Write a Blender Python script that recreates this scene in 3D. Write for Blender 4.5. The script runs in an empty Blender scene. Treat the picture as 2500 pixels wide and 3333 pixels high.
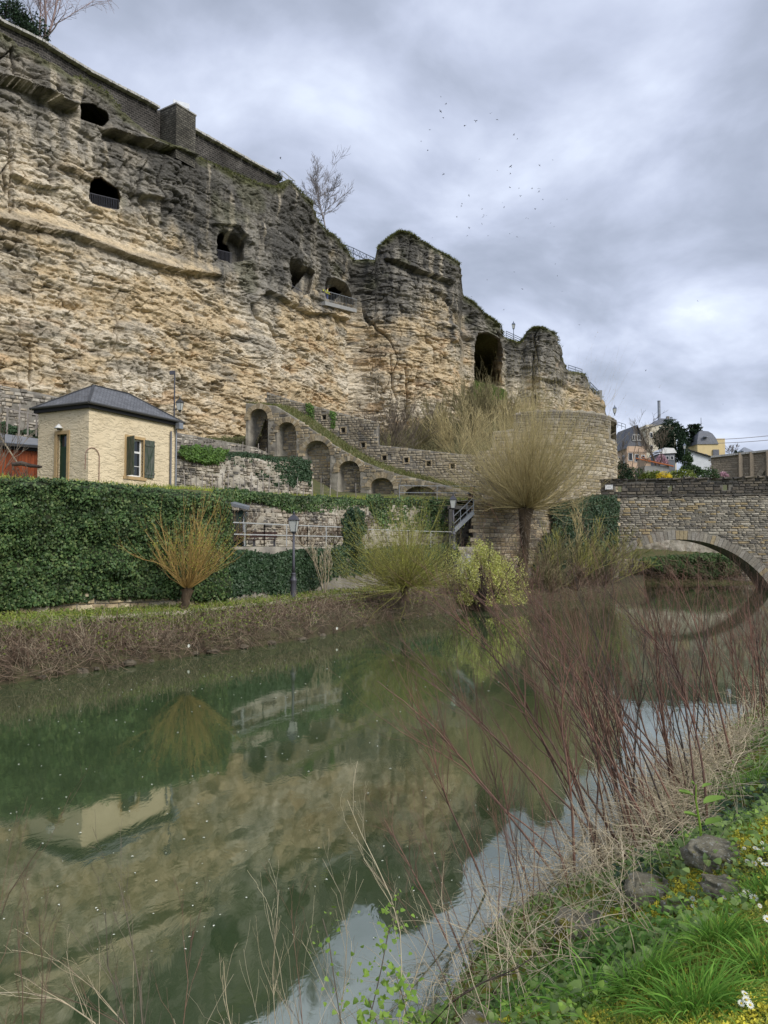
import bpy, math, random
import numpy as np
from mathutils import Vector
rad = math.radians
RNG = np.random.default_rng(7)
random.seed(7)
S = bpy.context.scene
COL = S.collection

# ---------------------------------------------------------------- camera, sky, sun, exposure
EYE, F, PITCH = 3.5, 2504.0, rad(2.61)
cd = bpy.data.cameras.new('camera')
cam = bpy.data.objects.new('camera', cd)
COL.objects.link(cam)
cam.location = (0, 0, EYE)
cam.rotation_euler = (rad(90) + PITCH, 0, 0)
cd.sensor_fit = 'VERTICAL'
cd.sensor_height = 24
cd.lens = 12 * F / 1666.5
cd.clip_start, cd.clip_end = 0.05, 3000
S.camera = cam

SUN_EL, SUN_ROT = rad(38), rad(132)          # sun_rotation: clockwise from +Y
W = bpy.data.worlds.new('World')
S.world = W
W.use_nodes = True
nt = W.node_tree
for n in list(nt.nodes):
    nt.nodes.remove(n)
def wn(t, **k):
    n = nt.nodes.new(t)
    for a, b in k.items():
        setattr(n, a, b)
    return n
out = wn('ShaderNodeOutputWorld')
sky = wn('ShaderNodeTexSky', sky_type='NISHITA', sun_disc=False)
sky.sun_elevation, sky.sun_rotation = SUN_EL, SUN_ROT
sky.air_density, sky.dust_density, sky.ozone_density = 1.0, 2.0, 1.5
bg_sky = wn('ShaderNodeBackground')
bg_sky.inputs[1].default_value = 0.06
nt.links.new(sky.outputs[0], bg_sky.inputs[0])
tc = wn('ShaderNodeTexCoord')
sep = wn('ShaderNodeSeparateXYZ')
nt.links.new(tc.outputs['Generated'], sep.inputs[0])
def wm(op, a, b=None, c=None):
    n = wn('ShaderNodeMath', operation=op)
    for i, v in enumerate((a, b, c)):
        if v is None:
            continue
        if isinstance(v, (int, float)):
            n.inputs[i].default_value = v
        else:
            nt.links.new(v, n.inputs[i])
    return n.outputs[0]
zz = wm('ADD', wm('MAXIMUM', sep.outputs[2], 0.0), 0.34)
cx, cy = wm('DIVIDE', sep.outputs[0], zz), wm('DIVIDE', sep.outputs[1], zz)
comb = wn('ShaderNodeCombineXYZ')
nt.links.new(cx, comb.inputs[0]); nt.links.new(cy, comb.inputs[1])
def wnoise(scale, det, rough, dist, loc):
    mp = wn('ShaderNodeMapping')
    mp.inputs['Location'].default_value = loc
    mp.inputs['Rotation'].default_value = (0, 0, rad(-28))
    mp.inputs['Scale'].default_value = (0.95, 1.0, 1)
    nt.links.new(comb.outputs[0], mp.inputs[0])
    n = wn('ShaderNodeTexNoise')
    n.inputs['Scale'].default_value = scale
    n.inputs['Detail'].default_value = det
    n.inputs['Roughness'].default_value = rough
    n.inputs['Distortion'].default_value = dist
    nt.links.new(mp.outputs[0], n.inputs[0])
    return n.outputs[0]
n1 = wnoise(3.1, 6, 0.52, 0.25, (4.4, 1.9, 0.4))
n2 = wnoise(1.1, 3, 0.5, 0.2, (6.6, 5.0, 2.1))
mixv = wm('ADD', wm('MULTIPLY', n1, 0.62), wm('MULTIPLY', n2, 0.38))
cr = wn('ShaderNodeValToRGB')
e = cr.color_ramp.elements
e[0].position, e[0].color = 0.37, (0.27, 0.305, 0.385, 1)
e[1].position, e[1].color = 0.65, (0.86, 0.92, 1.0, 1)
for p, c in ((0.45, (0.355, 0.395, 0.495, 1)), (0.51, (0.45, 0.495, 0.62, 1)), (0.56, (0.55, 0.60, 0.73, 1)), (0.60, (0.64, 0.70, 0.83, 1))):
    q = e.new(p); q.color = c
nt.links.new(mixv, cr.inputs[0])
bg_cl = wn('ShaderNodeBackground')
bg_cl.inputs[1].default_value = 0.74
nt.links.new(cr.outputs[0], bg_cl.inputs[0])
mx = wn('ShaderNodeMixShader')
mx.inputs[0].default_value = 0.88
nt.links.new(bg_sky.outputs[0], mx.inputs[1]); nt.links.new(bg_cl.outputs[0], mx.inputs[2])
nt.links.new(mx.outputs[0], out.inputs[0])

sd = bpy.data.lights.new('sun', 'SUN')
sd.energy, sd.angle, sd.color = 1.5, rad(25), (1.0, 0.96, 0.89)
sun = bpy.data.objects.new('sun', sd)
COL.objects.link(sun)
az = SUN_ROT
sv = Vector((math.sin(az) * math.cos(SUN_EL), math.cos(az) * math.cos(SUN_EL), math.sin(SUN_EL)))
sun.rotation_euler = (-sv).to_track_quat('-Z', 'Y').to_euler()
sun.location = sv * 200
S.view_settings.view_transform = 'Standard'
S.view_settings.look = 'None'
S.view_settings.exposure = 0.95
S.view_settings.gamma = 1.0
S.view_settings.use_curve_mapping = False
S.render.engine = 'CYCLES'
S.cycles.max_bounces = 5
S.cycles.diffuse_bounces = 3
S.cycles.glossy_bounces = 3
S.cycles.caustics_reflective = False
S.cycles.caustics_refractive = False

# ---------------------------------------------------------------- survey: photograph columns and heights into metres
CP, SP = math.cos(PITCH), math.sin(PITCH)
def at(px, py, Y):
    dx, dz = (px - 1250) / F, (1666.5 - py) / F
    dy, dzz = CP - dz * SP, SP + dz * CP
    t = Y / dy
    return (dx * t, Y, EYE + dzz * t)
def zof(py, Y):
    return at(1250, py, Y)[2]
def pw(px, Y, z):
    t = Y * CP + (z - EYE) * SP
    return ((px - 1250) / F * t, Y, z)
def onz(px, py, z):
    dx, dz = (px - 1250) / F, (1666.5 - py) / F
    dy, dzz = CP - dz * SP, SP + dz * CP
    t = (z - EYE) / dzz
    return (dx * t, dy * t, z)
def ip(x, pts, k=1):
    return np.interp(x, [p[0] for p in pts], [p[k] for p in pts])

# ---------------------------------------------------------------- noise
def _h(i, j, k=0, seed=0):
    n = (i.astype(np.int64) * 374761393 + j.astype(np.int64) * 668265263 + np.asarray(k).astype(np.int64) * 2147483647 + seed * 974634777) & 0xffffffff
    n = ((n ^ (n >> 13)) * 1274126177) & 0xffffffff
    n = ((n ^ (n >> 16)) * 2246822519) & 0xffffffff
    return ((n ^ (n >> 15)) & 0xffffff) / 16777216.0
def vn(x, y, seed=0):
    x, y = np.broadcast_arrays(np.asarray(x, float), np.asarray(y, float))
    i, j = np.floor(x), np.floor(y)
    u, v = x - i, y - j
    u, v = u * u * (3 - 2 * u), v * v * (3 - 2 * v)
    a, b, c, d = _h(i, j, 0, seed), _h(i + 1, j, 0, seed), _h(i, j + 1, 0, seed), _h(i + 1, j + 1, 0, seed)
    return (a + (b - a) * u + (c - a) * v + (a - b - c + d) * u * v) * 2 - 1
def fbm(x, y, o=4, seed=0, g=0.5):
    t, a, s = 0, 1.0, 0
    for k in range(o):
        t = t + a * vn(x * 2 ** k + 17.3 * k, y * 2 ** k + 9.1 * k, seed + k)
        s += a; a *= g
    return t / s
def worley(x, y, seed=0):
    i, j = np.floor(x), np.floor(y)
    f1 = np.full(x.shape, 9.0); f2 = f1.copy(); cid = np.zeros(x.shape)
    for a in (-1, 0, 1):
        for b in (-1, 0, 1):
            ci, cj = i + a, j + b
            px_, py_ = ci + 0.15 + 0.7 * _h(ci, cj, 1, seed), cj + 0.15 + 0.7 * _h(ci, cj, 2, seed)
            d = np.maximum(abs(x - px_), abs(y - py_)) * 0.6 + np.hypot(x - px_, y - py_) * 0.4
            m = d < f1
            f2 = np.where(m, f1, np.minimum(f2, d)); f1 = np.where(m, d, f1)
            cid = np.where(m, _h(ci, cj, 3, seed), cid)
    return f1, f2, cid
def sstep(a, b, x):
    t = np.clip((x - a) / (b - a), 0, 1)
    return t * t * (3 - 2 * t)
def dist_line(X, Y, pts):
    d = np.full(np.shape(X), 1e9)
    for (x0, y0), (x1, y1) in zip(pts[:-1], pts[1:]):
        vx, vy = x1 - x0, y1 - y0
        t = np.clip(((X - x0) * vx + (Y - y0) * vy) / (vx * vx + vy * vy), 0, 1)
        d = np.minimum(d, np.hypot(X - x0 - t * vx, Y - y0 - t * vy))
    return d
def inside(X, Y, poly):
    r = np.zeros(np.shape(X), bool)
    for (x0, y0), (x1, y1) in zip(poly, poly[1:] + poly[:1]):
        c = (y0 > Y) != (y1 > Y)
        r ^= c & (X < (x1 - x0) * (Y - y0) / ((y1 - y0) or 1e-9) + x0)
    return r
def signed_poly(X, Y, poly):
    d = dist_line(X, Y, poly + [poly[0]])
    return np.where(inside(X, Y, poly), d, -d)

# ---------------------------------------------------------------- objects
def tag(o, label=None, cat=None, group=None, kind=None):
    if label: o['label'] = label
    if cat: o['category'] = cat
    if group: o['group'] = group
    if kind: o['kind'] = kind
    return o
def link(o, parent=None):
    COL.objects.link(o)
    if parent is not None:
        o.parent = parent
    return o
def empty(name, loc=(0, 0, 0), label=None, cat=None, group=None, parent=None, rz=0):
    o = bpy.data.objects.new(name, None)
    o.empty_display_size = 0.2
    o.location = loc
    o.rotation_euler = (0, 0, rz)
    link(o, parent)
    return tag(o, label, cat, group)
def mesh(name, V, Fs, mat=None, smooth=False, col=None):
    me = bpy.data.meshes.new(name)
    V = np.ascontiguousarray(np.asarray(V, np.float32).reshape(-1, 3))
    if isinstance(Fs, np.ndarray):
        Fs = [Fs]
    if len(Fs) and isinstance(Fs[0], np.ndarray):
        Fs = [f for f in Fs if len(f)]
        li = np.concatenate([f.ravel() for f in Fs]).astype(np.int32)
        ln = np.concatenate([np.full(len(f), f.shape[1]) for f in Fs]).astype(np.int32)
        st = np.concatenate([[0], np.cumsum(ln)[:-1]]).astype(np.int32)
        me.vertices.add(len(V)); me.vertices.foreach_set('co', V.ravel())
        me.loops.add(len(li)); me.loops.foreach_set('vertex_index', li)
        me.polygons.add(len(ln)); me.polygons.foreach_set('loop_start', st)
        me.update(calc_edges=True)
    else:
        me.from_pydata(V.tolist(), [], Fs)
        me.update()
    if smooth:
        me.polygons.foreach_set('use_smooth', np.ones(len(me.polygons), bool))
    if col is not None:
        a = me.color_attributes.new('col', 'FLOAT_COLOR', 'POINT')
        c = np.ones((len(V), 4), np.float32); c[:, :3] = col
        a.data.foreach_set('color', c.ravel())
    if mat: me.materials.append(mat)
    return me
def obj(name, me, parent=None, loc=None):
    o = bpy.data.objects.new(name, me)
    if loc is not None: o.location = loc
    return link(o, parent)
def mk(name, V, Fs, mat=None, parent=None, smooth=False, col=None):
    return obj(name, mesh(name, V, Fs, mat, smooth, col), parent)
def gridF(nr, nc, flip=False):
    i = np.arange(nr - 1)[:, None] * nc + np.arange(nc - 1)[None, :]
    q = np.stack([i, i + 1, i + nc + 1, i + nc], -1).reshape(-1, 4)
    return q[:, ::-1].copy() if flip else q

class MB:
    def __init__(s): s.V, s.F = [], []
    def add(s, V, Fs):
        n = len(s.V)
        s.V += [tuple(map(float, v)) for v in V]
        s.F += [[int(i) + n for i in f] for f in Fs]
        return s
    def hexa(s, P):     # 8 corners: bottom loop 4, top loop 4
        return s.add(P, [(0, 3, 2, 1), (4, 5, 6, 7), (0, 1, 5, 4), (1, 2, 6, 5), (2, 3, 7, 6), (3, 0, 4, 7)])
    def box(s, c, d, rz=0):
        x, y, z = d[0] / 2, d[1] / 2, d[2] / 2
        ca, sa = math.cos(rz), math.sin(rz)
        P = [(c[0] + u * ca - v * sa, c[1] + u * sa + v * ca, c[2] + w) for w in (-z, z) for u, v in ((-x, -y), (x, -y), (x, y), (-x, y))]
        return s.hexa(P)
    def bar(s, a, b, w, h):      # box beam from a to b
        a, b = Vector(a), Vector(b)
        d = (b - a).normalized()
        side = d.cross(Vector((0, 0, 1)))
        if side.length < 1e-3: side = Vector((1, 0, 0))
        side.normalize(); up = side.cross(d)
        P = [p + side * u * w / 2 + up * v * h / 2 for p in (a, b) for u, v in ((-1, -1), (1, -1), (1, 1), (-1, 1))]
        return s.hexa(P)
    def tube(s, pts, r, n=6, caps=True):
        pts = [Vector(p) for p in pts]
        if not hasattr(r, '__len__'): r = [r] * len(pts)
        base = len(s.V)
        for i, p in enumerate(pts):
            t = (pts[min(i + 1, len(pts) - 1)] - pts[max(i - 1, 0)]).normalized()
            a = t.cross(Vector((0, 0, 1)) if abs(t.z) < .95 else Vector((1, 0, 0))).normalized(); b = t.cross(a)
            for k in range(n):
                q = p + (a * math.cos(k * 2 * math.pi / n) + b * math.sin(k * 2 * math.pi / n)) * r[i]
                s.V.append(tuple(q))
        for i in range(len(pts) - 1):
            for k in range(n):
                s.F.append([base + i * n + k, base + i * n + (k + 1) % n, base + (i + 1) * n + (k + 1) % n, base + (i + 1) * n + k])
        if caps:
            s.F.append([base + k for k in range(n)][::-1]); s.F.append([base + (len(pts) - 1) * n + k for k in range(n)])
        return s
    def lathe(s, c, prof, n=12):
        base = len(s.V)
        for r, z in prof:
            for k in range(n):
                a = 2 * math.pi * k / n
                s.V.append((c[0] + r * math.cos(a), c[1] + r * math.sin(a), c[2] + z))
        for i in range(len(prof) - 1):
            for k in range(n):
                s.F.append([base + i * n + k, base + i * n + (k + 1) % n, base + (i + 1) * n + (k + 1) % n, base + (i + 1) * n + k])
        s.F.append([base + k for k in range(n)][::-1]); s.F.append([base + (len(prof) - 1) * n + k for k in range(n)])
        return s
    def poly(s, P): return s.add(P, [range(len(P))])
    def prism(s, P, d):          # polygon P (3-D) swept by vector d
        n = len(P); Q = [tuple(np.add(p, d)) for p in P]
        return s.add(list(P) + Q, [list(range(n))[::-1], list(range(n, 2 * n))] + [(i, (i + 1) % n, n + (i + 1) % n, n + i) for i in range(n)])
    def ball(s, c, r, n=8, m=6):
        if not hasattr(r, '__len__'): r = (r, r, r)
        prof = [(math.sin(math.pi * i / m), -math.cos(math.pi * i / m)) for i in range(m + 1)]
        base = len(s.V)
        for a_, z in prof:
            for k in range(n):
                a = 2 * math.pi * k / n
                s.V.append((c[0] + r[0] * max(a_, .02) * math.cos(a), c[1] + r[1] * max(a_, .02) * math.sin(a), c[2] + r[2] * z))
        for i in range(m):
            for k in range(n):
                s.F.append([base + i * n + k, base + i * n + (k + 1) % n, base + (i + 1) * n + (k + 1) % n, base + (i + 1) * n + k])
        return s
    def mesh(s, name, mat=None, smooth=False): return mesh(name, s.V, s.F, mat, smooth)
    def build(s, name, mat=None, parent=None, smooth=False): return obj(name, s.mesh(name, mat, smooth), parent)

def tubes(P, r, n=3):            # P (K,S,3), r (K,S): many thin tubes at once
    K, Sn, _ = P.shape
    T = np.gradient(P, axis=1)
    T /= np.linalg.norm(T, axis=2, keepdims=True) + 1e-9
    ref = np.where(np.abs(T[..., 2:3]) < .9, np.array([0, 0, 1.]), np.array([1., 0, 0]))
    A = np.cross(T, ref); A /= np.linalg.norm(A, axis=2, keepdims=True) + 1e-9
    B = np.cross(T, A)
    ang = np.arange(n) * 2 * np.pi / n
    V = P[:, :, None] + (A[:, :, None] * np.cos(ang)[None, None, :, None] + B[:, :, None] * np.sin(ang)[None, None, :, None]) * r[:, :, None, None]
    k = np.arange(K)[:, None, None] * Sn * n; i = np.arange(Sn - 1)[None, :, None] * n
    a = np.arange(n)[None, None, :]; b = (a + 1) % n
    q = np.stack(np.broadcast_arrays(k + i + a, k + i + b, k + i + n + b, k + i + n + a), -1).reshape(-1, 4)
    return V.reshape(-1, 3), q
def joinVF(L):
    Vs, Fs, n = [], {}, 0
    for V, Q in L:
        for q in (Q if isinstance(Q, list) else [Q]):
            Fs.setdefault(q.shape[1], []).append(q + n)
        Vs.append(V); n += len(V)
    return np.concatenate(Vs), [np.concatenate(f) for f in Fs.values()]
def unit(v): return v / (np.linalg.norm(v, axis=-1, keepdims=True) + 1e-9)
def grow(P, R, n, ratio, ang, tmin=.25, tmax=1., up=.1, wob=.12, Sn=4, rr=.5, rng=RNG, taper=.35):
    """children of branches P (K,S,3), radii R (K,S)"""
    K, S0, _ = P.shape
    k = np.repeat(np.arange(K), n)
    t = rng.uniform(tmin, tmax, len(k)) * (S0 - 1)
    i = np.minimum(t.astype(int), S0 - 2); f = (t - i)[:, None]
    st = P[k, i] * (1 - f) + P[k, i + 1] * f
    r0 = (R[k, i] * (1 - f[:, 0]) + R[k, i + 1] * f[:, 0]) * rr
    D = unit(P[k, i + 1] - P[k, i])
    L = np.linalg.norm(P[k, -1] - P[k, 0], axis=1) * ratio * rng.uniform(.6, 1.2, len(k))
    rnd = unit(rng.normal(size=(len(k), 3)))
    D = unit(D + rnd * math.tan(ang) + np.array([0, 0, up]))
    return shoots(st, D, L, r0, up, wob, Sn, taper, rng)
def shoots(st, D, L, r0, up, wob, Sn, taper=.35, rng=RNG):
    K = len(st); P = np.zeros((K, Sn, 3)); P[:, 0] = st; d = D.copy()
    for s in range(1, Sn):
        P[:, s] = P[:, s - 1] + d * (L / (Sn - 1))[:, None]
        d = unit(d + rng.normal(size=(K, 3)) * wob + np.array([0, 0, up]) / Sn)
    R = r0[:, None] * np.linspace(1, taper, Sn)[None]
    return P, R
LEAF = {'ivy': (np.array([(0, 0, 0), (-.45, .12, .02), (-.32, .62, 0), (0, 1.05, -.08), (.32, .62, 0), (.45, .12, .02), (0, .5, .1)]), np.array([(0, 6, 1), (1, 6, 2), (2, 6, 3), (3, 6, 4), (4, 6, 5), (5, 6, 0)])),
        'kite': (np.array([(0, 0, 0), (-.3, .5, .06), (0, 1, 0), (.3, .5, .06)]), np.array([(0, 3, 2), (0, 2, 1)])),
        'long': (np.array([(0, 0, 0), (-.14, .5, .04), (0, 1, 0), (.14, .5, .04)]), np.array([(0, 3, 2), (0, 2, 1)]))}
def leaves(P, Nr, size, shape='kite', tilt=.5, down=0., rng=RNG):
    """leaf meshes at points P facing roughly Nr; down>0 hangs the tips downward"""
    v, f = LEAF[shape]; K = len(P)
    Nn = unit(np.broadcast_to(Nr, (K, 3)) + rng.normal(size=(K, 3)) * tilt)
    tip = unit(rng.normal(size=(K, 3)) + np.array([0, 0, -1.]) * down)
    tip = unit(tip - Nn * (tip * Nn).sum(1, keepdims=True))
    sd_ = np.cross(tip, Nn)
    s = np.broadcast_to(size, (K,))[:, None, None]
    V = P[:, None] + s * (sd_[:, None] * v[None, :, 0:1] + tip[:, None] * v[None, :, 1:2] + Nn[:, None] * v[None, :, 2:3])
    Q = (f[None] + (np.arange(K) * len(v))[:, None, None]).reshape(-1, f.shape[1])
    return V.reshape(-1, 3), Q

# ---------------------------------------------------------------- materials (all procedural)
class NT:
    def __init__(s, name):
        s.m = bpy.data.materials.new(name); s.m.use_nodes = True
        s.t = s.m.node_tree; s.b = s.t.nodes['Principled BSDF']; s.out = s.t.nodes['Material Output']
    def n(s, t, **k):
        x = s.t.nodes.new(t)
        for a, b in k.items(): setattr(x, a, b)
        return x
    def put(s, sock, v):
        if hasattr(v, 'links') or hasattr(v, 'is_linked'): s.t.links.new(v, sock)
        elif hasattr(v, '__len__') and len(v) == 3 and sock.type == 'RGBA': sock.default_value = (*v, 1)
        else: sock.default_value = v
    def math(s, op, *a):
        x = s.n('ShaderNodeMath', operation=op)
        for i, v in enumerate(a): s.put(x.inputs[i], v)
        return x.outputs[0]
    def obco(s, scale=(1, 1, 1), kind='Object'):
        if not hasattr(s, '_tc'): s._tc = s.n('ShaderNodeTexCoord')
        src = s._tc.outputs[kind]
        if kind == 'World':
            src = s.n('ShaderNodeNewGeometry').outputs['Position']
        x = s.n('ShaderNodeMapping'); x.inputs['Scale'].default_value = scale
        s.t.links.new(src, x.inputs[0]); return x.outputs[0]
    def pos(s, scale=(1, 1, 1)):
        g = s.n('ShaderNodeNewGeometry'); x = s.n('ShaderNodeMapping'); x.inputs['Scale'].default_value = scale
        s.t.links.new(g.outputs['Position'], x.inputs[0]); return x.outputs[0]
    def noise(s, vec, scale, det=4, rough=.55, dist=0.):
        x = s.n('ShaderNodeTexNoise')
        s.t.links.new(vec, x.inputs['Vector'])
        for k, v in (('Scale', scale), ('Detail', det), ('Roughness', rough), ('Distortion', dist)): x.inputs[k].default_value = v
        return x.outputs[0]
    def vor(s, vec, scale, feat='F1', out_='Distance', rnd=1.):
        x = s.n('ShaderNodeTexVoronoi', feature=feat)
        s.t.links.new(vec, x.inputs['Vector']); x.inputs['Scale'].default_value = scale; x.inputs['Randomness'].default_value = rnd
        return x.outputs[out_]
    def ramp(s, f, stops, const=False):
        x = s.n('ShaderNodeValToRGB'); e = x.color_ramp.elements
        if const: x.color_ramp.interpolation = 'CONSTANT'
        c4 = lambda c: (c, c, c, 1) if isinstance(c, (int, float)) else (*c, 1)
        e[0].position, e[0].color = stops[0][0], c4(stops[0][1])
        e[1].position, e[1].color = stops[-1][0], c4(stops[-1][1])
        for p, c in stops[1:-1]:
            q = e.new(p); q.color = c4(c)
        s.put(x.inputs[0], f); return x.outputs[0]
    def mix(s, f, a, b, mode='MIX'):
        x = s.n('ShaderNodeMix', data_type='RGBA', blend_type=mode)
        s.put(x.inputs[0], f); s.put(x.inputs[6], a); s.put(x.inputs[7], b); return x.outputs[2]
    def rnd(s):
        if not hasattr(s, '_r'):
            g = s.n('ShaderNodeNewGeometry').outputs['Random Per Island']; o = s.n('ShaderNodeObjectInfo').outputs['Random']
            s._r = s.math('FRACT', s.math('ADD', s.math('MULTIPLY', g, 7.31), s.math('MULTIPLY', o, 5.77)))
        return s._r
    def bump(s, h, strength=.5, dist=.02):
        x = s.n('ShaderNodeBump'); x.inputs['Strength'].default_value = strength; x.inputs['Distance'].default_value = dist
        s.t.links.new(h, x.inputs['Height']); s.t.links.new(x.outputs[0], s.b.inputs['Normal']); return s
    def set(s, **k):
        for a, v in k.items(): s.put(s.b.inputs[a.replace('_', ' ')], v)
        return s
def hsvar(s, col, lo, hi):
    return s.mix(1., col, s.ramp(s.rnd(), [(0, lo), (1, hi)]), 'MULTIPLY')
def pm(name, c1, c2=None, sc=3., rough=.85, bump=0., bsc=20., var=(1, 1), metal=0., det=4, stretch=(1, 1, 1), pal=None, spec=.3):
    s = NT(name); v = s.pos(stretch)
    c2 = c2 or tuple(x * .75 for x in c1)
    c = s.mix(s.ramp(s.noise(v, sc, det), [(.35, 0), (.65, 1)]), c1, c2)
    if pal: c = s.mix(.75, c, s.ramp(s.rnd(), [(i / len(pal), p) for i, p in enumerate(pal)], True))
    if var != (1, 1): c = hsvar(s, c, *var)
    s.set(Base_Color=c, Roughness=rough, Metallic=metal, Specular_IOR_Level=spec)
    if bump: s.bump(s.noise(v, bsc, 5, .6), bump, .5 / bsc)
    return s.m
def leafm(name, cols, rough=.6, trans=.25, var=(.75, 1.25), spec=.3):
    s = NT(name)
    c = s.ramp(s.rnd(), [(i / max(1, len(cols) - 1), p) for i, p in enumerate(cols)])
    n = s.ramp(s.noise(s.pos(), 1.2, 3), [(.3, var[0]), (.7, var[1])])
    c = s.mix(1., c, n, 'MULTIPLY')
    s.set(Base_Color=c, Roughness=rough, Specular_IOR_Level=spec)
    tr = s.n('ShaderNodeBsdfTranslucent'); s.put(tr.inputs[0], c)
    m = s.n('ShaderNodeMixShader'); m.inputs[0].default_value = trans
    s.t.links.new(s.b.outputs[0], m.inputs[1]); s.t.links.new(tr.outputs[0], m.inputs[2]); s.t.links.new(m.outputs[0], s.out.inputs[0])
    return s.m

# cliff: weathering colours and darker cracks come with the mesh ('col'), grain and relief here
s = NT('cliff_sandstone')
ca = s.n('ShaderNodeVertexColor', layer_name='col').outputs[0]
p = s.pos()
g1 = s.ramp(s.noise(p, 2.2, 8, .7), [(.3, .66), (.5, 1.), (.72, 1.25)])
g2 = s.ramp(s.noise(s.pos((1, 1, 3.2)), 4.5, 6, .7), [(.33, .68), (.5, 1.), (.7, 1.22)])
c = s.mix(1., s.mix(1., ca, g1, 'MULTIPLY'), g2, 'MULTIPLY')
s.set(Base_Color=c, Roughness=.95, Specular_IOR_Level=.15)
s.bump(s.math('ADD', s.noise(s.pos((1, 1, 2.5)), 3.5, 9, .72), s.math('MULTIPLY', s.vor(s.pos((1, 1, 2.2)), 2.6), -.5)), .6, .3)
M_CLIFF = s.m

def stone_mat(name, pal, dark=(.07, .065, .058), dsc=.35, dlo=.55, dhi=.7, bump=.5, top=None):
    s = NT(name)
    c = s.ramp(s.rnd(), [(i / len(pal), q) for i, q in enumerate(pal)], True)
    c = s.mix(1., c, s.ramp(s.noise(s.pos(), 6., 6, .65), [(.3, .7), (.7, 1.2)]), 'MULTIPLY')
    st = s.ramp(s.math('ADD', s.noise(s.pos((1, 1, .45)), dsc, 5, .65), s.math('MULTIPLY', s.math('SUBTRACT', s.rnd(), .5), .22)), [(dlo, 0), (dhi, 1)])
    if top:
        g = s.n('ShaderNodeSeparateXYZ'); s.t.links.new(s.pos(), g.inputs[0])
        st = s.math('MAXIMUM', st, s.ramp(s.math('ADD', s.math('MULTIPLY', g.outputs[2], 1 / 40.), s.math('MULTIPLY', s.math('SUBTRACT', s.noise(s.pos((1, 1, .4)), .8, 4), .5), .04)), [(top[0] / 40., 0), (top[1] / 40., .85)]))
    c = s.mix(st, c, s.mix(s.rnd(), dark, tuple(min(1, x * 2.0) for x in dark)))
    s.set(Base_Color=c, Roughness=.92, Specular_IOR_Level=.2)
    s.bump(s.noise(s.pos(), 14, 6, .7), bump, .03)
    return s.m
M_BRSTONE = stone_mat('bridge_stone', [(.33, .29, .225), (.42, .375, .30), (.26, .235, .19), (.47, .43, .35), (.31, .28, .23), (.42, .33, .19), (.22, .20, .17), (.38, .345, .28)], dlo=.6, dhi=.72, top=(7.7, 8.3))
M_PARSTONE = stone_mat('parapet_stone', [(.10, .09, .078), (.15, .13, .105), (.08, .074, .066), (.18, .155, .12), (.12, .105, .088)], dlo=.62, dhi=.8)
M_BASTION = stone_mat('bastion_stone', [(.39, .32, .21), (.45, .385, .28), (.32, .27, .19), (.49, .43, .33), (.36, .29, .18), (.28, .24, .17)], dlo=.58, dhi=.74, top=(12.6, 14.6))
M_ARCSTONE = stone_mat('arcade_stone', [(.38, .31, .20), (.48, .39, .26), (.36, .29, .19), (.54, .46, .33), (.30, .26, .19), (.46, .35, .20)], dlo=.55, dhi=.72)
M_UPSTONE = stone_mat('stair_wall_stone', [(.33, .28, .20), (.42, .36, .26), (.27, .23, .17), (.37, .31, .22), (.46, .40, .30)], dlo=.52, dhi=.66)
M_RETSTONE = stone_mat('retaining_stone', [(.52, .42, .26), (.58, .49, .33), (.46, .37, .23), (.62, .54, .39)], dlo=.7, dhi=.85)
M_RUBBLE = stone_mat('rubble_stone', [(.40, .36, .30), (.50, .46, .39), (.30, .27, .23), (.44, .38, .29), (.22, .2, .17)], dlo=.52, dhi=.66)
M_WHITESTONE = stone_mat('limewashed_stone', [(.42, .37, .29), (.50, .45, .37), (.33, .28, .22), (.38, .33, .26), (.24, .20, .15)], dlo=.50, dhi=.66)
M_VOUSS = stone_mat('arch_stone', [(.32, .29, .24), (.42, .34, .21), (.37, .34, .29), (.29, .265, .22), (.39, .35, .28)], dlo=.60, dhi=.85)
M_COPE = stone_mat('coping_stone', [(.42, .41, .38), (.36, .35, .32), (.48, .47, .44)], dlo=.6, dhi=.8)
M_MORTAR = pm('lime_mortar', (.36, .33, .27), (.20, .18, .15), 1.2, .95, .6, 12)
M_MORTAR_D = pm('dark_mortar', (.16, .145, .125), (.25, .235, .2), 3, .95, .6, 12)
M_MORTAR_W = pm('limewash_mortar', (.50, .46, .39), (.30, .27, .21), 1.1, .95, .8, 9)
# fortress wall: coursed blocks a few pixels across at that distance
s = NT('fortress_wall_blocks')
uv = s.obco((1, 1, 1), 'UV')
vm_ = s.n('ShaderNodeVectorMath', operation='MULTIPLY_ADD'); nz_ = s.n('ShaderNodeTexNoise'); nz_.inputs['Scale'].default_value = 1.6; s.t.links.new(uv, nz_.inputs['Vector']); s.t.links.new(nz_.outputs[1], vm_.inputs[0]); vm_.inputs[1].default_value = (.22, .16, 0); s.t.links.new(uv, vm_.inputs[2]); uv = vm_.outputs[0]
br = s.n('ShaderNodeTexBrick'); s.t.links.new(uv, br.inputs['Vector'])
for k, v in (('Color1', (.030, .029, .027, 1)), ('Color2', (.062, .058, .053, 1)), ('Mortar', (.12, .11, .10, 1)), ('Scale', 1.), ('Mortar Size', .035), ('Brick Width', .42), ('Row Height', .21), ('Mortar Smooth', .3)): br.inputs[k].default_value = v
c = s.mix(1., br.outputs[0], s.ramp(s.noise(s.pos(), .6, 6, .7), [(.3, .55), (.55, 1.1), (.75, 2.2)]), 'MULTIPLY')
s.set(Base_Color=c, Roughness=.95, Specular_IOR_Level=.1)
s.bump(s.math('SUBTRACT', s.noise(s.pos(), 3, 5, .7), br.outputs[1]), .9, .06)
M_FORT = s.m
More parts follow.
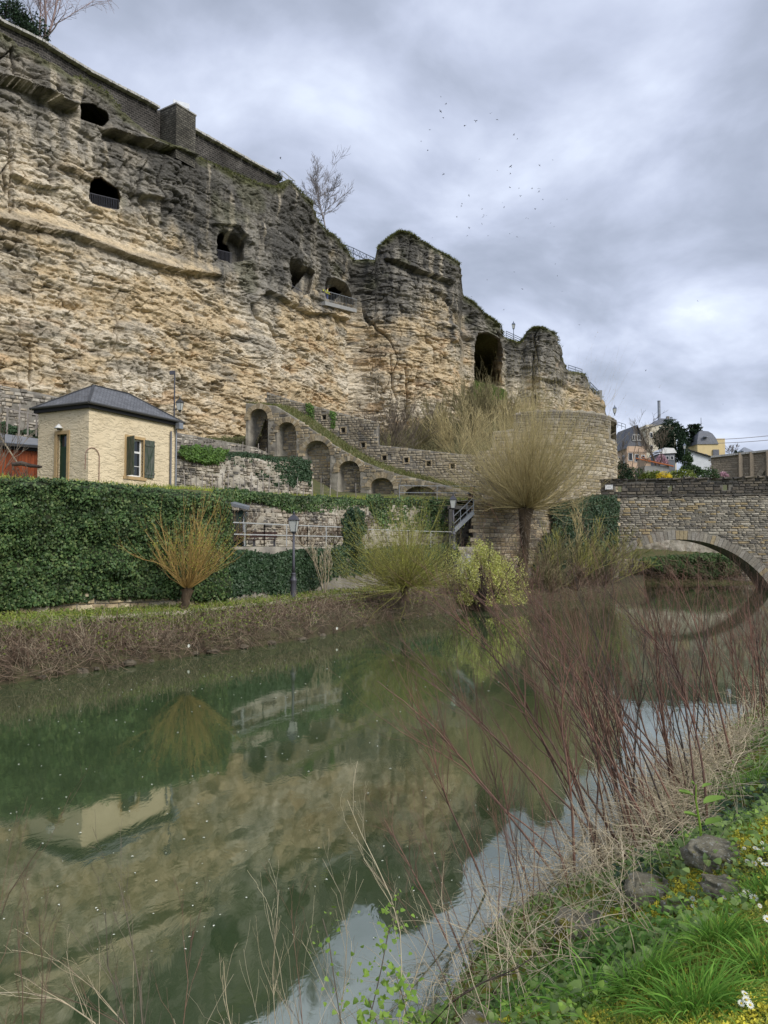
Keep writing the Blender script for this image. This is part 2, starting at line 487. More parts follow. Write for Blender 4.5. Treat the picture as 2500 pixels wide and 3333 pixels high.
# roughly trowelled cream render
s = NT('cream_render')
v = s.pos((1, 1, 2.6))
h = s.noise(v, 2.3, 5, .6, 1.2)
c = s.mix(s.ramp(s.noise(s.pos(), .8, 5), [(.35, 0), (.7, 1)]), (.76, .64, .44), (.70, .58, .39))
s.set(Base_Color=c, Roughness=.9, Specular_IOR_Level=.15)
s.set(Base_Color=s.mix(s.ramp(s.noise(s.pos((1.6, 1.6, .35)), 1.6, 6, .7), [(.54, 0), (.72, .35)]), c, (.42, .36, .25)))
s.bump(s.ramp(h, [(.36, 0), (.5, .75), (.62, 1)]), .75, .04)
M_RENDER = s.m
s = NT('slate_roof')
uv = s.obco((1, 1, 1), 'UV')
br = s.n('ShaderNodeTexBrick'); s.t.links.new(uv, br.inputs['Vector'])
for k, v in (('Color1', (.115, .12, .13, 1)), ('Color2', (.17, .175, .19, 1)), ('Mortar', (.05, .052, .056, 1)), ('Scale', 1.), ('Mortar Size', .012), ('Brick Width', .2), ('Row Height', .11)): br.inputs[k].default_value = v
c = s.mix(1., br.outputs[0], s.ramp(s.noise(s.pos(), 1.5, 5), [(.3, .8), (.7, 1.2)]), 'MULTIPLY')
s.set(Base_Color=c, Roughness=.6, Specular_IOR_Level=.4)
s.bump(s.math('MULTIPLY', br.outputs[1], -1.), .6, .02)
M_SLATE = s.m
# water: murky green body under a reflecting skin
s = NT('river_water')
p = s.pos()
body = s.mix(s.ramp(s.noise(p, .12, 3), [(.35, 0), (.65, 1)]), (.046, .072, .031), (.060, .084, .038))
s.set(Base_Color=body, Roughness=.9, Specular_IOR_Level=0.)
gl = s.n('ShaderNodeBsdfGlossy'); gl.inputs['Roughness'].default_value = .035; gl.inputs[0].default_value = (.93, .95, .88, 1)
fr = s.n('ShaderNodeFresnel'); fr.inputs[0].default_value = 2.35
bmp = s.n('ShaderNodeBump'); bmp.inputs['Strength'].default_value = .075; bmp.inputs['Distance'].default_value = .02
hh = s.math('ADD', s.noise(s.pos((1, .55, 1)), 3.2, 4, .55, .6), s.math('MULTIPLY', s.noise(s.pos((1, .4, 1)), .8, 3), 1.2))
s.t.links.new(hh, bmp.inputs['Height']); s.t.links.new(bmp.outputs[0], gl.inputs['Normal']); s.t.links.new(bmp.outputs[0], fr.inputs['Normal'])
fac = s.math('MINIMUM', s.math('ADD', s.math('MULTIPLY', fr.outputs[0], .97), .11), 1.)
m = s.n('ShaderNodeMixShader'); s.t.links.new(fac, m.inputs[0]); s.t.links.new(s.b.outputs[0], m.inputs[1]); s.t.links.new(gl.outputs[0], m.inputs[2]); s.t.links.new(m.outputs[0], s.out.inputs[0])
M_WATER = s.m

M_SOIL = pm('bank_soil', (.05, .038, .024), (.08, .075, .035), 2.5, .95, .8, 10)
M_TURF = pm('far_turf', (.07, .085, .03), (.12, .11, .05), 1.6, .95, .8, 8)
s = NT('near_bank_turf')
p = s.pos()
c = s.mix(s.ramp(s.noise(p, 3.2, 6, .65), [(.42, 0), (.6, 1)]), (.09, .12, .03), (.30, .27, .04))
c = s.mix(s.ramp(s.noise(p, 1.3, 5), [(.5, 0), (.66, 1)]), c, (.085, .065, .04))
s.set(Base_Color=c, Roughness=.95, Specular_IOR_Level=.1); s.bump(s.noise(p, 30, 7, .7), .9, .04)
M_NEAR = s.m
M_PATH = pm('gravel_path', (.50, .44, .32), (.40, .35, .25), 4, .95, .5, 30)
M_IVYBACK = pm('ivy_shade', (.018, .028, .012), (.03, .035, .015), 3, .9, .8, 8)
M_IVY = leafm('ivy_leaf', [(.03, .06, .02), (.05, .095, .03), (.08, .14, .045), (.15, .20, .07)], .5, .15, (.5, 1.55), .3)
M_IVYG = leafm('young_ivy_leaf', [(.06, .12, .025), (.10, .19, .035), (.14, .24, .05), (.05, .10, .03)], .5, .2)
M_IVYD = leafm('dark_ivy_leaf', [(.02, .045, .02), (.03, .065, .027), (.045, .085, .035), (.06, .10, .05)], .5, .12)
M_WIL1 = pm('orange_willow_bark', (.46, .30, .10), (.33, .235, .085), 1.5, .6, var=(.6, 1.35))
M_WIL2 = pm('yellow_willow_bark', (.34, .33, .09), (.23, .21, .07), 1.2, .6, var=(.6, 1.35))
M_WIL3 = pm('tan_willow_bark', (.50, .42, .22), (.38, .31, .15), 1.2, .65, var=(.6, 1.4))
M_WILT = pm('willow_trunk_bark', (.12, .085, .052), (.06, .045, .03), 4, .95, 1., 10, stretch=(1, 1, .25))
M_BUD = leafm('willow_bud', [(.30, .33, .04), (.42, .42, .08), (.24, .28, .04)], .6, .3)
M_YEL = leafm('yellow_green_leaf', [(.40, .42, .07), (.58, .58, .16), (.70, .70, .30), (.26, .32, .05)], .6, .3)
M_DEAD = pm('dead_bramble_stem', (.17, .115, .08), (.25, .19, .13), 1.2, .85, var=(.55, 1.5))
M_GREYTW = pm('grey_twig', (.20, .165, .125), (.13, .105, .08), 1, .85, var=(.6, 1.4))
M_OLIVETW = pm('olive_twig', (.25, .22, .11), (.17, .15, .08), 1, .85, var=(.6, 1.4))
M_KNOT = pm('red_brown_stem', (.19, .095, .065), (.11, .066, .05), 2, .6, var=(.6, 1.5), spec=.4)
M_KNOTB = pm('brown_stem', (.19, .105, .07), (.11, .065, .045), 2, .55, var=(.6, 1.5), spec=.4)
M_STRAW = pm('dry_stalk', (.60, .52, .37), (.44, .36, .24), 2, .8, var=(.6, 1.35))
M_BRLEAF = leafm('bramble_leaf', [(.10, .15, .03), (.16, .22, .04), (.24, .27, .05), (.08, .10, .03)], .6, .25)
M_GRASS = leafm('grass_blade', [(.09, .20, .03), (.13, .29, .04), (.20, .38, .06), (.16, .27, .05)], .7, .3, (.75, 1.3), .15)
M_LAWN = leafm('lawn_blade', [(.18, .28, .04), (.28, .37, .055), (.48, .46, .09), (.15, .22, .04)], .6, .3)
M_COVER = leafm('ground_cover_leaf', [(.09, .16, .04), (.16, .25, .06), (.24, .34, .10), (.12, .19, .06)], .55, .25, (.65, 1.3), .35)
M_SPRIG = leafm('young_leaf', [(.22, .36, .05), (.30, .46, .08), (.16, .30, .04)], .5, .35)
M_MOSS = leafm('moss_tuft', [(.60, .54, .06), (.80, .70, .09), (.42, .42, .07)], .9, .1)
M_CONIF = leafm('conifer_needles', [(.012, .028, .012), (.02, .045, .02), (.03, .06, .025)], .7, .1)
M_EVER = leafm('evergreen_leaf', [(.03, .06, .02), (.05, .09, .03), (.07, .13, .04)], .6, .15)
M_FORS = leafm('forsythia_flower', [(.75, .58, .03), (.85, .68, .06)], .6, .3)
M_PINK = leafm('pink_blossom', [(.5, .3, .36), (.6, .42, .46)], .6, .3)
M_BIRCH = pm('pale_pink_twig', (.42, .32, .31), (.34, .25, .24), 1, .8)
M_PALETW = pm('pale_twig', (.27, .25, .25), (.2, .18, .18), 1, .8)
M_DARKBARK = pm('dark_bark', (.06, .045, .038), (.1, .08, .065), 3, .95, .6, 8)
s = NT('lichened_rock')
p = s.pos()
c = s.mix(s.ramp(s.noise(p, 9, 7, .7), [(.35, 0), (.65, 1)]), (.16, .145, .095), (.36, .33, .24))
c = s.mix(s.ramp(s.noise(p, 30, 4, .7), [(.57, 0), (.63, .8)]), c, (.52, .52, .46))
c = s.mix(s.ramp(s.math('MULTIPLY', s.noise(p, 5, 5, .7), s.math('ADD', s.math('MULTIPLY', s.n('ShaderNodeSeparateXYZ').outputs[2], 0.), 1.)), [(.56, 0), (.64, 1)]), c, (.24, .22, .025))
s.set(Base_Color=c, Roughness=.95, Specular_IOR_Level=.2); s.bump(s.noise(p, 22, 8, .75), 1., .05)
M_ROCK = s.m
def flat(name, c, rough=.6, metal=0., spec=.4): return pm(name, c, tuple(x * .85 for x in c), 2, rough, metal=metal, spec=spec)
M_SURR = pm('sandstone_surround', (.50, .35, .17), (.42, .30, .16), 3, .85, .3, 20)
M_GRDOOR = pm('green_door_paint', (.012, .045, .022), (.018, .055, .028), 2, .5)
M_SHUT = pm('worn_green_shutter', (.04, .07, .04), (.13, .13, .115), 5, .8, .4, 20, stretch=(4, 4, .5), var=(.85, 1.15))
M_WHITE = flat('white_paint', (.78, .78, .76), .5)
M_GLASS = NT('window_glass').set(Base_Color=(.02, .025, .03), Roughness=.06, Specular_IOR_Level=.6).m
M_ZINC = pm('zinc_sheet', (.30, .32, .35), (.24, .26, .29), 2, .45, metal=.4)
M_PIPE = flat('grey_downpipe', (.16, .165, .18), .5)
M_GUTTER = flat('dark_gutter', (.055, .055, .052), .5)
M_FASCIA = flat('black_fascia', (.012, .012, .013), .7)
M_COPPER = flat('copper_pipe', (.22, .10, .075), .5)
M_REDWOOD = pm('red_brown_boards', (.30, .075, .025), (.19, .05, .02), 3, .75, .3, 20, stretch=(5, 5, .5), var=(.7, 1.35))
M_GREENWOOD = pm('green_black_boards', (.022, .045, .04), (.035, .06, .05), 3, .75, .3, 20, var=(.7, 1.4))
M_IRON = flat('grey_painted_iron', (.085, .085, .10), .5, .2)
M_LAMPGLASS = NT('frosted_lamp_glass').set(Base_Color=(.55, .56, .52), Roughness=.35).m
M_RAIL = flat('grey_rail_steel', (.30, .32, .34), .5, .3)
M_RAILP = flat('pale_rail_steel', (.50, .51, .50), .5, .2)
M_BLUERAIL = flat('blue_grey_rail', (.17, .20, .26), .5, .3)
M_STAKE = pm('weathered_stake', (.33, .30, .27), (.25, .22, .19), 3, .9, var=(.7, 1.3))
M_CONC = pm('concrete', (.33, .33, .32), (.27, .27, .26), 2, .9, .3, 20)
M_BENCH = pm('dark_bench_wood', (.07, .035, .03), (.05, .03, .025), 3, .7)
M_BLACK = flat('matt_black', (.008, .008, .009), .9)
M_BIRD = flat('dark_feathers', (.045, .047, .055), .8)
M_PETAL = flat('white_petal', (.75, .76, .66), .6)
M_DAISYC = flat('yellow_disc', (.7, .5, .03), .7)
M_CREAM = pm('cream_plaster', (.70, .64, .50), (.63, .57, .44), 1, .85)
M_PINKP = pm('salmon_plaster', (.62, .45, .32), (.55, .4, .29), 1, .85)
M_YELP = pm('yellow_plaster', (.70, .56, .30), (.63, .5, .27), 1, .85)
M_WHITEP = pm('white_plaster', (.68, .70, .72), (.58, .60, .62), 1, .85)
M_VIAD = stone_mat('viaduct_stone', [(.30, .25, .19), (.25, .21, .16), (.34, .29, .22)], dlo=.6, dhi=.8)
M_TILE = pm('orange_tile', (.50, .16, .06), (.4, .13, .05), 4, .8)
M_SKIN = flat('skin', (.50, .32, .24), .6)
M_HIVIS = flat('yellow_jacket', (.62, .65, .03), .7)
M_JEANS = flat('blue_jeans', (.06, .09, .22), .8)
M_DARKC = flat('dark_coat', (.05, .03, .032), .8)
M_BLOND = flat('blond_hair', (.45, .30, .15), .7)
M_DHAIR = flat('dark_hair', (.05, .035, .025), .7)

# ================================================================ THE CLIFF
CY = [(-1500, 36), (-590, 46), (0, 56.1), (150, 58.5), (510, 66.7), (612, 69.8), (830, 76.5), (916, 79.6), (1018, 84), (1100, 88), (1150, 90.8), (1162, 92.2), (1169, 94.4), (1200, 94.2), (1260, 94), (1330, 94.5), (1400, 96), (1480, 98.5), (1515, 101), (1580, 103), (1650, 105.5), (1700, 107.5), (1725, 107), (1766, 106.5), (1810, 108), (1842, 111), (1912, 115), (1966, 121), (2030, 132), (2150, 150)]
TOP = [(-1500, -900), (-590, -250), (0, 108), (36, 127), (47, 148), (78, 154), (101, 170), (118, 172), (134, 190), (181, 214), (205, 235), (224, 250), (253, 250), (297, 274), (340, 305), (380, 352), (430, 400), (465, 430), (530, 478), (610, 490), (618, 512), (700, 545), (830, 600), (900, 612), (925, 585), (965, 622), (1000, 648), (1018, 663), (1034, 700), (1063, 749), (1104, 775), (1130, 810), (1150, 838), (1170, 846), (1200, 843), (1219, 846), (1224, 822), (1230, 800), (1262, 775), (1301, 750), (1342, 756), (1382, 785), (1430, 815), (1473, 840), (1498, 855), (1505, 870), (1510, 940), (1514, 963), (1545, 985), (1580, 1022), (1612, 1040), (1634, 1058), (1650, 1090), (1668, 1104), (1697, 1116), (1706, 1104), (1716, 1078), (1735, 1064), (1766, 1064), (1790, 1072), (1811, 1085), (1826, 1110), (1835, 1150), (1842, 1180), (1856, 1208), (1910, 1217), (1916, 1245), (1926, 1262), (1952, 1284), (1960, 1310), (1967, 1342), (1990, 1400), (2012, 1500), (2030, 1560), (2150, 1600)]
pxs = np.concatenate([np.linspace(-1500, -40, 110, endpoint=False), np.arange(-40, 1990, 2.15), np.linspace(1990, 2150, 24)])
NR = 540
Yc = ip(pxs, CY); Xc = (pxs - 1250) / F * (Yc * 1.0)
zt0 = np.array([zof(ip(p, TOP), ip(p, CY)) for p in pxs])
# horizontal outward normal (toward the river) from the smoothed plan
ker = np.hanning(41); ker /= ker.sum()
sm = lambda a: np.convolve(np.pad(a, 20, 'edge'), ker, 'valid')
Xc0 = np.array([pw(p, y, 25.)[0] for p, y in zip(pxs, Yc)]); Yc0 = Yc
tx, ty = np.gradient(sm(Xc0)), np.gradient(sm(Yc0))
tl = np.hypot(tx, ty); tx, ty = tx / tl, ty / tl
nx, ny = ty, -tx
sarc = np.concatenate([[0], np.cumsum(np.hypot(np.diff(Xc0), np.diff(Yc0)))])
ZB = 6.0
v = np.linspace(0, 1, NR)[:, None]
def py_of(Xv, Yv, Zv):
    t = Yv * CP + (Zv - EYE) * SP
    u = -Yv * SP + (Zv - EYE) * CP
    return 1250 + F * Xv / t, 1666.5 - F * u / t
HOLES = [  # outline in photograph columns/rows, recess depth
    ([(262, 335), (300, 338), (350, 368), (352, 392), (335, 412), (298, 398), (264, 388)], 15.),
    ([(290, 622), (297, 592), (310, 578), (330, 576), (362, 600), (386, 616), (391, 645), (385, 682), (345, 675), (300, 664), (291, 648)], 15.),
    ([(702, 805), (704, 772), (716, 758), (728, 768), (748, 782), (754, 800), (752, 856), (715, 846), (704, 836)], 13.),
    ([(728, 768), (750, 760), (786, 782), (791, 800), (786, 850), (752, 856)], 1.6),
    ([(938, 850), (946, 852), (1015, 874), (1026, 884), (1018, 905), (1008, 955), (972, 962), (942, 944)], 1.3),
    ([(938, 852), (946, 854), (1000, 874), (978, 905), (945, 940)], 3.0),
    ([(1066, 903), (1090, 902), (1130, 920), (1146, 950), (1158, 992), (1061, 972), (1060, 925)], 2.2),
    ([(1062, 922), (1100, 912), (1124, 930), (1100, 960), (1078, 976), (1061, 970)], 9.),
    ([(1546, 1242), (1547, 1130), (1556, 1086), (1590, 1082), (1626, 1100), (1638, 1130), (1636, 1252), (1600, 1270)], 16.01),
    ([(1550, 1242), (1551, 1175), (1562, 1152), (1576, 1150), (1590, 1175), (1590, 1246)], 14.),
    ([(935, 780), (950, 780), (950, 796), (940, 796)], .5),
    ([(1246, 1274), (1252, 1274), (1252, 1282), (1246, 1282)], .6),
]
CREV = [([(1163, 850), (1168, 960), (1166, 1010), (1160, 1100), (1163, 1180), (1161, 1320)], 5, 1.0),
        ([(818, 1000), (828, 1035), (862, 1060), (888, 1100), (890, 1135), (874, 1180), (876, 1300)], 4, .9),
        ([(962, 990), (960, 1080), (972, 1160), (944, 1200), (932, 1290)], 4, .8),
        ([(1060, 800), (1058, 880)], 3, .6),
        ([(1405, 944), (1440, 962), (1462, 985), (1490, 1020), (1505, 1080), (1518, 1105), (1534, 1108)], 6, .9),
        ([(1318, 1200), (1324, 1290), (1330, 1400)], 4, .7),
        ([(1735, 1150), (1733, 1230), (1728, 1300), (1726, 1340)], 4, .8),
        ([(1792, 1235), (1788, 1290), (1787, 1354)], 5, .9),
        ([(1638, 1190), (1642, 1250), (1644, 1310)], 3, .8),
        ([(1672, 1160), (1676, 1260), (1684, 1300)], 3, .4),
        ([(34, 420), (36, 560), (32, 690)], 3, .7), ([(48, 150), (50, 210), (52, 240)], 4, .9), ([(92, 1120), (90, 1250)], 3, .6),
        ([(182, 1150), (190, 1240), (215, 1290)], 3, .5), ([(480, 1150), (478, 1330)], 3, .5), ([(590, 1180), (600, 1330)], 3, .5),
        ([(620, 900), (626, 1010), (624, 1160)], 3, .5), ([(1006, 1060), (1010, 1170)], 3, .5), ([(1270, 1160), (1276, 1260), (1290, 1300)], 3, .45)]
OVER = [([(-40, 235), (60, 262), (120, 292), (200, 332), (240, 350)], 2.0), ([(345, 425), (420, 448), (480, 472), (560, 498), (606, 520)], 1.8),
        ([(200, 540), (250, 560), (300, 590)], .7), ([(40, 570), (110, 600), (180, 612)], .7), ([(-40, 705), (100, 740), (230, 765), (330, 800), (420, 835), (560, 880), (700, 900)], .9),
        ([(815, 990), (850, 950), (920, 985), (1000, 1020), (1090, 1020), (1150, 1040)], 1.0), ([(1260, 840), (1300, 850), (1370, 880), (1440, 905), (1475, 920)], 1.2),
        ([(1740, 1225), (1830, 1240), (1870, 1270)], .7), ([(680, 735), (760, 742), (800, 800)], .5), ([(380, 610), (470, 640), (560, 660)], .5)]
def cliff_low(s_, z_):
    return 1.3 * fbm(s_ / 16, z_ / 26, 3, 11) + .5 * fbm(s_ / 6., z_ / 16, 3, 21)
zt = zt0.copy()
for _ in range(3):
    dtop = cliff_low(sarc, zt) * .7
    Yt = Yc + ny * dtop
    zt = np.array([zof(ip(p, TOP), y) for p, y in zip(pxs, Yt)])
Z = ZB + (zt[None] - ZB) * v
Sg = np.broadcast_to(sarc[None], Z.shape)
Xb, Yb = Xc0[None] + 0 * Z, Yc0[None] + 0 * Z
PX, PY = py_of(Xb, Yb, Z)
dip = .25 * fbm(Sg / 9, Z / 9, 3, 31) + .012 * Sg
zs = Z + dip * 1.6
hi = sstep(0, .035, 1 - v) * .75 + .25            # calmer right at the crest
d = cliff_low(Sg, Z) * (.7 + .3 * hi)
# strata: thick beds, thin beds; each bed steps in and out with sharp undercuts
def beds(th, amp, slen, seed, soft=.25):
    q = zs / th + .35 * fbm(Sg / (slen * 3), zs / (th * 6), 2, seed + 5)
    k = np.floor(q); f = q - k
    a = vn(Sg / slen, k * 7.31, seed); b = vn(Sg / slen, (k + 1) * 7.31, seed)
    w = sstep(1 - soft, 1., f)
    return amp * (a * (1 - w) + b * w) - amp * .35 * (1 - sstep(0, .12, f)) * (1 - .5 * (a > 0))
smooth_band = np.exp(-(dist_line(PX, PY, [(-40, 690), (120, 705), (250, 745), (360, 800), (500, 845), (640, 868), (760, 885)]) / 20) ** 4)
upper_smooth = sstep(1.0, .4, np.abs(PX - 760) / 260) * sstep(900, 760, PY) * .4
rough = (1 - .85 * smooth_band) * (1 - upper_smooth)
d = d + beds(2.3, .30, 7., 41) * hi * (1 - .6 * smooth_band)
d = d + beds(.72, .14, 2.6, 51) * hi * rough
d = d + beds(.27, .085, .9, 61, .4) * rough
f1, f2, cid = worley(Sg / 1.25 + .4 * fbm(Sg / 1.5, Z / 1.5, 2, 71), zs / .95 + .3 * fbm(Sg / 1.2, Z / 1.5, 2, 73), 72)
d = d + ((cid - .5) * .29 - .24 * sstep(.07, .0, f2 - f1)) * rough * hi
f1, f2, cid = worley(Sg / .42, zs / .24, 74)
d = d + ((cid - .5) * .12) * rough
pit = fbm(Sg / .8, zs / .34, 4, 81)
low = sstep(.62, .3, v + .12 * fbm(Sg / 8, Z / 8, 2, 83))
d = d - .36 * sstep(.2, .5, pit) * low * rough - .22 * sstep(.2, .5, pit) * (1 - low) * rough
d = d + .07 * fbm(Sg / .3, Z / .22, 3, 91)
jn = np.abs(fbm(Sg / 3.6 + .3 * fbm(Sg / 4, Z / 3, 2, 95), Z / 22, 3, 93))
jn2 = np.abs(fbm(Sg / 1.7 + .3 * fbm(Sg / 3, Z / 3, 2, 295), Z / 14, 3, 293))
d = d - .4 * sstep(.02, .0, jn2) * rough * hi * sstep(-.1, .3, fbm(Sg / 6, Z / 6, 2, 296))
d = d - .6 * sstep(.026, .0, jn) * rough * hi
hn_ = np.abs(fbm(Sg / 7 + .2 * fbm(Sg / 2, Z / 2, 2, 195), zs / 1.5, 4, 193))
d = d - .34 * sstep(.05, .0, hn_) * rough * hi
for ln, w, a in CREV:
    d = d - a * np.exp(-(dist_line(PX, PY, ln) / w) ** 2)
for ln, a in OVER:
    dl = dist_line(PX, PY, ln)
    below = PY > np.interp(PX, [q[0] for q in ln], [q[1] for q in ln])
    inr = sstep(-1, 0, (PX - ln[0][0]) / 15) * sstep(-1, 0, (ln[-1][0] - PX) / 15)
    d = d + .5 * np.where(below, -a * np.exp(-(dl / 24) ** 2), a * .8 * np.exp(-(dl / 16) ** 2)) * inr
hm = np.zeros(Z.shape)
hX, hY, hZ = 0 * Z, 0 * Z, 0 * Z
for poly, dep in HOLES:
    sd_ = signed_poly(PX, PY, poly) + 2.2 * fbm(Sg / .5, Z / .5, 3, 97)
    m = sstep(-.6, 2.2, sd_)
    cxp = sum(q[0] for q in poly) / len(poly); jj = int(np.argmin(abs(pxs - cxp)))
    vx, vy = (cxp - 1250) / F, 1.0; vl = math.hypot(vx, vy)
    wv = .86 if dep == 16.01 else .96 if dep >= 5 else .78                 # recesses shaped along the sight line so they read dark
    hx, hy = -nx[jj] * (1 - wv) + vx / vl * wv, -ny[jj] * (1 - wv) + vy / vl * wv
    hl = math.hypot(hx, hy)
    d = d * (1 - .8 * sstep(-12 if dep > .8 else -2, 1, sd_))
    hX = hX + m * dep * hx / hl; hY = hY + m * dep * hy / hl
    cyp = sum(q[1] for q in poly) / len(poly)
    if dep >= 5: hZ = hZ + m * dep * (1780 - cyp) / F * .95      # climb added along the sight line to keep the inside dark
Xg, Yg = Xb + nx[None] * d + hX, Yb + ny[None] * d + hY
# colours over the rock
n1 = fbm(Sg / 7, zs / 3.5, 5, 101); n2 = fbm(Sg / 1.6, zs / .8, 5, 111); n3 = fbm(Sg / .9, Z / 6, 4, 121)
n4 = fbm(Sg / .5, zs / .2, 4, 131)
P3 = lambda c: np.array(c)[None, None, :]
ochre, pale, tan_, rust = P3((.58, .46, .295)), P3((.67, .59, .46)), P3((.49, .415, .30)), P3((.54, .38, .22))
grey, dark, moss = P3((.25, .235, .205)), P3((.085, .082, .075)), P3((.11, .115, .05))
mx3 = lambda a, b, t: a + (b - a) * np.clip(t, 0, 1)[..., None]
c = mx3(ochre + 0 * Z[..., None], pale, sstep(-.25, .3, n1 + .6 * n2))
c = mx3(c, tan_, sstep(.05, .45, n2 + .3 * n4) * .7)
c = mx3(c, rust, sstep(.18, .45, fbm(Sg / 3, zs / .9, 4, 141)) * sstep(900, 1150, PY) * .75)
c = mx3(c, ochre * 1.06, smooth_band * .8)
ex = np.interp(PX, [-40, 250, 480, 700, 900, 1150, 1230, 1420, 1520, 1700, 1850, 2000], [390, 530, 720, 930, 980, 1040, 1090, 1030, 1190, 1215, 1230, 1350])
ab = (ex - PY) / 200.0
gm = sstep(-.35, .55, ab + .9 * n1 + .55 * n3)
rightz = sstep(300, 560, PX) * .35 + .65
c = mx3(c, grey, gm * .95 * (.6 + .4 * rightz))
dk = sstep(.1, .75, .55 * ab + .9 * n3 + .5 * n2 + .1)
c = mx3(c, dark, dk * gm * .9 * rightz)
c = mx3(c, dark * 1.3, sstep(.22, .5, n4 + .45 * n2 - .12) * (.55 - .25 * low))
streak = sstep(.2, .5, fbm(Sg / .7, Z / 9, 4, 151)) * sstep(.0, .3, fbm(Sg / 9, Z / 12, 3, 152))
c = mx3(c, pale * .92, streak * .65 * gm)
c = mx3(c, grey * .9, sstep(.15, .4, fbm(Sg / 5, zs / 1.6, 4, 161)) * .5)
c = mx3(c, dark, sstep(.045, .0, hn_) * rough * .45 + sstep(.02, .0, jn) * .4)  # darker along the bedding cracks and upright joints
c = mx3(c, moss, sstep(.03, .0, (1 - v) - .012 * n2) * .7 + sstep(.35, .6, fbm(Sg / 4, Z / 3, 3, 171)) * gm * .35)
nc = len(pxs)
Zt_ = Z + hZ
rows = [np.stack([Xg, Yg, Zt_], -1)]
cols = [c]
for k, (bk, dz) in enumerate(((.25, .1), (.9, .12), (2.5, .0), (7, -.6), (18, -1.5), (40, -3))):
    q = np.stack([Xg[-1] - nx * bk, Yg[-1] - ny * bk, zt + dz + .06 * fbm(sarc, 0 * sarc + k, 3, 181)], -1)[None]
    rows.append(q); cols.append((moss + .02 * fbm(sarc, 0 * sarc + k, 3, 182)[None, :, None]) * np.ones((1, nc, 1)))
V = np.concatenate(rows); C3 = np.clip(np.concatenate(cols), .01, .9)
o = mk('cliff', V.reshape(-1, 3), gridF(V.shape[0], nc), M_CLIFF, None, False, C3.reshape(-1, 3))
tag(o, 'layered sandstone cliff with carved openings rising over the river gardens', kind='structure')
def cliff_pt(px, py, off=0.):
    j = int(np.argmin(abs(pxs - px)))
    i = int(np.argmin(abs(PY[:, j] - py)))
    i = min(max(i, 0), NR - 1)
    return np.array([Xc0[j] + nx[j] * off, Yc0[j] + ny[j] * off, Z[i, j]]), (tx[j], ty[j]), (nx[j], ny[j]), d[i, j]
def cliff_local(px, off=0.):
    j = int(np.argmin(abs(pxs - px)))
    return np.array([Xc0[j] + nx[j] * off, Yc0[j] + ny[j] * off]), (tx[j], ty[j]), (nx[j], ny[j])

# ---------------------------------------------------------------- fortress wall along the crest
WT = [(-1500, -1150), (-590, -420), (0, 75), (150, 147), (300, 238), (510, 347), (612, 408), (830, 530), (916, 575), (928, 585)]
WB = TOP
def uvgrid(me, uvs):
    l = me.uv_layers.new(name='uv')
    li = np.zeros(len(me.loops), np.int32); me.loops.foreach_get('vertex_index', li)
    l.data.foreach_set('uv', uvs[li].astype(np.float32).ravel())
def fort_strip(name, p0, p1, off, thick, topf, drop, mat, parent, n=120):
    ps = np.linspace(p0, p1, n)
    A, uvs = [], []
    q = np.array([cliff_local(p, off)[0] for p in ps]); nn = np.array([cliff_local(p)[2] for p in ps])
    s_ = np.concatenate([[0], np.cumsum(np.hypot(*np.diff(q, axis=0).T))])
    zt_ = np.array([zof(ip(p, topf), y) for p, y in zip(ps, q[:, 1])])
    zb_ = np.array([zof(ip(p, TOP), y) for p, y in zip(ps, q[:, 1])]) - drop
    zb_ = np.minimum(zb_, zt_ - .4)
    nz = 10
    for k in range(nz + 1):
        z_ = zb_ + (zt_ - zb_) * k / nz
        A.append(np.stack([q[:, 0], q[:, 1], z_], -1)); uvs.append(np.stack([s_, z_], -1))
    b = q - nn * thick
    A.append(np.stack([b[:, 0], b[:, 1], zt_], -1)); uvs.append(np.stack([s_, zt_ + thick], -1))
    A.append(np.stack([b[:, 0], b[:, 1], zb_], -1)); uvs.append(np.stack([s_, zb_], -1))
    V = np.array(A); N = V.shape[0]
    F_ = [gridF(N, n)]
    ends = []
    me = mesh(name, V.reshape(-1, 3), F_, mat)
    uvgrid(me, np.array(uvs).reshape(-1, 2))
    o_ = obj(name, me, parent)
    return o_, ps, q, nn, zt_
fw = empty('fortress_wall', (-20, 66, 38), 'dark stone fortress wall with pale coping along the crest of the cliff', 'wall')
fort_strip('masonry', -1500, 537, -.9, 1.4, WT, 1.0, M_FORT, fw, 160)
fort_strip('masonry', 608, 928, -.9, 1.4, WT, 2.2, M_FORT, fw, 90)
cop = MB().box((0, 0, 0), (1, 1, 1)).mesh('coping_stone', M_COPE)
for a, b in ((-80, 516), (613, 922)):
    p_ = a
    while p_ < b:
        st = 9 + 5 * random.random()
        q0, t_, n_ = cliff_local(p_ + st / 2, -.8)
        q1 = cliff_local(p_ + st, -.8)[0]; q2 = cliff_local(p_, -.8)[0]
        L = float(np.hypot(*(q1 - q2))) * .93
        zc = zof(ip(p_ + st / 2, WT), q0[1])
        o = obj('coping_stone', cop, fw, (q0[0] - fw.location[0], q0[1] - fw.location[1], zc + .02 - fw.location[2]))
        o.scale = (L, .8, .16 + .07 * random.random()); o.rotation_euler = (0, 0, math.atan2(t_[1], t_[0]))
        p_ += st
for ch in fw.children:
    if ch.data != cop: ch.location = -fw.location
s = M_FORT.copy(); s.name = 'buttress_blocks'
for n_ in s.node_tree.nodes:
    if n_.type == 'TEX_BRICK':
        n_.inputs['Color1'].default_value = (.085, .08, .068, 1); n_.inputs['Color2'].default_value = (.15, .14, .115, 1); n_.inputs['Mortar'].default_value = (.05, .047, .042, 1)
M_FORT2 = s
q0, t_, n_ = cliff_local(541, 0); q1 = cliff_local(606, 0)[0]
t_ = (q1 - q0) / np.hypot(*(q1 - q0)); n_ = np.array([t_[1], -t_[0]])
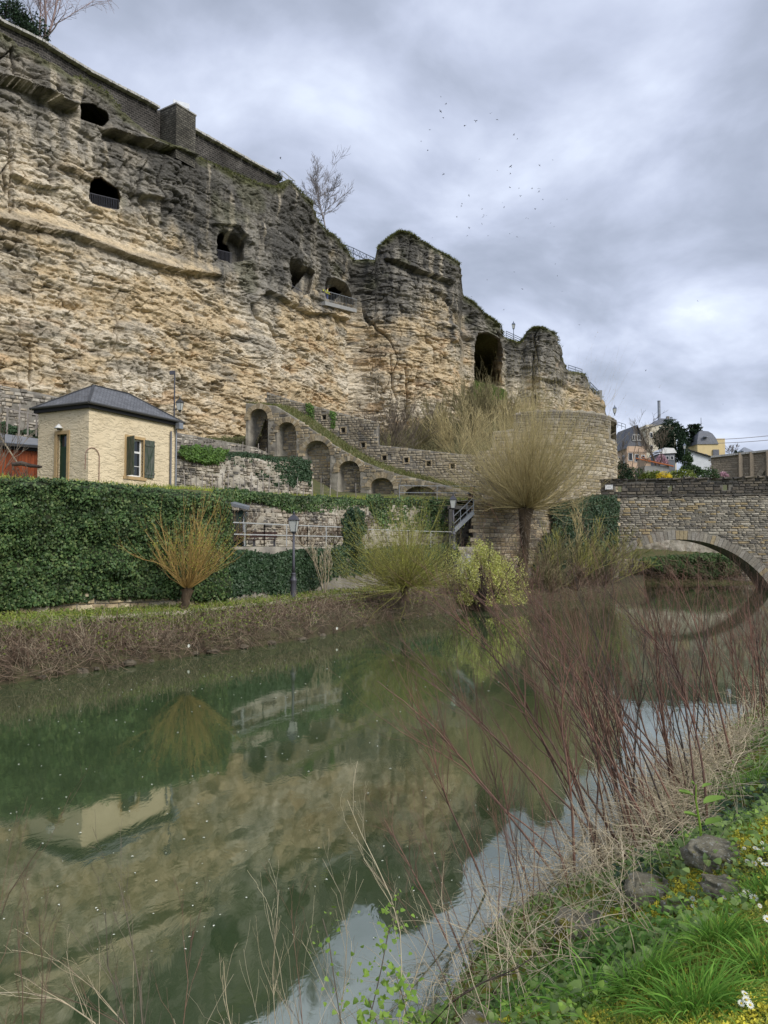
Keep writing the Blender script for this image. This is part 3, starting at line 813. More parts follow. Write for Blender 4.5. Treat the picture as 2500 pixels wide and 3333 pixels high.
bt = empty('wall_buttress', (q0[0], q0[1], 36), 'squat square stone buttress standing proud of the fortress wall', 'buttress')
A0, A1 = q0 + n_ * 1.0, q1 + n_ * 1.0; B0, B1 = q0 - n_ * 1.6, q1 - n_ * 1.6
ztl, ztr = zof(338, A0[1]), zof(378, A1[1])
ztb = (ztl + ztr) / 2
V, uv, Fs = [], [], []
cor = [B0, A0, A1, B1, B0]; su = 0
for k in range(4):
    a, b = cor[k], cor[k + 1]; L = np.hypot(*(b - a)); n0 = len(V)
    for z_ in (ztb - 4.9, ztb):
        V += [(a[0], a[1], z_), (b[0], b[1], z_)]; uv += [(su, z_), (su + L, z_)]
    Fs.append((n0, n0 + 1, n0 + 3, n0 + 2)); su += L
me = mesh('masonry', V, Fs, M_FORT2); uvgrid(me, np.array(uv)); o = obj('masonry', me, bt); o.location = -bt.location
m_ = MB(); cc = (A0 + A1 + B0 + B1) / 4
m_.box((cc[0], cc[1], ztb + .06), (np.hypot(*(q1 - q0)) + .12, 2.75, .12), math.atan2(t_[1], t_[0]))
o = m_.build('coping_slab', M_COPE, bt); o.location = -bt.location
fl = at(590, 352, 70.2)
g = empty('floodlight', fl, 'boxy floodlight in a metal frame standing on the wall buttress', 'floodlight')
m_ = MB().box((0, 0, .35), (1.5, .1, .5), .5); m_.build('lamp_housing', M_ZINC, g)
for x_ in (-.6, .6): MB().box((x_ * .88, x_ * .48, -.3), (.07, .07, 1.0), .5).build('leg', M_RAIL, g)

# ================================================================ MASONRY
STV = {}
def stone_variants(mat, n=10):
    if mat.name not in STV:
        L = []
        for k in range(n):
            j = lambda s_: random.uniform(-s_, s_)
            P = [(-.5, .5), (.5, .5), (.5, -.5), (-.5, -.5)]
            b = [(x + j(.02), .5, z + j(.02)) for x, z in ((-.5, -.5), (.5, -.5), (.5, .5), (-.5, .5))]
            mm = [(x * (.97 + j(.03)), -.15 + j(.1), z * (.95 + j(.05))) for x, z in ((-.5, -.5), (.5, -.5), (.5, .5), (-.5, .5))]
            f = [(x * (.78 + j(.12)), -.5 + j(.16), z * (.7 + j(.15))) for x, z in ((-.5, -.5), (.5, -.5), (.5, .5), (-.5, .5))]
            F_ = [(8, 9, 10, 11)] + [(i, (i + 1) % 4, 4 + (i + 1) % 4, 4 + i) for i in range(4)] + [(4 + i, 4 + (i + 1) % 4, 8 + (i + 1) % 4, 8 + i) for i in range(4)]
            L.append(mesh('stone', b + mm + f, F_, mat))
        STV[mat.name] = (L, [np.array([tuple(q.co) for q in me.vertices]) for me in L], np.array([list(p.vertices) for p in L[0].polygons]))
    return STV[mat.name]
def masonry(parent, posf, U, Vh, sw, sh, mat, keep=None, dep=.10, nparts=300, gap=.03, v0=0., name='stone', sjit=.45):
    me, vs, fs = stone_variants(mat)
    st = []
    vv = v0
    while vv < Vh:
        h = sh * random.uniform(.65, 1.35); u = -random.random() * sw
        while u < U:
            w = sw * random.uniform(1 - sjit, 1 + sjit) * (1.1 if random.random() < .85 else 1.5)
            uc, vc = u + w / 2, vv + h / 2
            if 0 < uc < U and (keep is None or keep(uc, vc)):
                if random.random() < .12 and h > sh * .9:
                    st.append((uc, vv + h * .26, w - gap, h * .5 - gap)); st.append((uc, vv + h * .76, w - gap, h * .5 - gap))
                else: st.append((uc, vc, w - gap, h - gap))
            u += w
        vv += h
    R_ = []
    for uc, vc, w, h in st:
        (x, y, z), (tx_, ty_) = posf(uc, vc)
        R_.append((w * h / (x * x + y * y), x, y, z, math.atan2(ty_, tx_), w, h, random.randrange(len(me)), dep * random.uniform(.6, 1.5)))
    R_.sort(key=lambda r: -r[0])
    off = np.array(parent.location) if parent is not None else np.zeros(3)
    for r in R_[:nparts]:
        o_ = obj(name, me[r[7]], parent, (r[1] - off[0], r[2] - off[1], r[3] - off[2]))
        o_.rotation_euler = (0, 0, r[4]); o_.scale = (r[5], r[8], r[6])
    rest = R_[nparts:]
    if rest:
        VV, FF, n0 = [], [], 0
        for r in rest:
            q = vs[r[7]] * np.array([r[5], r[8], r[6]]); ca, sa = math.cos(r[4]), math.sin(r[4])
            VV.append(np.stack([q[:, 0] * ca - q[:, 1] * sa + r[1] - off[0], q[:, 0] * sa + q[:, 1] * ca + r[2] - off[1], q[:, 2] + r[3] - off[2]], -1))
            FF.append(fs + n0); n0 += len(q)
        o_ = mk('small_stones', np.concatenate(VV), np.concatenate(FF), mat, parent)
        tag(o_, kind='stuff')
    return len(R_)
def seg_pos(A, B, out=0.0):
    """a straight vertical wall from plan point A to B; u metres along, v = height z"""
    A, B = np.array(A[:2], float), np.array(B[:2], float); L = np.hypot(*(B - A)); t = (B - A) / L; n = np.array([t[1], -t[0]])
    return (lambda u, z: ((A[0] + t[0] * u + n[0] * out, A[1] + t[1] * u + n[1] * out, z), (t[0], t[1]))), L, t, n
def sheet(name, posf, U, zb, ztf, mat, parent, nu, nv, disp=None, back=.6, off=(0, 0, 0)):
    """displaced wall sheet with real thickness; zb/ztf functions of u; disp(u,z)->outward metres"""
    us = np.linspace(0, U, nu); rows = []
    zb_ = np.array([zb(u) for u in us]); zt_ = np.array([ztf(u) for u in us])
    P0 = np.array([posf(u, 0)[0][:2] for u in us]); T0 = np.array([posf(u, 0)[1] for u in us]); N0 = np.stack([T0[:, 1], -T0[:, 0]], -1)
    for k in range(nv):
        z_ = zb_ + (zt_ - zb_) * k / (nv - 1)
        dd = disp(us, z_) if disp else 0 * us
        rows.append(np.stack([P0[:, 0] + N0[:, 0] * dd, P0[:, 1] + N0[:, 1] * dd, z_], -1))
    bk = P0 - N0 * back
    rows.append(np.stack([bk[:, 0], bk[:, 1], zt_], -1)); rows.append(np.stack([bk[:, 0], bk[:, 1], zb_], -1))
    V = np.array(rows) - np.array(off); nr = len(rows)
    Fq = gridF(nr, nu)
    e1 = [[r * nu for r in range(nr)][::-1], [r * nu + nu - 1 for r in range(nr)]]
    me = bpy.data.meshes.new(name); 
    o_ = mk(name, V.reshape(-1, 3), [Fq], mat, parent)
    return o_

# ================================================================ GROUND OF THE FAR BANK
WYp = [(-900, 2420), (-600, 2340), (0, 2225), (300, 2180), (600, 2135), (1025, 2073), (1270, 2019), (1560, 1981), (1750, 1962), (1960, 1945), (2010, 1935), (2100, 1925)]
def Yw(p): return float(EYE / ((ip(p, WYp) - 1780) / F))
HB = [(-900, 18), (-600, 20.5), (0, 26.8), (300, 28.6), (600, 30.6), (740, 32.6), (950, 37.2), (1200, 43), (1400, 49), (1560, 52), (1800, 58), (2100, 66)]
PT = [(-900, 14.5), (-600, 17.2), (0, 23.4), (600, 28), (700, 29.6), (860, 32), (1000, 35.6), (1250, 41.6), (1400, 46.3), (1500, 48.8), (1560, 50.5), (2100, 64)]
gp = np.concatenate([np.linspace(-900, 0, 60, endpoint=False), np.arange(0, 2100, 9)])
def loft(name, lines, sub, mat, amp=.06, seed=1, pcs=gp, label=None, kind='structure', col=None, smooth=True):
    rows = []
    L = [np.array([(fy(p), fz(p)) for p in pcs]) for fy, fz in lines]
    for a, b, n in zip(L[:-1], L[1:], sub):
        for k in range(n): rows.append(a + (b - a) * k / n)
    rows.append(L[-1])
    A = np.array(rows); P = np.array([[pw(p, yz[0], yz[1]) for p, yz in zip(pcs, r)] for r in A])
    P[..., 2] += amp * fbm(P[..., 0] * 1.1, P[..., 1] * 1.1, 4, seed)
    o_ = mk(name, P.reshape(-1, 3), gridF(P.shape[0], len(pcs)), mat, None, smooth)
    return tag(o_, label, kind=kind)
K = lambda c_: (lambda p: c_)
loft('far_river_bank', [(lambda p: Yw(p) - .3, K(-.8)), (lambda p: Yw(p) - .02, K(-.02)), (lambda p: Yw(p) + .25, K(.35)), (lambda p: Yw(p) + 1.3, K(.75)), (lambda p: ip(p, PT) - .8, K(1.0)), (lambda p: ip(p, PT) + .8, K(1.02)), (lambda p: ip(p, HB) + .4, K(1.1))], [2, 3, 6, 8, 4, 5], M_SOIL, .09, 3)
pcs = np.arange(-900, 1496, 10.)
loft('footpath', [(lambda p: ip(p, PT) - .62 + .1 * math.sin(p / 40), K(1.14)), (lambda p: ip(p, PT), K(1.19)), (lambda p: ip(p, PT) + .6 + .08 * math.sin(p / 31), K(1.14))], [3, 3], M_PATH, .05, 4, pcs)
# terraces: line A = top of hedge / second wall, then up to the walls behind
W2Y = lambda p: ip(p, [(-900, 18.3), (740, 33), (760, 40.5), (950, 43.5), (1200, 49), (1400, 53.5), (1560, 56), (2100, 68)])
W2Z = lambda p: ip(p, [(-900, 5.9), (740, 5.9), (760, 6.2), (1560, 6.4), (2100, 6.4)])
W1Y = lambda p: ip(p, [(-900, 30), (0, 40), (560, 46), (1015, 55.5), (1200, 56.5), (1560, 57)])
W1B = lambda p: ip(p, [(-900, 6.3), (560, 6.9), (1015, 7.2), (1560, 7.0)])
W1T = lambda p: ip(p, [(-900, 6.6), (560, 7.2), (578, 9.4), (1010, 9.5), (1020, 7.5), (1560, 7.1)])
UWY = lambda p: ip(p, [(-900, 38), (0, 47.5), (585, 57), (870, 64), (1560, 57.5)])
UWB = lambda p: ip(p, [(-900, 8), (585, 9.8), (870, 10.6), (985, 9.6), (1100, 7.9), (1560, 7.2)])
pcs = np.arange(-900, 1561, 9.)
loft('garden_terrace', [(lambda p: W2Y(p) + .1, lambda p: W2Z(p) - .2), (lambda p: W2Y(p) + .5, W2Z), (lambda p: W1Y(p) - .1, W1B), (lambda p: W1Y(p) + .1, W1T), (lambda p: UWY(p) - .1, UWB), (lambda p: UWY(p) + 1.2, lambda p: UWB(p) + .1)], [1, 6, 2, 8, 2], M_TURF, .08, 5, pcs)
loft('lower_terrace', [(lambda p: ip(p, HB) + .1, K(3.3)), (lambda p: ip(p, HB) + .4, K(3.5)), (lambda p: W2Y(p) + .3, K(3.55))], [1, 6], M_TURF, .04, 6, np.arange(745, 1500, 9.))
# slope from the stair walls up to the cliff foot
SL0Y = lambda p: ip(p, [(-900, 39), (0, 48.2), (585, 57.8), (865, 64.6), (872, 69.9), (1300, 67.2), (1560, 65.4), (1700, 65.2), (1790, 65.), (2100, 78)])
SL0Z = lambda p: ip(p, [(-900, 9), (0, 13.0), (585, 11.6), (830, 11.6), (872, 14.8), (1000, 13.5), (1220, 11.2), (1560, 10.2), (1800, 10), (2100, 8)])
SL1Z = lambda p: ip(p, [(-900, 11), (0, 13.6), (300, 13.5), (600, 13.2), (870, 14.8), (1000, 15.5), (1250, 17.2), (1500, 19.5), (1560, 21.5), (1640, 21.5), (1700, 19), (1800, 17), (1960, 16), (2100, 12)])
loft('slope_under_cliff', [(lambda p: SL0Y(p) - .4, SL0Z), (SL0Y, SL0Z), (lambda p: ip(p, CY) - .3, SL1Z), (lambda p: ip(p, CY) + 3., lambda p: SL1Z(p) + .6)], [1, 14, 2], M_TURF, .25, 7, np.arange(-900, 2101, 12.))
# wide land sheet to the horizon and the hillside beyond the bridge
V = np.array([(x, y, -1.2) for y in (-1500, 60, 2500) for x in (-2500, 0, 2500)], float)
tag(mk('ground', V, gridF(3, 3), M_TURF), kind='structure')
gx = np.linspace(12, 420, 90); gy = np.concatenate([np.linspace(71, 160, 40), np.linspace(165, 700, 30)])
GX, GY = np.meshgrid(gx, gy)
def hillz(X, Y):
    a = np.interp(Y, [71, 75, 76.5, 84, 87, 92, 120, 150, 200, 300, 700], [-1, -.6, 2.1, 2.3, 4.0, 6, 12.5, 16.5, 19, 22, 30])
    return a + .5 * fbm(np.asarray(X) / 8, np.asarray(Y) / 8, 3, 9)
GZ = hillz(GX, GY)
tag(mk('hillside', np.stack([GX, GY, GZ], -1).reshape(-1, 3), gridF(len(gy), len(gx)), M_TURF, None, True), kind='structure')
# river
wx, wy = np.linspace(-90, 130, 12), np.linspace(-60, 77, 10)
WX, WY_ = np.meshgrid(wx, wy)
tag(mk('river_water', np.stack([WX, WY_, 0 * WX], -1).reshape(-1, 3), gridF(10, 12), M_WATER), kind='structure')
# near bank
EDG = [(-30, -14), (-12, -3.4), (-6, 1.2), (-2.2, 4.1), (-.75, 5.0), (.32, 5.85), (.9, 7.1), (2.1, 8.3), (3.0, 9.9), (6.3, 14.6), (9.0, 18.4), (17, 33), (31.5, 60), (42, 78), (60, 110)]
def bank_d(X, Y):
    X, Y = np.asarray(X, float), np.asarray(Y, float)
    best = np.full(X.shape, 1e9); sg = np.ones(X.shape)
    for (x0, y0), (x1, y1) in zip(EDG[:-1], EDG[1:]):
        vx, vy = x1 - x0, y1 - y0; L2 = vx * vx + vy * vy
        t = np.clip(((X - x0) * vx + (Y - y0) * vy) / L2, 0, 1)
        dd = np.hypot(X - x0 - t * vx, Y - y0 - t * vy); cr_ = vx * (Y - y0) - vy * (X - x0)
        m = dd < best
        best = np.where(m, dd, best); sg = np.where(m, np.where(cr_ < 0, 1, -1), sg)
    return best * sg
def bank_z(X, Y):
    dd = bank_d(X, Y)
    z = np.interp(dd, [-6, -1.5, -.25, 0, .3, 1.1, 1.9, 2.4, 3.0, 4.5, 12, 60], [-2, -.9, -.25, -.03, .22, .68, 1.22, 1.60, 1.82, 1.92, 2.1, 3.5])
    X, Y = np.asarray(X, float), np.asarray(Y, float)
    return z + np.clip(dd, 0, 1) * (.10 * fbm(X * .9, Y * .9, 3, 12) + .035 * fbm(X * 5, Y * 5, 3, 13))
def near_grid(x0, x1, y0, y1, st, mat, name):
    gx, gy = np.arange(x0, x1 + st / 2, st), np.arange(y0, y1 + st / 2, st)
    A, B = np.meshgrid(gx, gy); Zz = bank_z(A, B)
    F_ = gridF(len(gy), len(gx)); V = np.stack([A, B, Zz], -1).reshape(-1, 3)
    return V, F_
V1, F1 = near_grid(-3, 9, 1.0, 13, .06, None, '')
keep = ~((V1[F1][:, :, 0].min(1) < -9))
tag(mk('near_river_bank', V1, F1, M_NEAR, None, True), kind='structure')
gx, gy = np.arange(-30, 80, .8), np.arange(-20, 100, .8)
A, B = np.meshgrid(gx, gy); Zz = bank_z(A, B)
V2 = np.stack([A, B, Zz], -1).reshape(-1, 3); F2 = gridF(len(gy), len(gx))
ctr = V2[F2].mean(1)
F2 = F2[~((ctr[:, 0] > -2.6) & (ctr[:, 0] < 8.6) & (ctr[:, 1] > 1.4) & (ctr[:, 1] < 12.6))]
F2 = F2[~((V2[F2][:, :, 2].max(1) < -.8))]
V2[:, 2] -= .02
tag(mk('meadow', V2, F2, M_NEAR, None, True), kind='structure')
def near_hit(px, py):
    """point where the sight line of a photograph pixel meets the near bank"""
    o_ = np.array([0, 0, EYE]); p1 = np.array(at(px, py, 1.0)); dr = (p1 - o_)
    for t in np.arange(1.2, 60, .02):
        q = o_ + dr * t
        if q[2] <= bank_z(q[0], q[1]) or q[2] < 0: return q
    return q

# ================================================================ STAIR ARCADE UNDER THE CLIFF
def line_tools(A, B):
    posf, L, t, n = seg_pos(A, B)
    def u_px(px, z=8.):
        k, c_, s_ = (px - 1250) / F, CP, (z - EYE) * SP
        return (k * (A[1] * c_ + s_) - A[0]) / (t[0] - k * c_ * t[1])
    Yu = lambda u: A[1] + t[1] * u
    zz_ = lambda px, py, z=8.: zof(py, Yu(u_px(px, z)))
    return posf, L, t, n, u_px, Yu, zz_
def arch_ring(parent, posf, uc, zs, hw, rise, ring, n, mat, out=.03, dep=.25, a0=0., a1=math.pi, name='voussoir'):
    off = Vector(parent.location)
    for k in range(n):
        b0, b1 = a0 + (a1 - a0) * (k + .04) / n, a0 + (a1 - a0) * (k + .96) / n
        rg = ring * random.uniform(.85, 1.12); oo = out + random.uniform(-.01, .04)
        P = []
        for dd in (oo, -dep):
            for b, e in ((b0, 0), (b1, 0), (b1, rg), (b0, rg)):
                u, z = uc - math.cos(b) * (hw + e), zs + math.sin(b) * (rise + e)
                (x, y, z), (tx_, ty_) = posf(u, z)
                P.append(Vector((x + ty_ * dd, y - tx_ * dd, z)) - off)
        m_ = MB(); m_.add(P, [(0, 1, 2, 3), (7, 6, 5, 4), (0, 4, 5, 1), (1, 5, 6, 2), (2, 6, 7, 3), (3, 7, 4, 0)])
        m_.build(name, mat, parent)
A, B = pw(799, 64.6, 10), pw(1545, 57.6, 7)
posf, L, t, n, u_px, Yu, zz_ = line_tools(A, B)
topA = [(799, 1312), (896, 1321), (949, 1353), (1032, 1409), (1081, 1445), (1174, 1499), (1247, 1528), (1300, 1545), (1427, 1574), (1545, 1606)]
ut = [u_px(p) for p, _ in topA]; zt_ = [zz_(p, y) for p, y in topA]
ztop = lambda u: float(np.interp(u, ut, zt_))
ARC = [(839, 31, 1330, 1362, 1.2), (932, 30, 1374, 1402, 1.0), (1030, 43, 1434, 1478, .8), (1136, 35, 1500, 1532, .8), (1242, 38, 1555, 1588, .8), (1367, 54, 1582, 1618, .9)]
AR = []
for pc, hw, yc, ys, dep in ARC:
    uc = u_px(pc); h_ = (u_px(pc + hw) - u_px(pc - hw)) / 2
    AR.append((uc, h_, zz_(pc, ys), zz_(pc, yc) - zz_(pc, ys), dep))
def in_arch(u, z, pad=0.):
    r = np.zeros(np.broadcast(np.asarray(u), np.asarray(z)).shape)
    for uc, h_, zs, rise, dep in AR:
        m = (np.abs(u - uc) < h_ + pad) & (z < zs) | ((((u - uc) / (h_ + pad)) ** 2 + ((z - zs) / (rise + pad)) ** 2 < 1) & (z >= zs))
        r = np.where(m, dep, r)
    return r
arc = empty('stair_arcade', (A[0], A[1], 6), 'descending stone stair wall with six blind arches at the cliff foot', 'wall')
sheet('backing', posf, L, lambda u: 5.5, ztop, M_MORTAR, arc, 420, 110, lambda u, z: -in_arch(u, z) + .04 * fbm(u * 3, z * 3, 3, 201), 2.4, tuple(arc.location))
def posA(u, z):
    (x, y, zz2), tt = posf(u, z); dd = -float(in_arch(u, z)) - .02
    return (x + tt[1] * dd, y - tt[0] * dd, zz2), tt
def keepA(u, z):
    a, b, c_ = float(in_arch(u, z)), float(in_arch(u, z, .32)), float(in_arch(u, z, -.12))
    return (a == b or False) and z < ztop(u) - .08 if a == 0 else c_ > 0 and z < ztop(u)
masonry(arc, posA, L, 14.5, .42, .24, M_ARCSTONE, keepA, .10, 300, .035, 6.6)
for (uc, h_, zs, rise, dep), nv in zip(AR, (13, 13, 17, 15, 16, 19)):
    arch_ring(arc, posf, uc, zs, h_, rise, .42, nv, M_ARCSTONE, .04, .3, -.1, math.pi + .1)
# upper stair wall with square loopholes
A2, B2 = pw(868, 68.6, 15), pw(1790, 62.4, 10)
posf2, L2, t2, n2_, u2, Yu2, zz2 = line_tools(A2, B2)
topU = [(868, 1276), (880, 1280), (942, 1300), (1068, 1334), (1224, 1373), (1225.5, 1448), (1300, 1456), (1514, 1480), (1620, 1490), (1700, 1500), (1790, 1506)]
ut2 = [u2(p, 12) for p, _ in topU]; zt2 = [zz2(p, y, 12) for p, y in topU]
ztopU = lambda u: float(np.interp(u, ut2, zt2))
LOOP = [(u2(p, 12), zz2(p, y, 12)) for p, y in ((1055, 1359), (1117, 1401), (1182, 1449), (1251, 1491), (1322, 1498), (1395, 1510), (1473, 1518), (1552, 1526))]
def in_loop(u, z, pad=0.):
    r = np.zeros(np.broadcast(np.asarray(u), np.asarray(z)).shape)
    for a, b in LOOP: r = np.where((np.abs(u - a) < .17 + pad) & (np.abs(z - b) < .19 + pad), 1., r)
    return r
uw = empty('loophole_wall', (A2[0], A2[1], 8), 'upper stone stair wall pierced by a row of small square loopholes', 'wall')
sheet('backing', posf2, L2, lambda u: 7.0, ztopU, M_MORTAR_D, uw, 560, 60, lambda u, z: -.8 * in_loop(u, z) + .03 * fbm(u * 3, z * 3, 3, 211), 1.2, tuple(uw.location))
masonry(uw, lambda u, z: posf2(u, z), L2, 17.2, .38, .22, M_UPSTONE, lambda u, z: z < ztopU(u) - .06 and in_loop(u, z, .22) == 0, .08, 300, .035, 7.6)
for a, b in LOOP:
    for du, dz, w, h in ((0, .27, .62, .13), (0, -.27, .62, .13), (-.25, 0, .13, .38), (.25, 0, .13, .38)):
        (x, y, z), tt = posf2(a + du, b + dz)
        me_ = stone_variants(M_ARCSTONE)[0][0]
        o = obj('loophole_stone', me_, uw, (x - uw.location[0], y - uw.location[1], z - uw.location[2])); o.rotation_euler = (0, 0, math.atan2(tt[1], tt[0])); o.scale = (w, .14, h)
# grassy stair ramp between the two
us = np.linspace(0, L * .985, 90); R0, R1 = [], []
for u in us:
    (x, y, _), tt = posf(u, 0); z = ztop(u)
    R0.append((x - tt[1] * -.02, y + .1, z + .02)); R1.append((x - tt[1] * 3.6, y + tt[0] * 3.6 + .4, z + .35))
rp = np.array([np.array(R0) * (1 - f) + np.array(R1) * f for f in (0, .3, .6, 1)])
rp[..., 2] += .07 * fbm(rp[..., 0] * 2, rp[..., 1] * 2, 3, 5)
tag(mk('stair_ramp', rp.reshape(-1, 3), gridF(4, 90), M_TURF), kind='structure')
RAMP = rp

# ================================================================ ROUND BASTION
BC, BR = np.array([13.75, 70.2]), 7.25
def posB(u, z):
    a = math.atan2(-BC[1], -BC[0]) + u / BR
    return (BC[0] + BR * math.cos(a), BC[1] + BR * math.sin(a), z), (-math.sin(a), math.cos(a))
UB = BR * 2.3
tB = [(0, 14.75), (UB * .3, 14.85), (UB * .55, 14.7), (UB, 14.4)]
ztB = lambda u: float(np.interp(u, [p[0] for p in tB], [p[1] for p in tB])) + .05 * math.sin(u * 5)
def pxB(u, z=12.): 
    (x, y, _), _t = posB(u, z); return float(py_of(x, y, z)[0])
ub = np.linspace(0, BR * 1.75, 400); pb = np.array([pxB(u) for u in ub]); km = int(np.argmax(pb))
uw0, uw1 = float(np.interp(1990, pb[:km], ub[:km])), float(np.interp(2006.5, pb[:km], ub[:km]))
zw1, zw0 = zof(1371, 66.), zof(1412, 66.)
winB = lambda u, z, pad=0.: ((u > uw0 - pad) & (u < uw1 + pad) & (z < zw1 + pad) & (z > zw0 - pad + (zw1 - zw0) * -.0))
bas = empty('round_bastion', (BC[0], BC[1], 0), 'tall round sandstone bastion with one square opening beside the bridge', 'bastion')
us_, zs_ = np.linspace(0, UB, 260), np.linspace(1.0, 15, 70)
sheet('backing', posB, UB, lambda u: 1.0, ztB, M_MORTAR, bas, 300, 110, lambda u, z: .03 * fbm(u * 3, z * 3, 3, 221), 1.6, tuple(bas.location))
bo = bas.children[0]
for v_ in bo.data.vertices:
    x_, y_, z_ = v_.co[0] + BC[0], v_.co[1] + BC[1], v_.co[2]
    if y_ < 72 and x_ > 17 and zw0 - .4 < z_ < zw1:
        p_ = float(py_of(x_, y_, z_)[0])
        if 1989 - (zw1 - z_) * 0 < p_ < 2006: v_.co[1] += 1.6
masonry(bas, posB, UB, 15, .46, .27, M_BASTION, lambda u, z: z < ztB(u) - .05 and not (zw0 - .5 < z < zw1 + .12 and 1983 < pxB(u) < 2012), .09, 300, .04, 4.)
# left curtain of the bastion, running behind the willow
Pst = np.array(posB(0, 0)[0][:2]); Tst = np.array(posB(0, 0)[1])
A3 = Pst - Tst * 4.6
posf3, L3, t3, n3_ = seg_pos(A3, Pst)
ztC = lambda u: float(np.interp(u, [0, 1.2, 1.25, 3.0, 3.05, L3], [11.4, 11.6, 13.1, 13.3, 14.6, 14.75]))
cur = empty('bastion_curtain', (A3[0], A3[1], 0), 'short stepped stone curtain wall left of the round bastion behind the big willow', 'wall')
sheet('backing', posf3, L3, lambda u: 1., ztC, M_MORTAR, cur, 60, 60, lambda u, z: .03 * fbm(u * 3, z * 3, 3, 231), 1.6, tuple(cur.location))
masonry(cur, posf3, L3, 15, .46, .27, M_BASTION, lambda u, z: z < ztC(u) - .05, .09, 120, .04, 8.)
V = []
for r in (0., BR - .6):
    for k in range(25):
        a = -math.pi * .5 + k * math.pi / 24; V.append((BC[0] + r * math.cos(a), BC[1] + r * math.sin(a), 14.2))
o = mk('platform', V, gridF(2, 25), M_TURF, bas); o.location = -bas.location

# lower quay wall under the willow
A4, B4 = pw(1541, 52.6, 5), pw(2012, 62.6, 5)
posf4, L4, t4, n4_, u4, Yu4, zz4 = line_tools(A4, B4)
qw = empty('quay_wall', (A4[0], A4[1], 0), 'square cut stone quay wall running from the steel stair behind the willow trunk', 'wall')
zt4 = lambda u: 6.7 + .12 * math.sin(u * .7) + u * .05
sheet('backing', posf4, L4, lambda u: .5, zt4, M_MORTAR, qw, 120, 40, lambda u, z: .03 * fbm(u * 3, z * 3, 3, 241), 8., tuple(qw.location))
masonry(qw, posf4, L4, 7.3, .46, .24, M_ARCSTONE, lambda u, z: z < zt4(u) - .05, .09, 290, .035, 2.)
# ================================================================ BRIDGE
A5 = np.array(pw(1925, 64.6, 6)[:2]); B5 = np.array([53., 57.9])
posR, LR, tR, nR, uR, YuR, zzR = line_tools((*A5, 0), (*B5, 0))
ucR = uR(2213, 3); zcR, rR = -3.9, 8.03
intr = lambda u: zcR + math.sqrt(max(0, rR * rR - (u - ucR) ** 2)) if abs(u - ucR) < rR else -1.2
ZS = 7.62
brd = empty('stone_bridge', (*posR(ucR, 0)[0][:2], 0), 'old stone arch bridge with loopholed dark parapet crossing the river', 'bridge')
def strip(name, us, fb, ft, out, mat, nv=2, flip=False):
    rows = []
    for k in range(nv):
        r = []
        for u in us:
            b, tt_ = fb(u), ft(u); z = b + (tt_ - b) * k / (nv - 1)
            (x, y, z), tt = posR(u, z); r.append((x + tt[1] * out, y - tt[0] * out, z))
        rows.append(r)
    o_ = mk(name, np.array(rows).reshape(-1, 3) - np.array(brd.location), gridF(nv, len(us), flip), mat, brd)
    return o_
us = np.unique(np.concatenate([np.linspace(0, ucR - rR, 20), ucR + rR * np.sin(np.linspace(-math.pi / 2, math.pi / 2, 90)), np.linspace(ucR + rR, LR, 30)]))
fb_ = lambda u: max(-1.2, intr(u))
DEP = 4.6
strip('front_backing', us, fb_, lambda u: ZS, 0, M_MORTAR, 12)
strip('rear_wall', us, fb_, lambda u: ZS, -DEP, M_BRSTONE, 2, True)
V = []
an = np.linspace(.02, math.pi - .02, 60)
for dd in np.linspace(0, DEP, 10):
    for a in an:
        (x, y, z), tt = posR(ucR - math.cos(a) * rR, zcR + math.sin(a) * rR); V.append((x - tt[1] * dd, y + tt[0] * dd, z + .02 * random.random()))
mk('vault', np.array(V) - np.array(brd.location), gridF(10, 60), M_VOUSS, brd)
V = []
for dd in (0, -.0 + DEP):
    for u in (0, LR): 
        (x, y, z), tt = posR(u, ZS); V.append((x - tt[1] * dd, y + tt[0] * dd, ZS + .1))
mk('deck', np.array(V) - np.array(brd.location), gridF(2, 2), M_PATH, brd)
def keepR(u, z):
    return z < ZS - .04 and math.hypot(u - ucR, z - zcR) > rR + .80 and u < uR(2560, 5)
masonry(brd, lambda u, z: posR(u, z), LR, ZS, .44, .185, M_BRSTONE, keepR, .11, 300, .035, -.2)
arch_ring(brd, posR, ucR, zcR, rR, rR, .72, 58, M_VOUSS, .03, .35, .5, math.pi - .5)
HL = [(uR(2004, 8), uR(2026, 8)), (uR(2173, 8), uR(2191, 8)), (uR(2354, 8), uR(2372, 8)), (uR(2540, 8), uR(2558, 8))]
ZP0, ZH0, ZH1, ZP1 = 7.86, 8.12, 8.60, 9.16
tpR = lambda u: ZP1 + .05 * math.sin(u * 1.1) + .03 * math.sin(u * 3.7) + .004 * u
def pbox(u0, u1, z0, z1, name='parapet_backing', mat=M_MORTAR_D, o0=-.03, o1=-.55):
    P = []
    for z in (z0, z1):
        for u, oo in ((u0, o0), (u1, o0), (u1, o1), (u0, o1)):
            (x, y, _), tt = posR(u, 0); zz3 = z if z is not None else tpR(u) - .03
            P.append((x + tt[1] * oo - brd.location[0], y - tt[0] * oo - brd.location[1], zz3))
    return MB().hexa(P).build(name, mat, brd)
prev = 0.
for a, b in HL:
    nseg = max(1, int((a - prev) / 2))
    for k in range(nseg): pbox(prev + (a - prev) * k / nseg, prev + (a - prev) * (k + 1) / nseg, ZS + .1, None)
    pbox(a, b, ZS + .1, ZH0); pbox(a, b, ZH1, None)
    prev = b
pbox(prev, LR, ZS + .1, None)
inH = lambda u, z: any(a - .12 < u < b + .12 for a, b in HL) and ZH0 - .12 < z < ZH1 + .12
masonry(brd, lambda u, z: posR(u, z), uR(2560, 8), ZP1, .46, .235, M_PARSTONE, lambda u, z: ZP0 < z < tpR(u) - .2 and not inH(u, z), .11, 290, .035, ZP0, name='parapet_stone')
u = 0.1
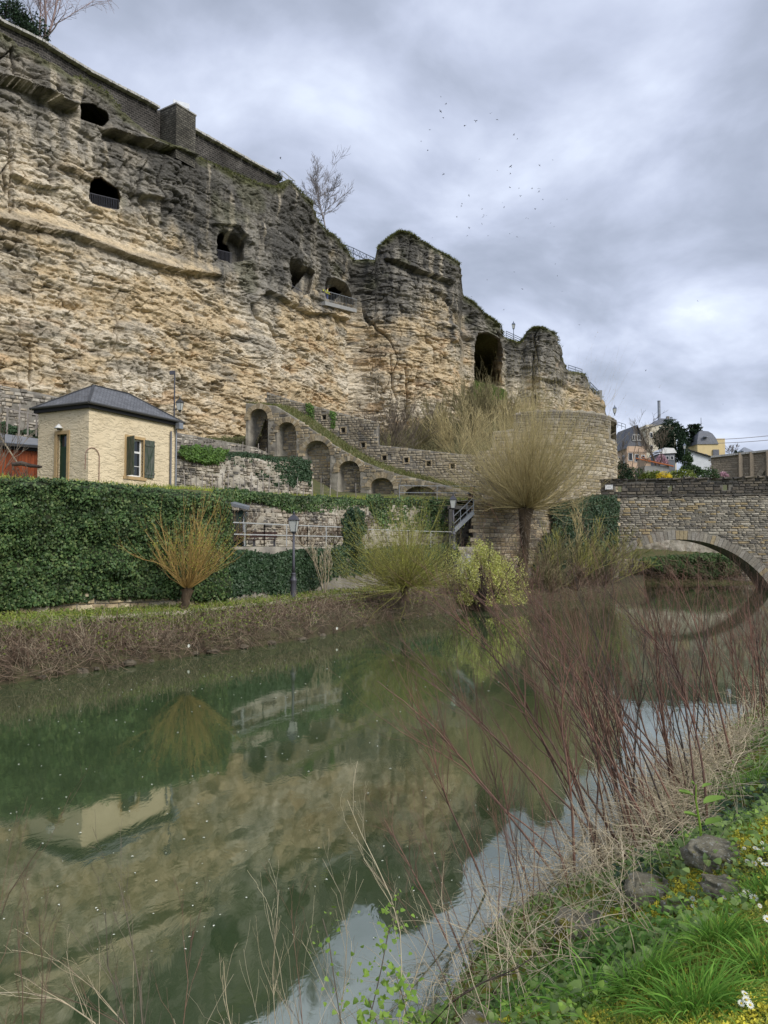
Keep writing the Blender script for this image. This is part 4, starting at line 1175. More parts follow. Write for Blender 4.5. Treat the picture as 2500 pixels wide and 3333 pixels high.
while u < uR(2560, 8):          # string course and coping, stone by stone
    w = random.uniform(.55, 1.1)
    (x, y, _), tt = posR(u + w / 2, 0)
    for nm, z, h, dd, mt in (('string_course_stone', ZS + .07, .17, .5, M_PARSTONE), ('coping_stone', tpR(u) - .07, .2, .72, M_PARSTONE)):
        me_ = random.choice(stone_variants(mt)[0])
        o = obj(nm, me_, brd, (x - tt[1] * .18 - brd.location[0], y + tt[0] * .18 - brd.location[1], z)); o.rotation_euler = (0, 0, math.atan2(tt[1], tt[0])); o.scale = (w - .03, dd if nm[0] == 'c' else dd * 1.0, h)
    u += w
# enamel sign on the parapet
(x, y, z), tt = posR(uR(1982, 8), zof(1585, 64))
sg = empty('street_sign', (x + tt[1] * .14, y - tt[0] * .14, z), 'small white enamel sign with blue corner marks on the dark bridge parapet', 'sign', rz=math.atan2(tt[1], tt[0]))
MB().box((0, 0, 0), (.62, .03, .38)).build('plate', M_WHITE, sg)
m_ = MB()
M_INK = flat('blue_black_ink', (.03, .05, .12), .5)
for sx in (-1, 1):
    for sz in (-1, 1):
        m_.add([(sx * .26, -.02, sz * .15), (sx * .16, -.02, sz * .15), (sx * .26, -.02, sz * .11)], [(0, 1, 2)])
m_.build('corner_marks', M_INK, sg)
m_ = MB()
for k in range(9):              # the lettering is only legible as nine small slanted strokes groups
    x_ = -.17 + k * .042; h_ = .07 if k in (0, 1, 5) else .05
    m_.bar((x_, -.02, -.025), (x_ + .012, -.02, -.025 + h_), .012, .004)
    if k % 2: m_.bar((x_, -.02, .015), (x_ + .03, -.02, .02), .004, .01)
m_.build('lettering', M_INK, sg)
# ================================================================ LOW WALLS ON THE FAR BANK
def px_wall(pa, Ya, pb, Yb, z=1.): return pw(pa, Ya, z), pw(pb, Yb, z)
rw = empty('retaining_wall', pw(300, 28.5, 1), 'low pale stone retaining wall at the foot of the ivy hedge', 'wall')

for a, b in ((-500, -250), (-250, 0), (0, 300), (300, 600), (600, 742)):
    Aw, Bw = pw(a, ip(a, HB) - .12, 1), pw(b, ip(b, HB) - .12, 1)
    pf, Lw, _, _ = seg_pos(Aw, Bw)
    zt5 = lambda u: 1.95 + .1 * math.sin(u)
    sheet('backing', pf, Lw, lambda u: .8, zt5, M_MORTAR, rw, 40, 8, lambda u, z: .02 * fbm(u * 4, z * 4, 2, 5), .5, tuple(rw.location))
    if a >= 0: masonry(rw, pf, Lw, 2.0, .36, .2, M_RETSTONE, lambda u, z: z < zt5(u), .12, 140, .03, 1.0)
# rubble terrace walls
def rubble(name, label, pts, zbf, ztf, mat, back, sw=.3, sh=.2, npart=200, amp=.05, px0=None):
    th = empty(name, pw(pts[0][0], pts[0][1], 5), label, 'wall')
    for (pa, Ya), (pb_, Yb_) in zip(pts[:-1], pts[1:]):
        Aw, Bw = pw(pa, Ya, 8), pw(pb_, Yb_, 8)
        pf, Lw, tw, _ = seg_pos(Aw, Bw)
        pxu = lambda u: pa + (pb_ - pa) * u / Lw
        sheet('backing', pf, Lw, lambda u: zbf(pxu(u)), lambda u: ztf(pxu(u)), back, th, max(10, int(Lw / .15)), 26, lambda u, z: amp * fbm(u * 2.5, z * 3.5, 4, 251) * 2, .8, tuple(th.location))
        if npart is not None:
            masonry(th, pf, Lw, max(ztf(pa), ztf(pb_)), sw, sh, mat, lambda u, z: zbf(pxu(u)) < z < ztf(pxu(u)) - .05 and random.random() < .8, .12, npart // (len(pts) - 1), .04, min(zbf(pa), zbf(pb_)), sjit=.6)
    return th
rubble('rubble_wall', 'dark rubble terrace wall at the cliff foot behind the small cream house', [(-400, 43), (0, 47.2), (210, 50), (585, 56.6), (830, 62.6), (872, 64)],
       lambda p: ip(p, [(-400, 8.5), (0, 9), (585, 10), (872, 10.4)]), lambda p: ip(p, [(-400, 14.5), (0, zof(1255, 47.2)), (210, zof(1297, 50)), (585, zof(1410, 56.6)), (830, zof(1455, 62.6)), (872, zof(1476, 64))]), M_RUBBLE, M_MORTAR_D, .34, .22, 280)
rubble('white_garden_wall', 'pale limewashed rubble garden wall with ivy trailing over its top', [(575, 46), (1015, 55.4)],
       lambda p: 6.2, lambda p: ip(p, [(575, 9.35), (1015, 9.45)]), M_WHITESTONE, M_MORTAR_W, .26, .2, 280, .1)
rubble('lower_garden_wall', 'pale rubble wall behind the bench terrace under a thick ivy fringe', [(690, 39.6), (950, 43.4), (1200, 48.9), (1400, 53.4), (1548, 55.6)],
       lambda p: 3.3, lambda p: ip(p, [(690, 6.1), (1560, 6.35)]), M_WHITESTONE, M_MORTAR_W, .26, .2, 280, .08)
# dark terrace wall in front (carries the ivy)
for (pa, pb_) in ((738, 950), (950, 1200), (1200, 1400), (1400, 1545)):
    pass
th = empty('terrace_wall', pw(950, 37, 1), 'river terrace wall almost hidden behind dark ivy below the railing', 'wall')
for (pa, pb_) in ((738, 950), (950, 1200), (1200, 1400), (1400, 1545)):
    Aw, Bw = pw(pa, ip(pa, HB) + .05, 2), pw(pb_, ip(pb_, HB) + .05, 2)
    pf, Lw, _, _ = seg_pos(Aw, Bw)
    sheet('backing', pf, Lw, lambda u: .8, lambda u: 3.52, M_MORTAR, th, 30, 8, lambda u, z: .03 * fbm(u * 4, z * 4, 2, 5), .6, tuple(th.location))

# ================================================================ IVY
def ivy(name, label, poly, Yf, n, size, mat, out=.3, step=6, backm=None, down=1.2, nrm=(-.1, -1., .35), shape='ivy', cat='ivy', seed=0, bump=.5, edge=6., backf=True):
    poly = [tuple(map(float, p)) for p in poly]
    xs_, ys_ = [p[0] for p in poly], [p[1] for p in poly]
    gx_, gy_ = np.arange(min(xs_), max(xs_) + step, step), np.arange(min(ys_), max(ys_) + step, step)
    GX_, GY_ = np.meshgrid(gx_, gy_)
    def W(px, py, o_):
        Y = np.array([Yf(a) for a in px.ravel()]).reshape(px.shape) - o_
        dx, dz = (px - 1250) / F, (1666.5 - py) / F
        dy, dzz = CP - dz * SP, SP + dz * CP; t_ = Y / dy
        return np.stack([dx * t_, Y, EYE + dzz * t_], -1)
    P0 = W(GX_, GY_, 0)
    o_ = out * (.55 + bump * fbm(P0[..., 0] * 1.1, P0[..., 2] * 1.1, 4, 300 + seed))
    ins = signed_poly(GX_, GY_, poly)
    o_ = o_ * sstep(-step, step * 2, ins)
    V = W(GX_, GY_, np.clip(o_, .02, 9) - .02)
    Q = gridF(len(gy_), len(gx_), True)
    q_ = Q[(ins.ravel()[Q] > -edge * .2).all(1)]
    th = empty(name, tuple(V.reshape(-1, 3)[q_[0][0]]) if len(q_) else (0, 0, 0), label, cat)
    off = np.array(th.location)
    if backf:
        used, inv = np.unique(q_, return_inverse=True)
        mk('stems', V.reshape(-1, 3)[used] - off, inv.reshape(q_.shape), backm or M_IVYBACK, th, True)  # dark sheet behind the leaves, shade between them put into its colour
    rx, ry = RNG.uniform(min(xs_) - edge, max(xs_) + edge, n * 4), RNG.uniform(min(ys_) - edge, max(ys_) + edge, n * 4)
    sd2 = signed_poly(rx, ry, poly) + edge * vn(rx / 14, ry / 14, 310 + seed) + edge * .5 * vn(rx / 5, ry / 5, 311 + seed)
    sel = np.where(sd2 > 0)[0][:n]
    rx, ry = rx[sel], ry[sel]
    P1 = W(rx, ry, 0 * rx)
    oo = out * (.55 + bump * fbm(P1[:, 0] * 1.1, P1[:, 2] * 1.1, 4, 300 + seed)) * sstep(-step, step * 2, signed_poly(rx, ry, poly)) + RNG.uniform(-.02, .10, len(rx)) * min(1, out / .2)
    P1 = W(rx, ry, np.clip(oo, .02, 9))
    Vl, Fl = leaves(P1 - off, np.array(nrm), size * RNG.uniform(.6, 1.3, len(rx)), shape, .45, down)
    tag(mk('foliage', Vl, Fl, mat, th), kind='stuff')
    return th
HBf = lambda p: ip(p, HB)
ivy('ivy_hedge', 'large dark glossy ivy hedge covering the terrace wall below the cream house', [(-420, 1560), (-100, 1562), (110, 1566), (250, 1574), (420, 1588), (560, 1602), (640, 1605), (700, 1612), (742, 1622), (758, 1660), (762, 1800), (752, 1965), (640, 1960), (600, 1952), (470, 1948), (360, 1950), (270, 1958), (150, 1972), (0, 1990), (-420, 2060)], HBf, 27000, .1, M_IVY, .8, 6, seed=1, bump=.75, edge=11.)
# its leafy top, reaching back from the edge
pp = RNG.uniform(-300, 738, 5200); Yq = np.array([ip(p, HB) for p in pp]) + RNG.uniform(-.45, .9, 5200); zq = np.array([zof(ip(p, [(-300, 1562), (110, 1566), (250, 1574), (420, 1588), (560, 1602), (738, 1622)]), y) for p, y in zip(pp, np.array([ip(p, HB) for p in pp]))])
P1 = np.array([pw(p, y, z) for p, y, z in zip(pp, Yq, zq + RNG.uniform(-.12, .1, 5200))])
Vl, Fl = leaves(P1, np.array((0, -.4, 1.)), .1 * RNG.uniform(.6, 1.3, 5200), 'ivy', .5, .3)
tag(mk('hedge_top_leaves', Vl, Fl, M_IVY), 'leafy crest of the large ivy hedge', 'ivy', kind='stuff')
ivy('terrace_ivy', 'dark ivy curtain on the terrace wall behind the tall lamp post', [(742, 1790), (800, 1786), (880, 1800), (960, 1786), (1050, 1780), (1120, 1776), (1190, 1790), (1220, 1800), (1225, 1860), (1180, 1868), (1100, 1880), (1075, 1884), (1050, 1900), (1010, 1925), (960, 1945), (900, 1940), (830, 1925), (790, 1935), (742, 1950)], HBf, 9000, .11, M_IVYD, .35, 6, seed=2)
ivy('ivy_curtain', 'ivy curtain behind the middle willow under the railing', [(1190, 1785), (1300, 1775), (1480, 1770), (1500, 1800), (1480, 1850), (1400, 1870), (1300, 1872), (1220, 1866)], HBf, 4000, .12, M_IVYD, .3, 6, seed=3)
ivy('ivy_pillar', 'upright ivy clad pillar at the end of the bench terrace', [(1128, 1660), (1160, 1650), (1186, 1668), (1190, 1720), (1178, 1760), (1196, 1800), (1150, 1800), (1118, 1772), (1112, 1700)], lambda p: 41.5, 1700, .11, M_IVYD, .5, 5, seed=4)
ivy('ivy_fringe', 'thick green ivy fringe along the top of the lower garden wall', [(700, 1595), (760, 1588), (850, 1600), (900, 1606), (1000, 1612), (1100, 1618), (1180, 1622), (1210, 1640), (1200, 1650), (1160, 1645), (1100, 1668), (1050, 1672), (1000, 1665), (950, 1672), (900, 1650), (860, 1640), (820, 1632), (780, 1640), (735, 1625)], W2Y, 4200, .12, M_IVY, .45, 5, seed=5)
ivy('ivy_bank', 'ivy and shrubs hanging over the wall behind the yellow willow', [(1195, 1612), (1230, 1605), (1260, 1620), (1330, 1622), (1420, 1624), (1530, 1632), (1535, 1650), (1500, 1680), (1480, 1740), (1400, 1740), (1240, 1720), (1205, 1670)], W2Y, 3400, .13, M_IVY, .4, 5, seed=6)
ivy('ivy_garland', 'trailing ivy draped from the top of the white garden wall', [(640, 1470), (780, 1470), (900, 1482), (985, 1490), (1010, 1500), (1018, 1560), (1012, 1600), (1000, 1560), (975, 1570), (955, 1585), (930, 1575), (905, 1590), (870, 1568), (840, 1572), (820, 1540), (780, 1520), (720, 1515), (660, 1500)], lambda p: ip(p, [(575, 45.9), (1015, 55.3)]), 3600, .13, M_IVYD, .35, 5, down=3., seed=7)
ivy('ivy_bush', 'bright green ivy cushion on the left end of the white garden wall', [(584, 1450), (640, 1448), (700, 1455), (745, 1462), (735, 1490), (710, 1510), (660, 1508), (600, 1490), (584, 1478)], lambda p: ip(p, [(575, 45.6), (1015, 55.3)]), 1700, .12, M_IVYG, .5, 5, seed=8)
ivy('bastion_ivy', 'mass of dark ivy covering the quay wall at the left end of the bridge', [(1790, 1640), (1860, 1625), (1930, 1610), (2010, 1612), (2018, 1640), (2012, 1750), (2006, 1840), (1990, 1900), (1930, 1935), (1760, 1950), (1740, 1850), (1760, 1760), (1800, 1720)], lambda p: ip(p, [(1541, 51.8), (2012, 62.)]), 7500, .14, M_IVYD, .8, 6, seed=9)
ivy('wall_ivy', 'small ivy strand hanging down the upper stair wall', [(1068, 1336), (1092, 1342), (1096, 1370), (1090, 1400), (1084, 1400), (1078, 1370)], lambda p: ip(p, [(868, 68.5), (1790, 62.3)]), 260, .12, M_IVYG, .12, 4, seed=10, backf=False)
ivy('wall_ivy', 'larger ivy patch spreading over the upper stair wall near its left end', [(995, 1312), (1020, 1318), (1025, 1345), (1030, 1375), (1005, 1380), (1000, 1350)], lambda p: ip(p, [(868, 68.5), (1790, 62.3)]), 350, .12, M_IVYG, .12, 4, seed=11, backf=False)
ivy('rubble_ivy', 'green creeper on the rubble wall above the red shed', [(0, 1375), (40, 1385), (70, 1400), (125, 1395), (130, 1425), (60, 1410), (0, 1412)], lambda p: 46.6, 700, .13, M_IVYD, .25, 5, seed=12)

# ================================================================ CREAM HOUSE
O2 = np.array(at(288, 1450, 34.1)[:2]); Rr = np.array(at(576, 1450, 39.3)[:2])
ax_ = (Rr - O2); LA = np.hypot(*ax_); ax_ /= LA; bx_ = np.array([-ax_[1], ax_[0]])
k_ = (123 - 1250) / F * CP; LB = (k_ * (O2[1] + .2) - O2[0]) / (bx_[0] - k_ * bx_[1])
LB = float(np.clip(LB, 2.8, 4.5))
Z0, ZE = 5.2, 9.78
hs = empty('garden_house', (O2[0], O2[1], Z0), 'small cream rendered house with a grey hipped slate roof above the ivy hedge', 'house')
def HP(a, b, z): return (ax_[0] * a + bx_[0] * b, ax_[1] * a + bx_[1] * b, z - Z0)       # local to the house empty
class HMB(MB):
    def hb(s, a0, a1, b0, b1, z0, z1): return s.hexa([HP(a, b, z) for z in (z0, z1) for a, b in ((a0, b0), (a1, b0), (a1, b1), (a0, b1))])
def a_px(px):            # distance along the right wall
    k = (px - 1250) / F * CP; return (k * (O2[1] + .2) - O2[0]) / (ax_[0] - k * ax_[1])
def b_px(px):
    k = (px - 1250) / F * CP; return (k * (O2[1] + .2) - O2[0]) / (bx_[0] - k * bx_[1])
def za(py, a): return zof(py, O2[1] + ax_[1] * a)
def zb2(py, b): return zof(py, O2[1] + bx_[1] * b)
wa0, wa1 = a_px(412), a_px(466); wz0, wz1 = za(1548, wa0), za(1424, wa0)
db0, db1 = b_px(218), b_px(186); dz1 = zb2(1412, db0)
# walls with real openings, bumpy render
def wall_with_hole(name, along, L, h0, h1, z0, z1, sgn):
    U = np.unique(np.concatenate([np.linspace(0, h0, 14), [h0, h1], np.linspace(h1, L, 20)])); Zs = np.unique(np.concatenate([np.linspace(Z0, z0, 10), [z0, z1], np.linspace(z1, ZE, 8)]))
    V, Fq = [], []
    for z in Zs:
        for u in U: V.append(HP(u, 0, z) if along == 'a' else HP(0, u, z))
    n = len(U)
    for i in range(len(Zs) - 1):
        for j in range(n - 1):
            um, zm = (U[j] + U[j + 1]) / 2, (Zs[i] + Zs[i + 1]) / 2
            if h0 < um < h1 and z0 < zm < z1: continue
            q = [i * n + j, i * n + j + 1, (i + 1) * n + j + 1, (i + 1) * n + j]; Fq.append(q if sgn > 0 else q[::-1])
    dp = .28
    for (u0, z_0), (u1, z_1) in (((h0, z0), (h1, z0)), ((h1, z0), (h1, z1)), ((h1, z1), (h0, z1)), ((h0, z1), (h0, z0))):
        b_ = len(V)
        for u, z, dd in ((u0, z_0, 0), (u1, z_1, 0), (u1, z_1, dp), (u0, z_0, dp)): V.append(HP(u, dd, z) if along == 'a' else HP(dd, u, z))
        Fq.append([b_, b_ + 1, b_ + 2, b_ + 3])
    mk(name, V, Fq, M_RENDER, hs)
wall_with_hole('front_wall', 'a', LA, wa0, wa1, wz0, wz1, 1)
wall_with_hole('side_wall', 'b', LB, db0, db1, Z0 - .01, dz1, -1)
HMB().hb(LA - .02, LA, .002, LB, Z0, ZE).hb(0.002, LA, LB - .02, LB, Z0, ZE).build('rear_wall', M_RENDER, hs)
ov = .2
def roof():
    c = [(-ov, -ov), (LA + ov, -ov), (LA + ov, LB + ov), (-ov, LB + ov)]
    zr = ZE + 1.42; ra = LB / 2 - .1
    r0, r1 = (ra + .25, LB / 2), (LA - ra - .25, LB / 2)
    ze = ZE + .16
    E = [HP(a, b, ze) for a, b in c] + [HP(*r0, zr), HP(*r1, zr)]
    Fs = [(0, 1, 5, 4), (1, 2, 5), (2, 3, 4, 5), (3, 0, 4)]
    me = mesh('roof', E, Fs, M_SLATE)
    l = me.uv_layers.new(name='uv')
    for p in me.polygons:
        vs_ = [Vector(E[i]) for i in p.vertices]; e = (vs_[1] - vs_[0]).normalized(); up = p.normal.cross(e)
        for li, v_ in zip(p.loop_indices, vs_): l.data[li].uv = ((v_ - vs_[0]).dot(e), (v_ - vs_[0]).dot(up))
    r_ = obj('roof', me, hs)
    rdg = MB()
    for a, b in ((4, 5), (0, 4), (1, 5), (3, 4), (2, 5)): rdg.bar(Vector(E[a]) + Vector((0, 0, .02)), Vector(E[b]) + Vector((0, 0, .02)), .1, .04)
    rdg.build('ridge_cap', M_SLATE, r_)
    HMB().hb(-ov + .05, LA + ov - .05, -ov + .05, LB + ov - .05, ZE - .08, ze - .01).build('fascia', M_FASCIA, hs)
    g = MB()
    P = [Vector(HP(a, b, ze - .04)) for a, b in ((-ov - .06, -ov - .06), (LA + ov + .06, -ov - .06), (LA + ov + .06, LB + ov + .06), (-ov - .06, LB + ov + .06))]
    for i in range(4): g.tube([P[i], P[(i + 1) % 4]], .06, 8)
    g.build('gutter', M_GUTTER, hs)
roof()
sw_ = .13
s_ = HMB().hb(wa0 - sw_, wa0, -.025, .1, wz0 - .02, wz1 + sw_).hb(wa1, wa1 + sw_, -.025, .1, wz0 - .02, wz1 + sw_).hb(wa0 + .001, wa1 - .001, -.024, .1, wz1, wz1 + sw_).hb(wa0 - .2, wa1 + .2, -.06, .1, wz0 - .16, wz0 - .02)
s_.build('window_surround', M_SURR, hs)
HMB().hb(db1, db1 + .14, -.0, .0, 0, 0)
s_ = HMB()
s_.hb(-.03, .1, db1, db1 + .16, Z0, dz1 + .16).hb(-.03, .1, db0 - .16, db0, Z0, dz1 + .16).hb(-.029, .1, db0 + .001, db1 - .001, dz1, dz1 + .16)
s_.build('door_surround', M_SURR, hs)
wf = HMB(); bq = .16
fw_ = .07
wf.hb(wa0, wa0 + fw_, bq, bq + .06, wz0, wz1).hb(wa1 - fw_, wa1, bq, bq + .06, wz0, wz1).hb(wa0 + fw_, wa1 - fw_, bq, bq + .06, wz0, wz0 + fw_).hb(wa0 + fw_, wa1 - fw_, bq, bq + .06, wz1 - fw_, wz1)
zt_m = wz0 + (wz1 - wz0) * .66
am = (wa0 + wa1) / 2
wf.hb(wa0 + fw_, wa1 - fw_, bq - .01, bq + .06, zt_m - .05, zt_m + .04).hb(am - .045, am + .045, bq - .005, bq + .055, wz0 + fw_, wz1 - fw_)
wf.hb(wa0 + fw_, am - .045, bq + .01, bq + .05, wz0 + .5, wz0 + .53).hb(am + .045, wa1 - fw_, bq + .01, bq + .05, wz0 + .5, wz0 + .53)
wo = wf.build('window_frame', M_WHITE, hs)
for a0, a1 in ((wa0 + fw_, am - .045), (am + .045, wa1 - fw_)):
    for z0, z1 in ((wz0 + fw_, wz0 + .5), (wz0 + .53, zt_m - .05), (zt_m + .04, wz1 - fw_)):
        HMB().hb(a0, a1, bq + .025, bq + .035, z0, z1).build('pane', M_GLASS, wo)
HMB().hb(wa0 - .3, wa1 + .3, .9, .92, wz0 - .3, wz1 + .2).build('dark_interior', M_BLACK, hs)
def shutter(name_label, hinge_a, ang, wd, flip):
    sh_ = bpy.data.objects.new('shutter', None); link(sh_, hs); sh_['label'] = name_label
    base = Vector(HP(hinge_a, -.05, wz0)); sh_.location = base
    dirn = Vector((ax_[0], ax_[1], 0)); out_ = Vector((-bx_[0], -bx_[1], 0))
    dd = (dirn * math.cos(ang) + out_ * math.sin(ang)) * (1 if not flip else 1)
    nn_ = Vector((-dd.y, dd.x, 0))
    H_ = wz1 - wz0 + .03
    for k in range(5):
        m_ = MB(); p0, p1 = dd * (wd * k / 5 + .004), dd * (wd * (k + 1) / 5 - .004)
        m_.hexa([p + nn_ * s2 + Vector((0, 0, z)) for z in (0, H_) for p, s2 in ((p0, -.014), (p1, -.014), (p1, .014), (p0, .014))]); m_.build('plank', M_SHUT, sh_)
    m_ = MB(); sg_ = nn_ * (.026 if nn_.dot(out_) > 0 else -.026)
    for z in (.2, H_ - .25): m_.bar(sg_ + Vector((0, 0, z)), dd * wd + sg_ + Vector((0, 0, z)), .03, .09)
    m_.build('batten', M_SHUT, sh_)
    m_ = MB().bar(sg_ + Vector((0, 0, .24)) + dd * .1, dd * (wd * .9) + sg_ + Vector((0, 0, H_ - .3)), .028, .08); m_.build('brace', M_SHUT, sh_)
shutter('half open dark green plank shutter', wa0 - .02, rad(104), .6, False)
shutter('weathered grey green plank shutter folded against the wall', wa1 + .06, rad(4), .62, True)
# door
dr = bpy.data.objects.new('door', None); link(dr, hs); bd = .17
m_ = HMB().hb(bd, bd + .05, db0, db1, Z0, dz1 - .62); m_.build('door_leaf', M_GRDOOR, dr)
for z0, z1 in ((Z0 + .2, Z0 + 1.1), (Z0 + 1.3, Z0 + 2.6)): HMB().hb(bd - .02, bd, db0 + .12, db1 - .12, z0, z1).build('door_panel', M_GRDOOR, dr)
m_ = HMB().hb(bd, bd + .05, db0, db1, dz1 - .62, dz1 - .54).hb(bd, bd + .05, db0, db0 + .07, dz1 - .54, dz1).hb(bd, bd + .05, db1 - .07, db1, dz1 - .54, dz1).hb(bd, bd + .05, db0 + .07, db1 - .07, dz1 - .06, dz1); m_.build('transom_frame', M_GRDOOR, dr)
HMB().hb(bd + .02, bd + .03, db0 + .07, db1 - .07, dz1 - .54, dz1 - .06).build('transom_pane', M_GLASS, dr)
lp = HP(-.12, b_px(197), zb2(1392, .9)); m_ = MB().lathe(lp, [(.19, 0), (.2, .02), (.01, .22)], 16); o = m_.build('conical_lamp_shade', M_WHITE, hs, True)
MB().lathe((lp[0], lp[1], lp[2] - .06), [(.07, 0), (.07, .08)], 10).build('lamp_socket', M_GUTTER, o)
# hose / copper pipe loop near the corner
pts_ = []
a_m, a_r = (a_px(276) + a_px(322)) / 2, (a_px(322) - a_px(276)) / 2
zc_ = za(1490, .5)
pts_ = [HP(a_px(276), -.04, za(1530, .2)), HP(a_px(276.5), -.04, za(1505, .2))] + [HP(a_m - a_r * math.cos(b), -.04, zc_ + .42 * math.sin(b)) for b in np.linspace(.1, math.pi - .1, 12)] + [HP(a_px(322), -.04, Z0 + .2)]
MB().tube(pts_, .016, 6).build('copper_pipe', M_COPPER, hs)
# downpipes and rain head
ap = a_px(552); ap2 = a_px(569)
MB().tube([HP(ap, -.08, Z0), HP(ap, -.08, ZE - .42)], .05, 8).tube([HP(ap, -.09, Z0), HP(ap, -.09, Z0 + 1.05)], .085, 8).build('drain_pipe', M_PIPE, hs)
MB().tube([HP(ap2, -.08, Z0), HP(ap2, -.08, ZE - .25), HP(ap2, -.3, ZE - .05)], .04, 8).build('downpipe', M_ZINC, hs)
HMB().hb(ap2 - .17, ap2 + .12, -.42, -.16, ZE - .26, ZE + .05).build('rain_head', M_ZINC, hs)

# ---------------------------------------------------------------- red shed
YS = 40.5
rs = empty('red_shed', at(60, 1560, YS), 'small reddish brown board shed with a blue grey metal roof left of the cream house', 'shed')
def L_(p): return Vector(p) - Vector(rs.location)
xa, xb = -30, 124
k = xa
while k < xb:
    w = random.uniform(7, 12)
    p0, p1 = Vector(at(k, 1600, YS)), Vector(at(min(k + w - .6, xb), 1600, YS))
    zt_ = zof(ip(k, [(-30, 1442), (124, 1452)]), YS) - .05; pr = random.uniform(0, .03)
    m_ = MB().hexa([Vector((p.x, YS - pr - dd, z)) - Vector(rs.location) for z in (5.6, zt_) for p, dd in ((p0, .03), (p1, .03), (p1, 0), (p0, 0))])
    m_.build('board', M_REDWOOD, rs); k += w
p0, p1 = Vector(at(-60, 1436, YS - .35)), Vector(at(128, 1450, YS - .35))
p2, p3 = Vector(at(130, 1432, YS + 2.4)), Vector(at(-60, 1405, YS + 2.4))
m_ = MB().hexa([q - Vector(rs.location) for q in (p0, p1, p2, p3)] + [q - Vector(rs.location) + Vector((0, 0, .06)) for q in (p0, p1, p2, p3)]); m_.build('roof', M_ZINC, rs)
MB().bar(L_(p0) - Vector((0, .03, .07)), L_(p1) - Vector((0, .03, .07)), .1, .14).build('gutter', M_GUTTER, rs)
MB().bar(L_(p0) + Vector((0, .2, -.2)), L_(p1) + Vector((0, .2, -.2)), .05, .2).build('fascia', M_FASCIA, rs)
p = at(60, 1560, YS + 1.4); MB().box(L_((p[0], p[1], 7)), (6, 2.2, 3.)).build('body', M_REDWOOD, rs)
# ---------------------------------------------------------------- green shed
YG = 38.
gs = empty('green_shed', at(775, 1785, YG), 'narrow black green board shed with a sloping grey roof at the end of the hedge', 'shed')
k = 752
while k < 792:
    p0, p1 = Vector(at(k, 1700, YG)), Vector(at(k + 7.2, 1700, YG)); pr = random.uniform(0, .02)
    MB().hexa([Vector((p.x, YG - pr - dd, z)) - Vector(gs.location) for z in (3.5, zof(1660, YG)) for p, dd in ((p0, .03), (p1, .03), (p1, 0), (p0, 0))]).build('board', M_GREENWOOD, gs); k += 8
p = at(773, 1700, YG + .9); MB().box((p[0] - gs.location[0], p[1] - gs.location[1], 4.4 - gs.location[2]), (.62, 1.7, 1.8)).build('body', M_GREENWOOD, gs)
q = [Vector(at(722, 1640, YG - .3)), Vector(at(811, 1660, YG - .3)), Vector(at(814, 1655, YG + 1.9)), Vector(at(722, 1630, YG + 1.9))]
MB().hexa([a - Vector(gs.location) for a in q] + [a - Vector(gs.location) + Vector((0, 0, .14)) for a in q]).build('roof', M_ZINC, gs)
MB().tube([Vector(at(803, 1662, YG - .2)) - Vector(gs.location), Vector(at(803, 1668, YG - .2)) - Vector(gs.location), Vector(at(793, 1680, YG - .1)) - Vector(gs.location), Vector(at(792, 1700, YG - .1)) - Vector(gs.location), Vector(at(792, 1790, YG - .1)) - Vector(gs.location)], .045, 8).build('downpipe', M_ZINC, gs)

# ---------------------------------------------------------------- lamps
def lantern(parent, z, s=1., mat=None):
    mat = mat or M_IRON
    h = .52 * s; r0, r1 = .13 * s, .22 * s
    m_ = MB()
    for k in range(4):
        a = k * math.pi / 2 + .6; m_.bar((r0 * 1.3 * math.cos(a), r0 * 1.3 * math.sin(a), z), (r1 * 1.3 * math.cos(a), r1 * 1.3 * math.sin(a), z + h), .02 * s, .02 * s)
    m_.lathe((0, 0, z - .05 * s), [(.04 * s, -.1 * s), (r0 * .8, 0), (r0 * 1.1, .05 * s)], 12).build('lantern_frame', mat, parent)
    P = []
    for zz3, r in ((z, r0), (z + h, r1)):
        for k in range(4): a = k * math.pi / 2 + .6; P.append((r * 1.22 * math.cos(a), r * 1.22 * math.sin(a), zz3))
    for k in range(4):
        MB().add([P[k], P[(k + 1) % 4], P[4 + (k + 1) % 4], P[4 + k]], [(0, 1, 2, 3)]).build('lantern_pane', M_LAMPGLASS, parent)
    m_ = MB(); P = []
    for zz3, r in ((z + h, r1 * 1.32), (z + h + .03 * s, r1 * 1.34), (z + h + .2 * s, r1 * .75), (z + h + .26 * s, r1 * .3), (z + h + .3 * s, r1 * .3)):
        P.append([(r * 1.1 * math.cos(k * math.pi / 2 + .6), r * 1.1 * math.sin(k * math.pi / 2 + .6), zz3) for k in range(4)])
    V = [p for q in P for p in q]; Fq = [(i * 4 + k, i * 4 + (k + 1) % 4, i * 4 + 4 + (k + 1) % 4, i * 4 + 4 + k) for i in range(4) for k in range(4)] + [(3, 2, 1, 0), (16, 17, 18, 19)]
    m_.add(V, Fq).lathe((0, 0, z + h + .3 * s), [(.03 * s, 0), (.06 * s, .03 * s), (.05 * s, .08 * s), (.015 * s, .1 * s), (.03 * s, .14 * s), (.005, .18 * s)], 10).build('lantern_roof', mat, parent)
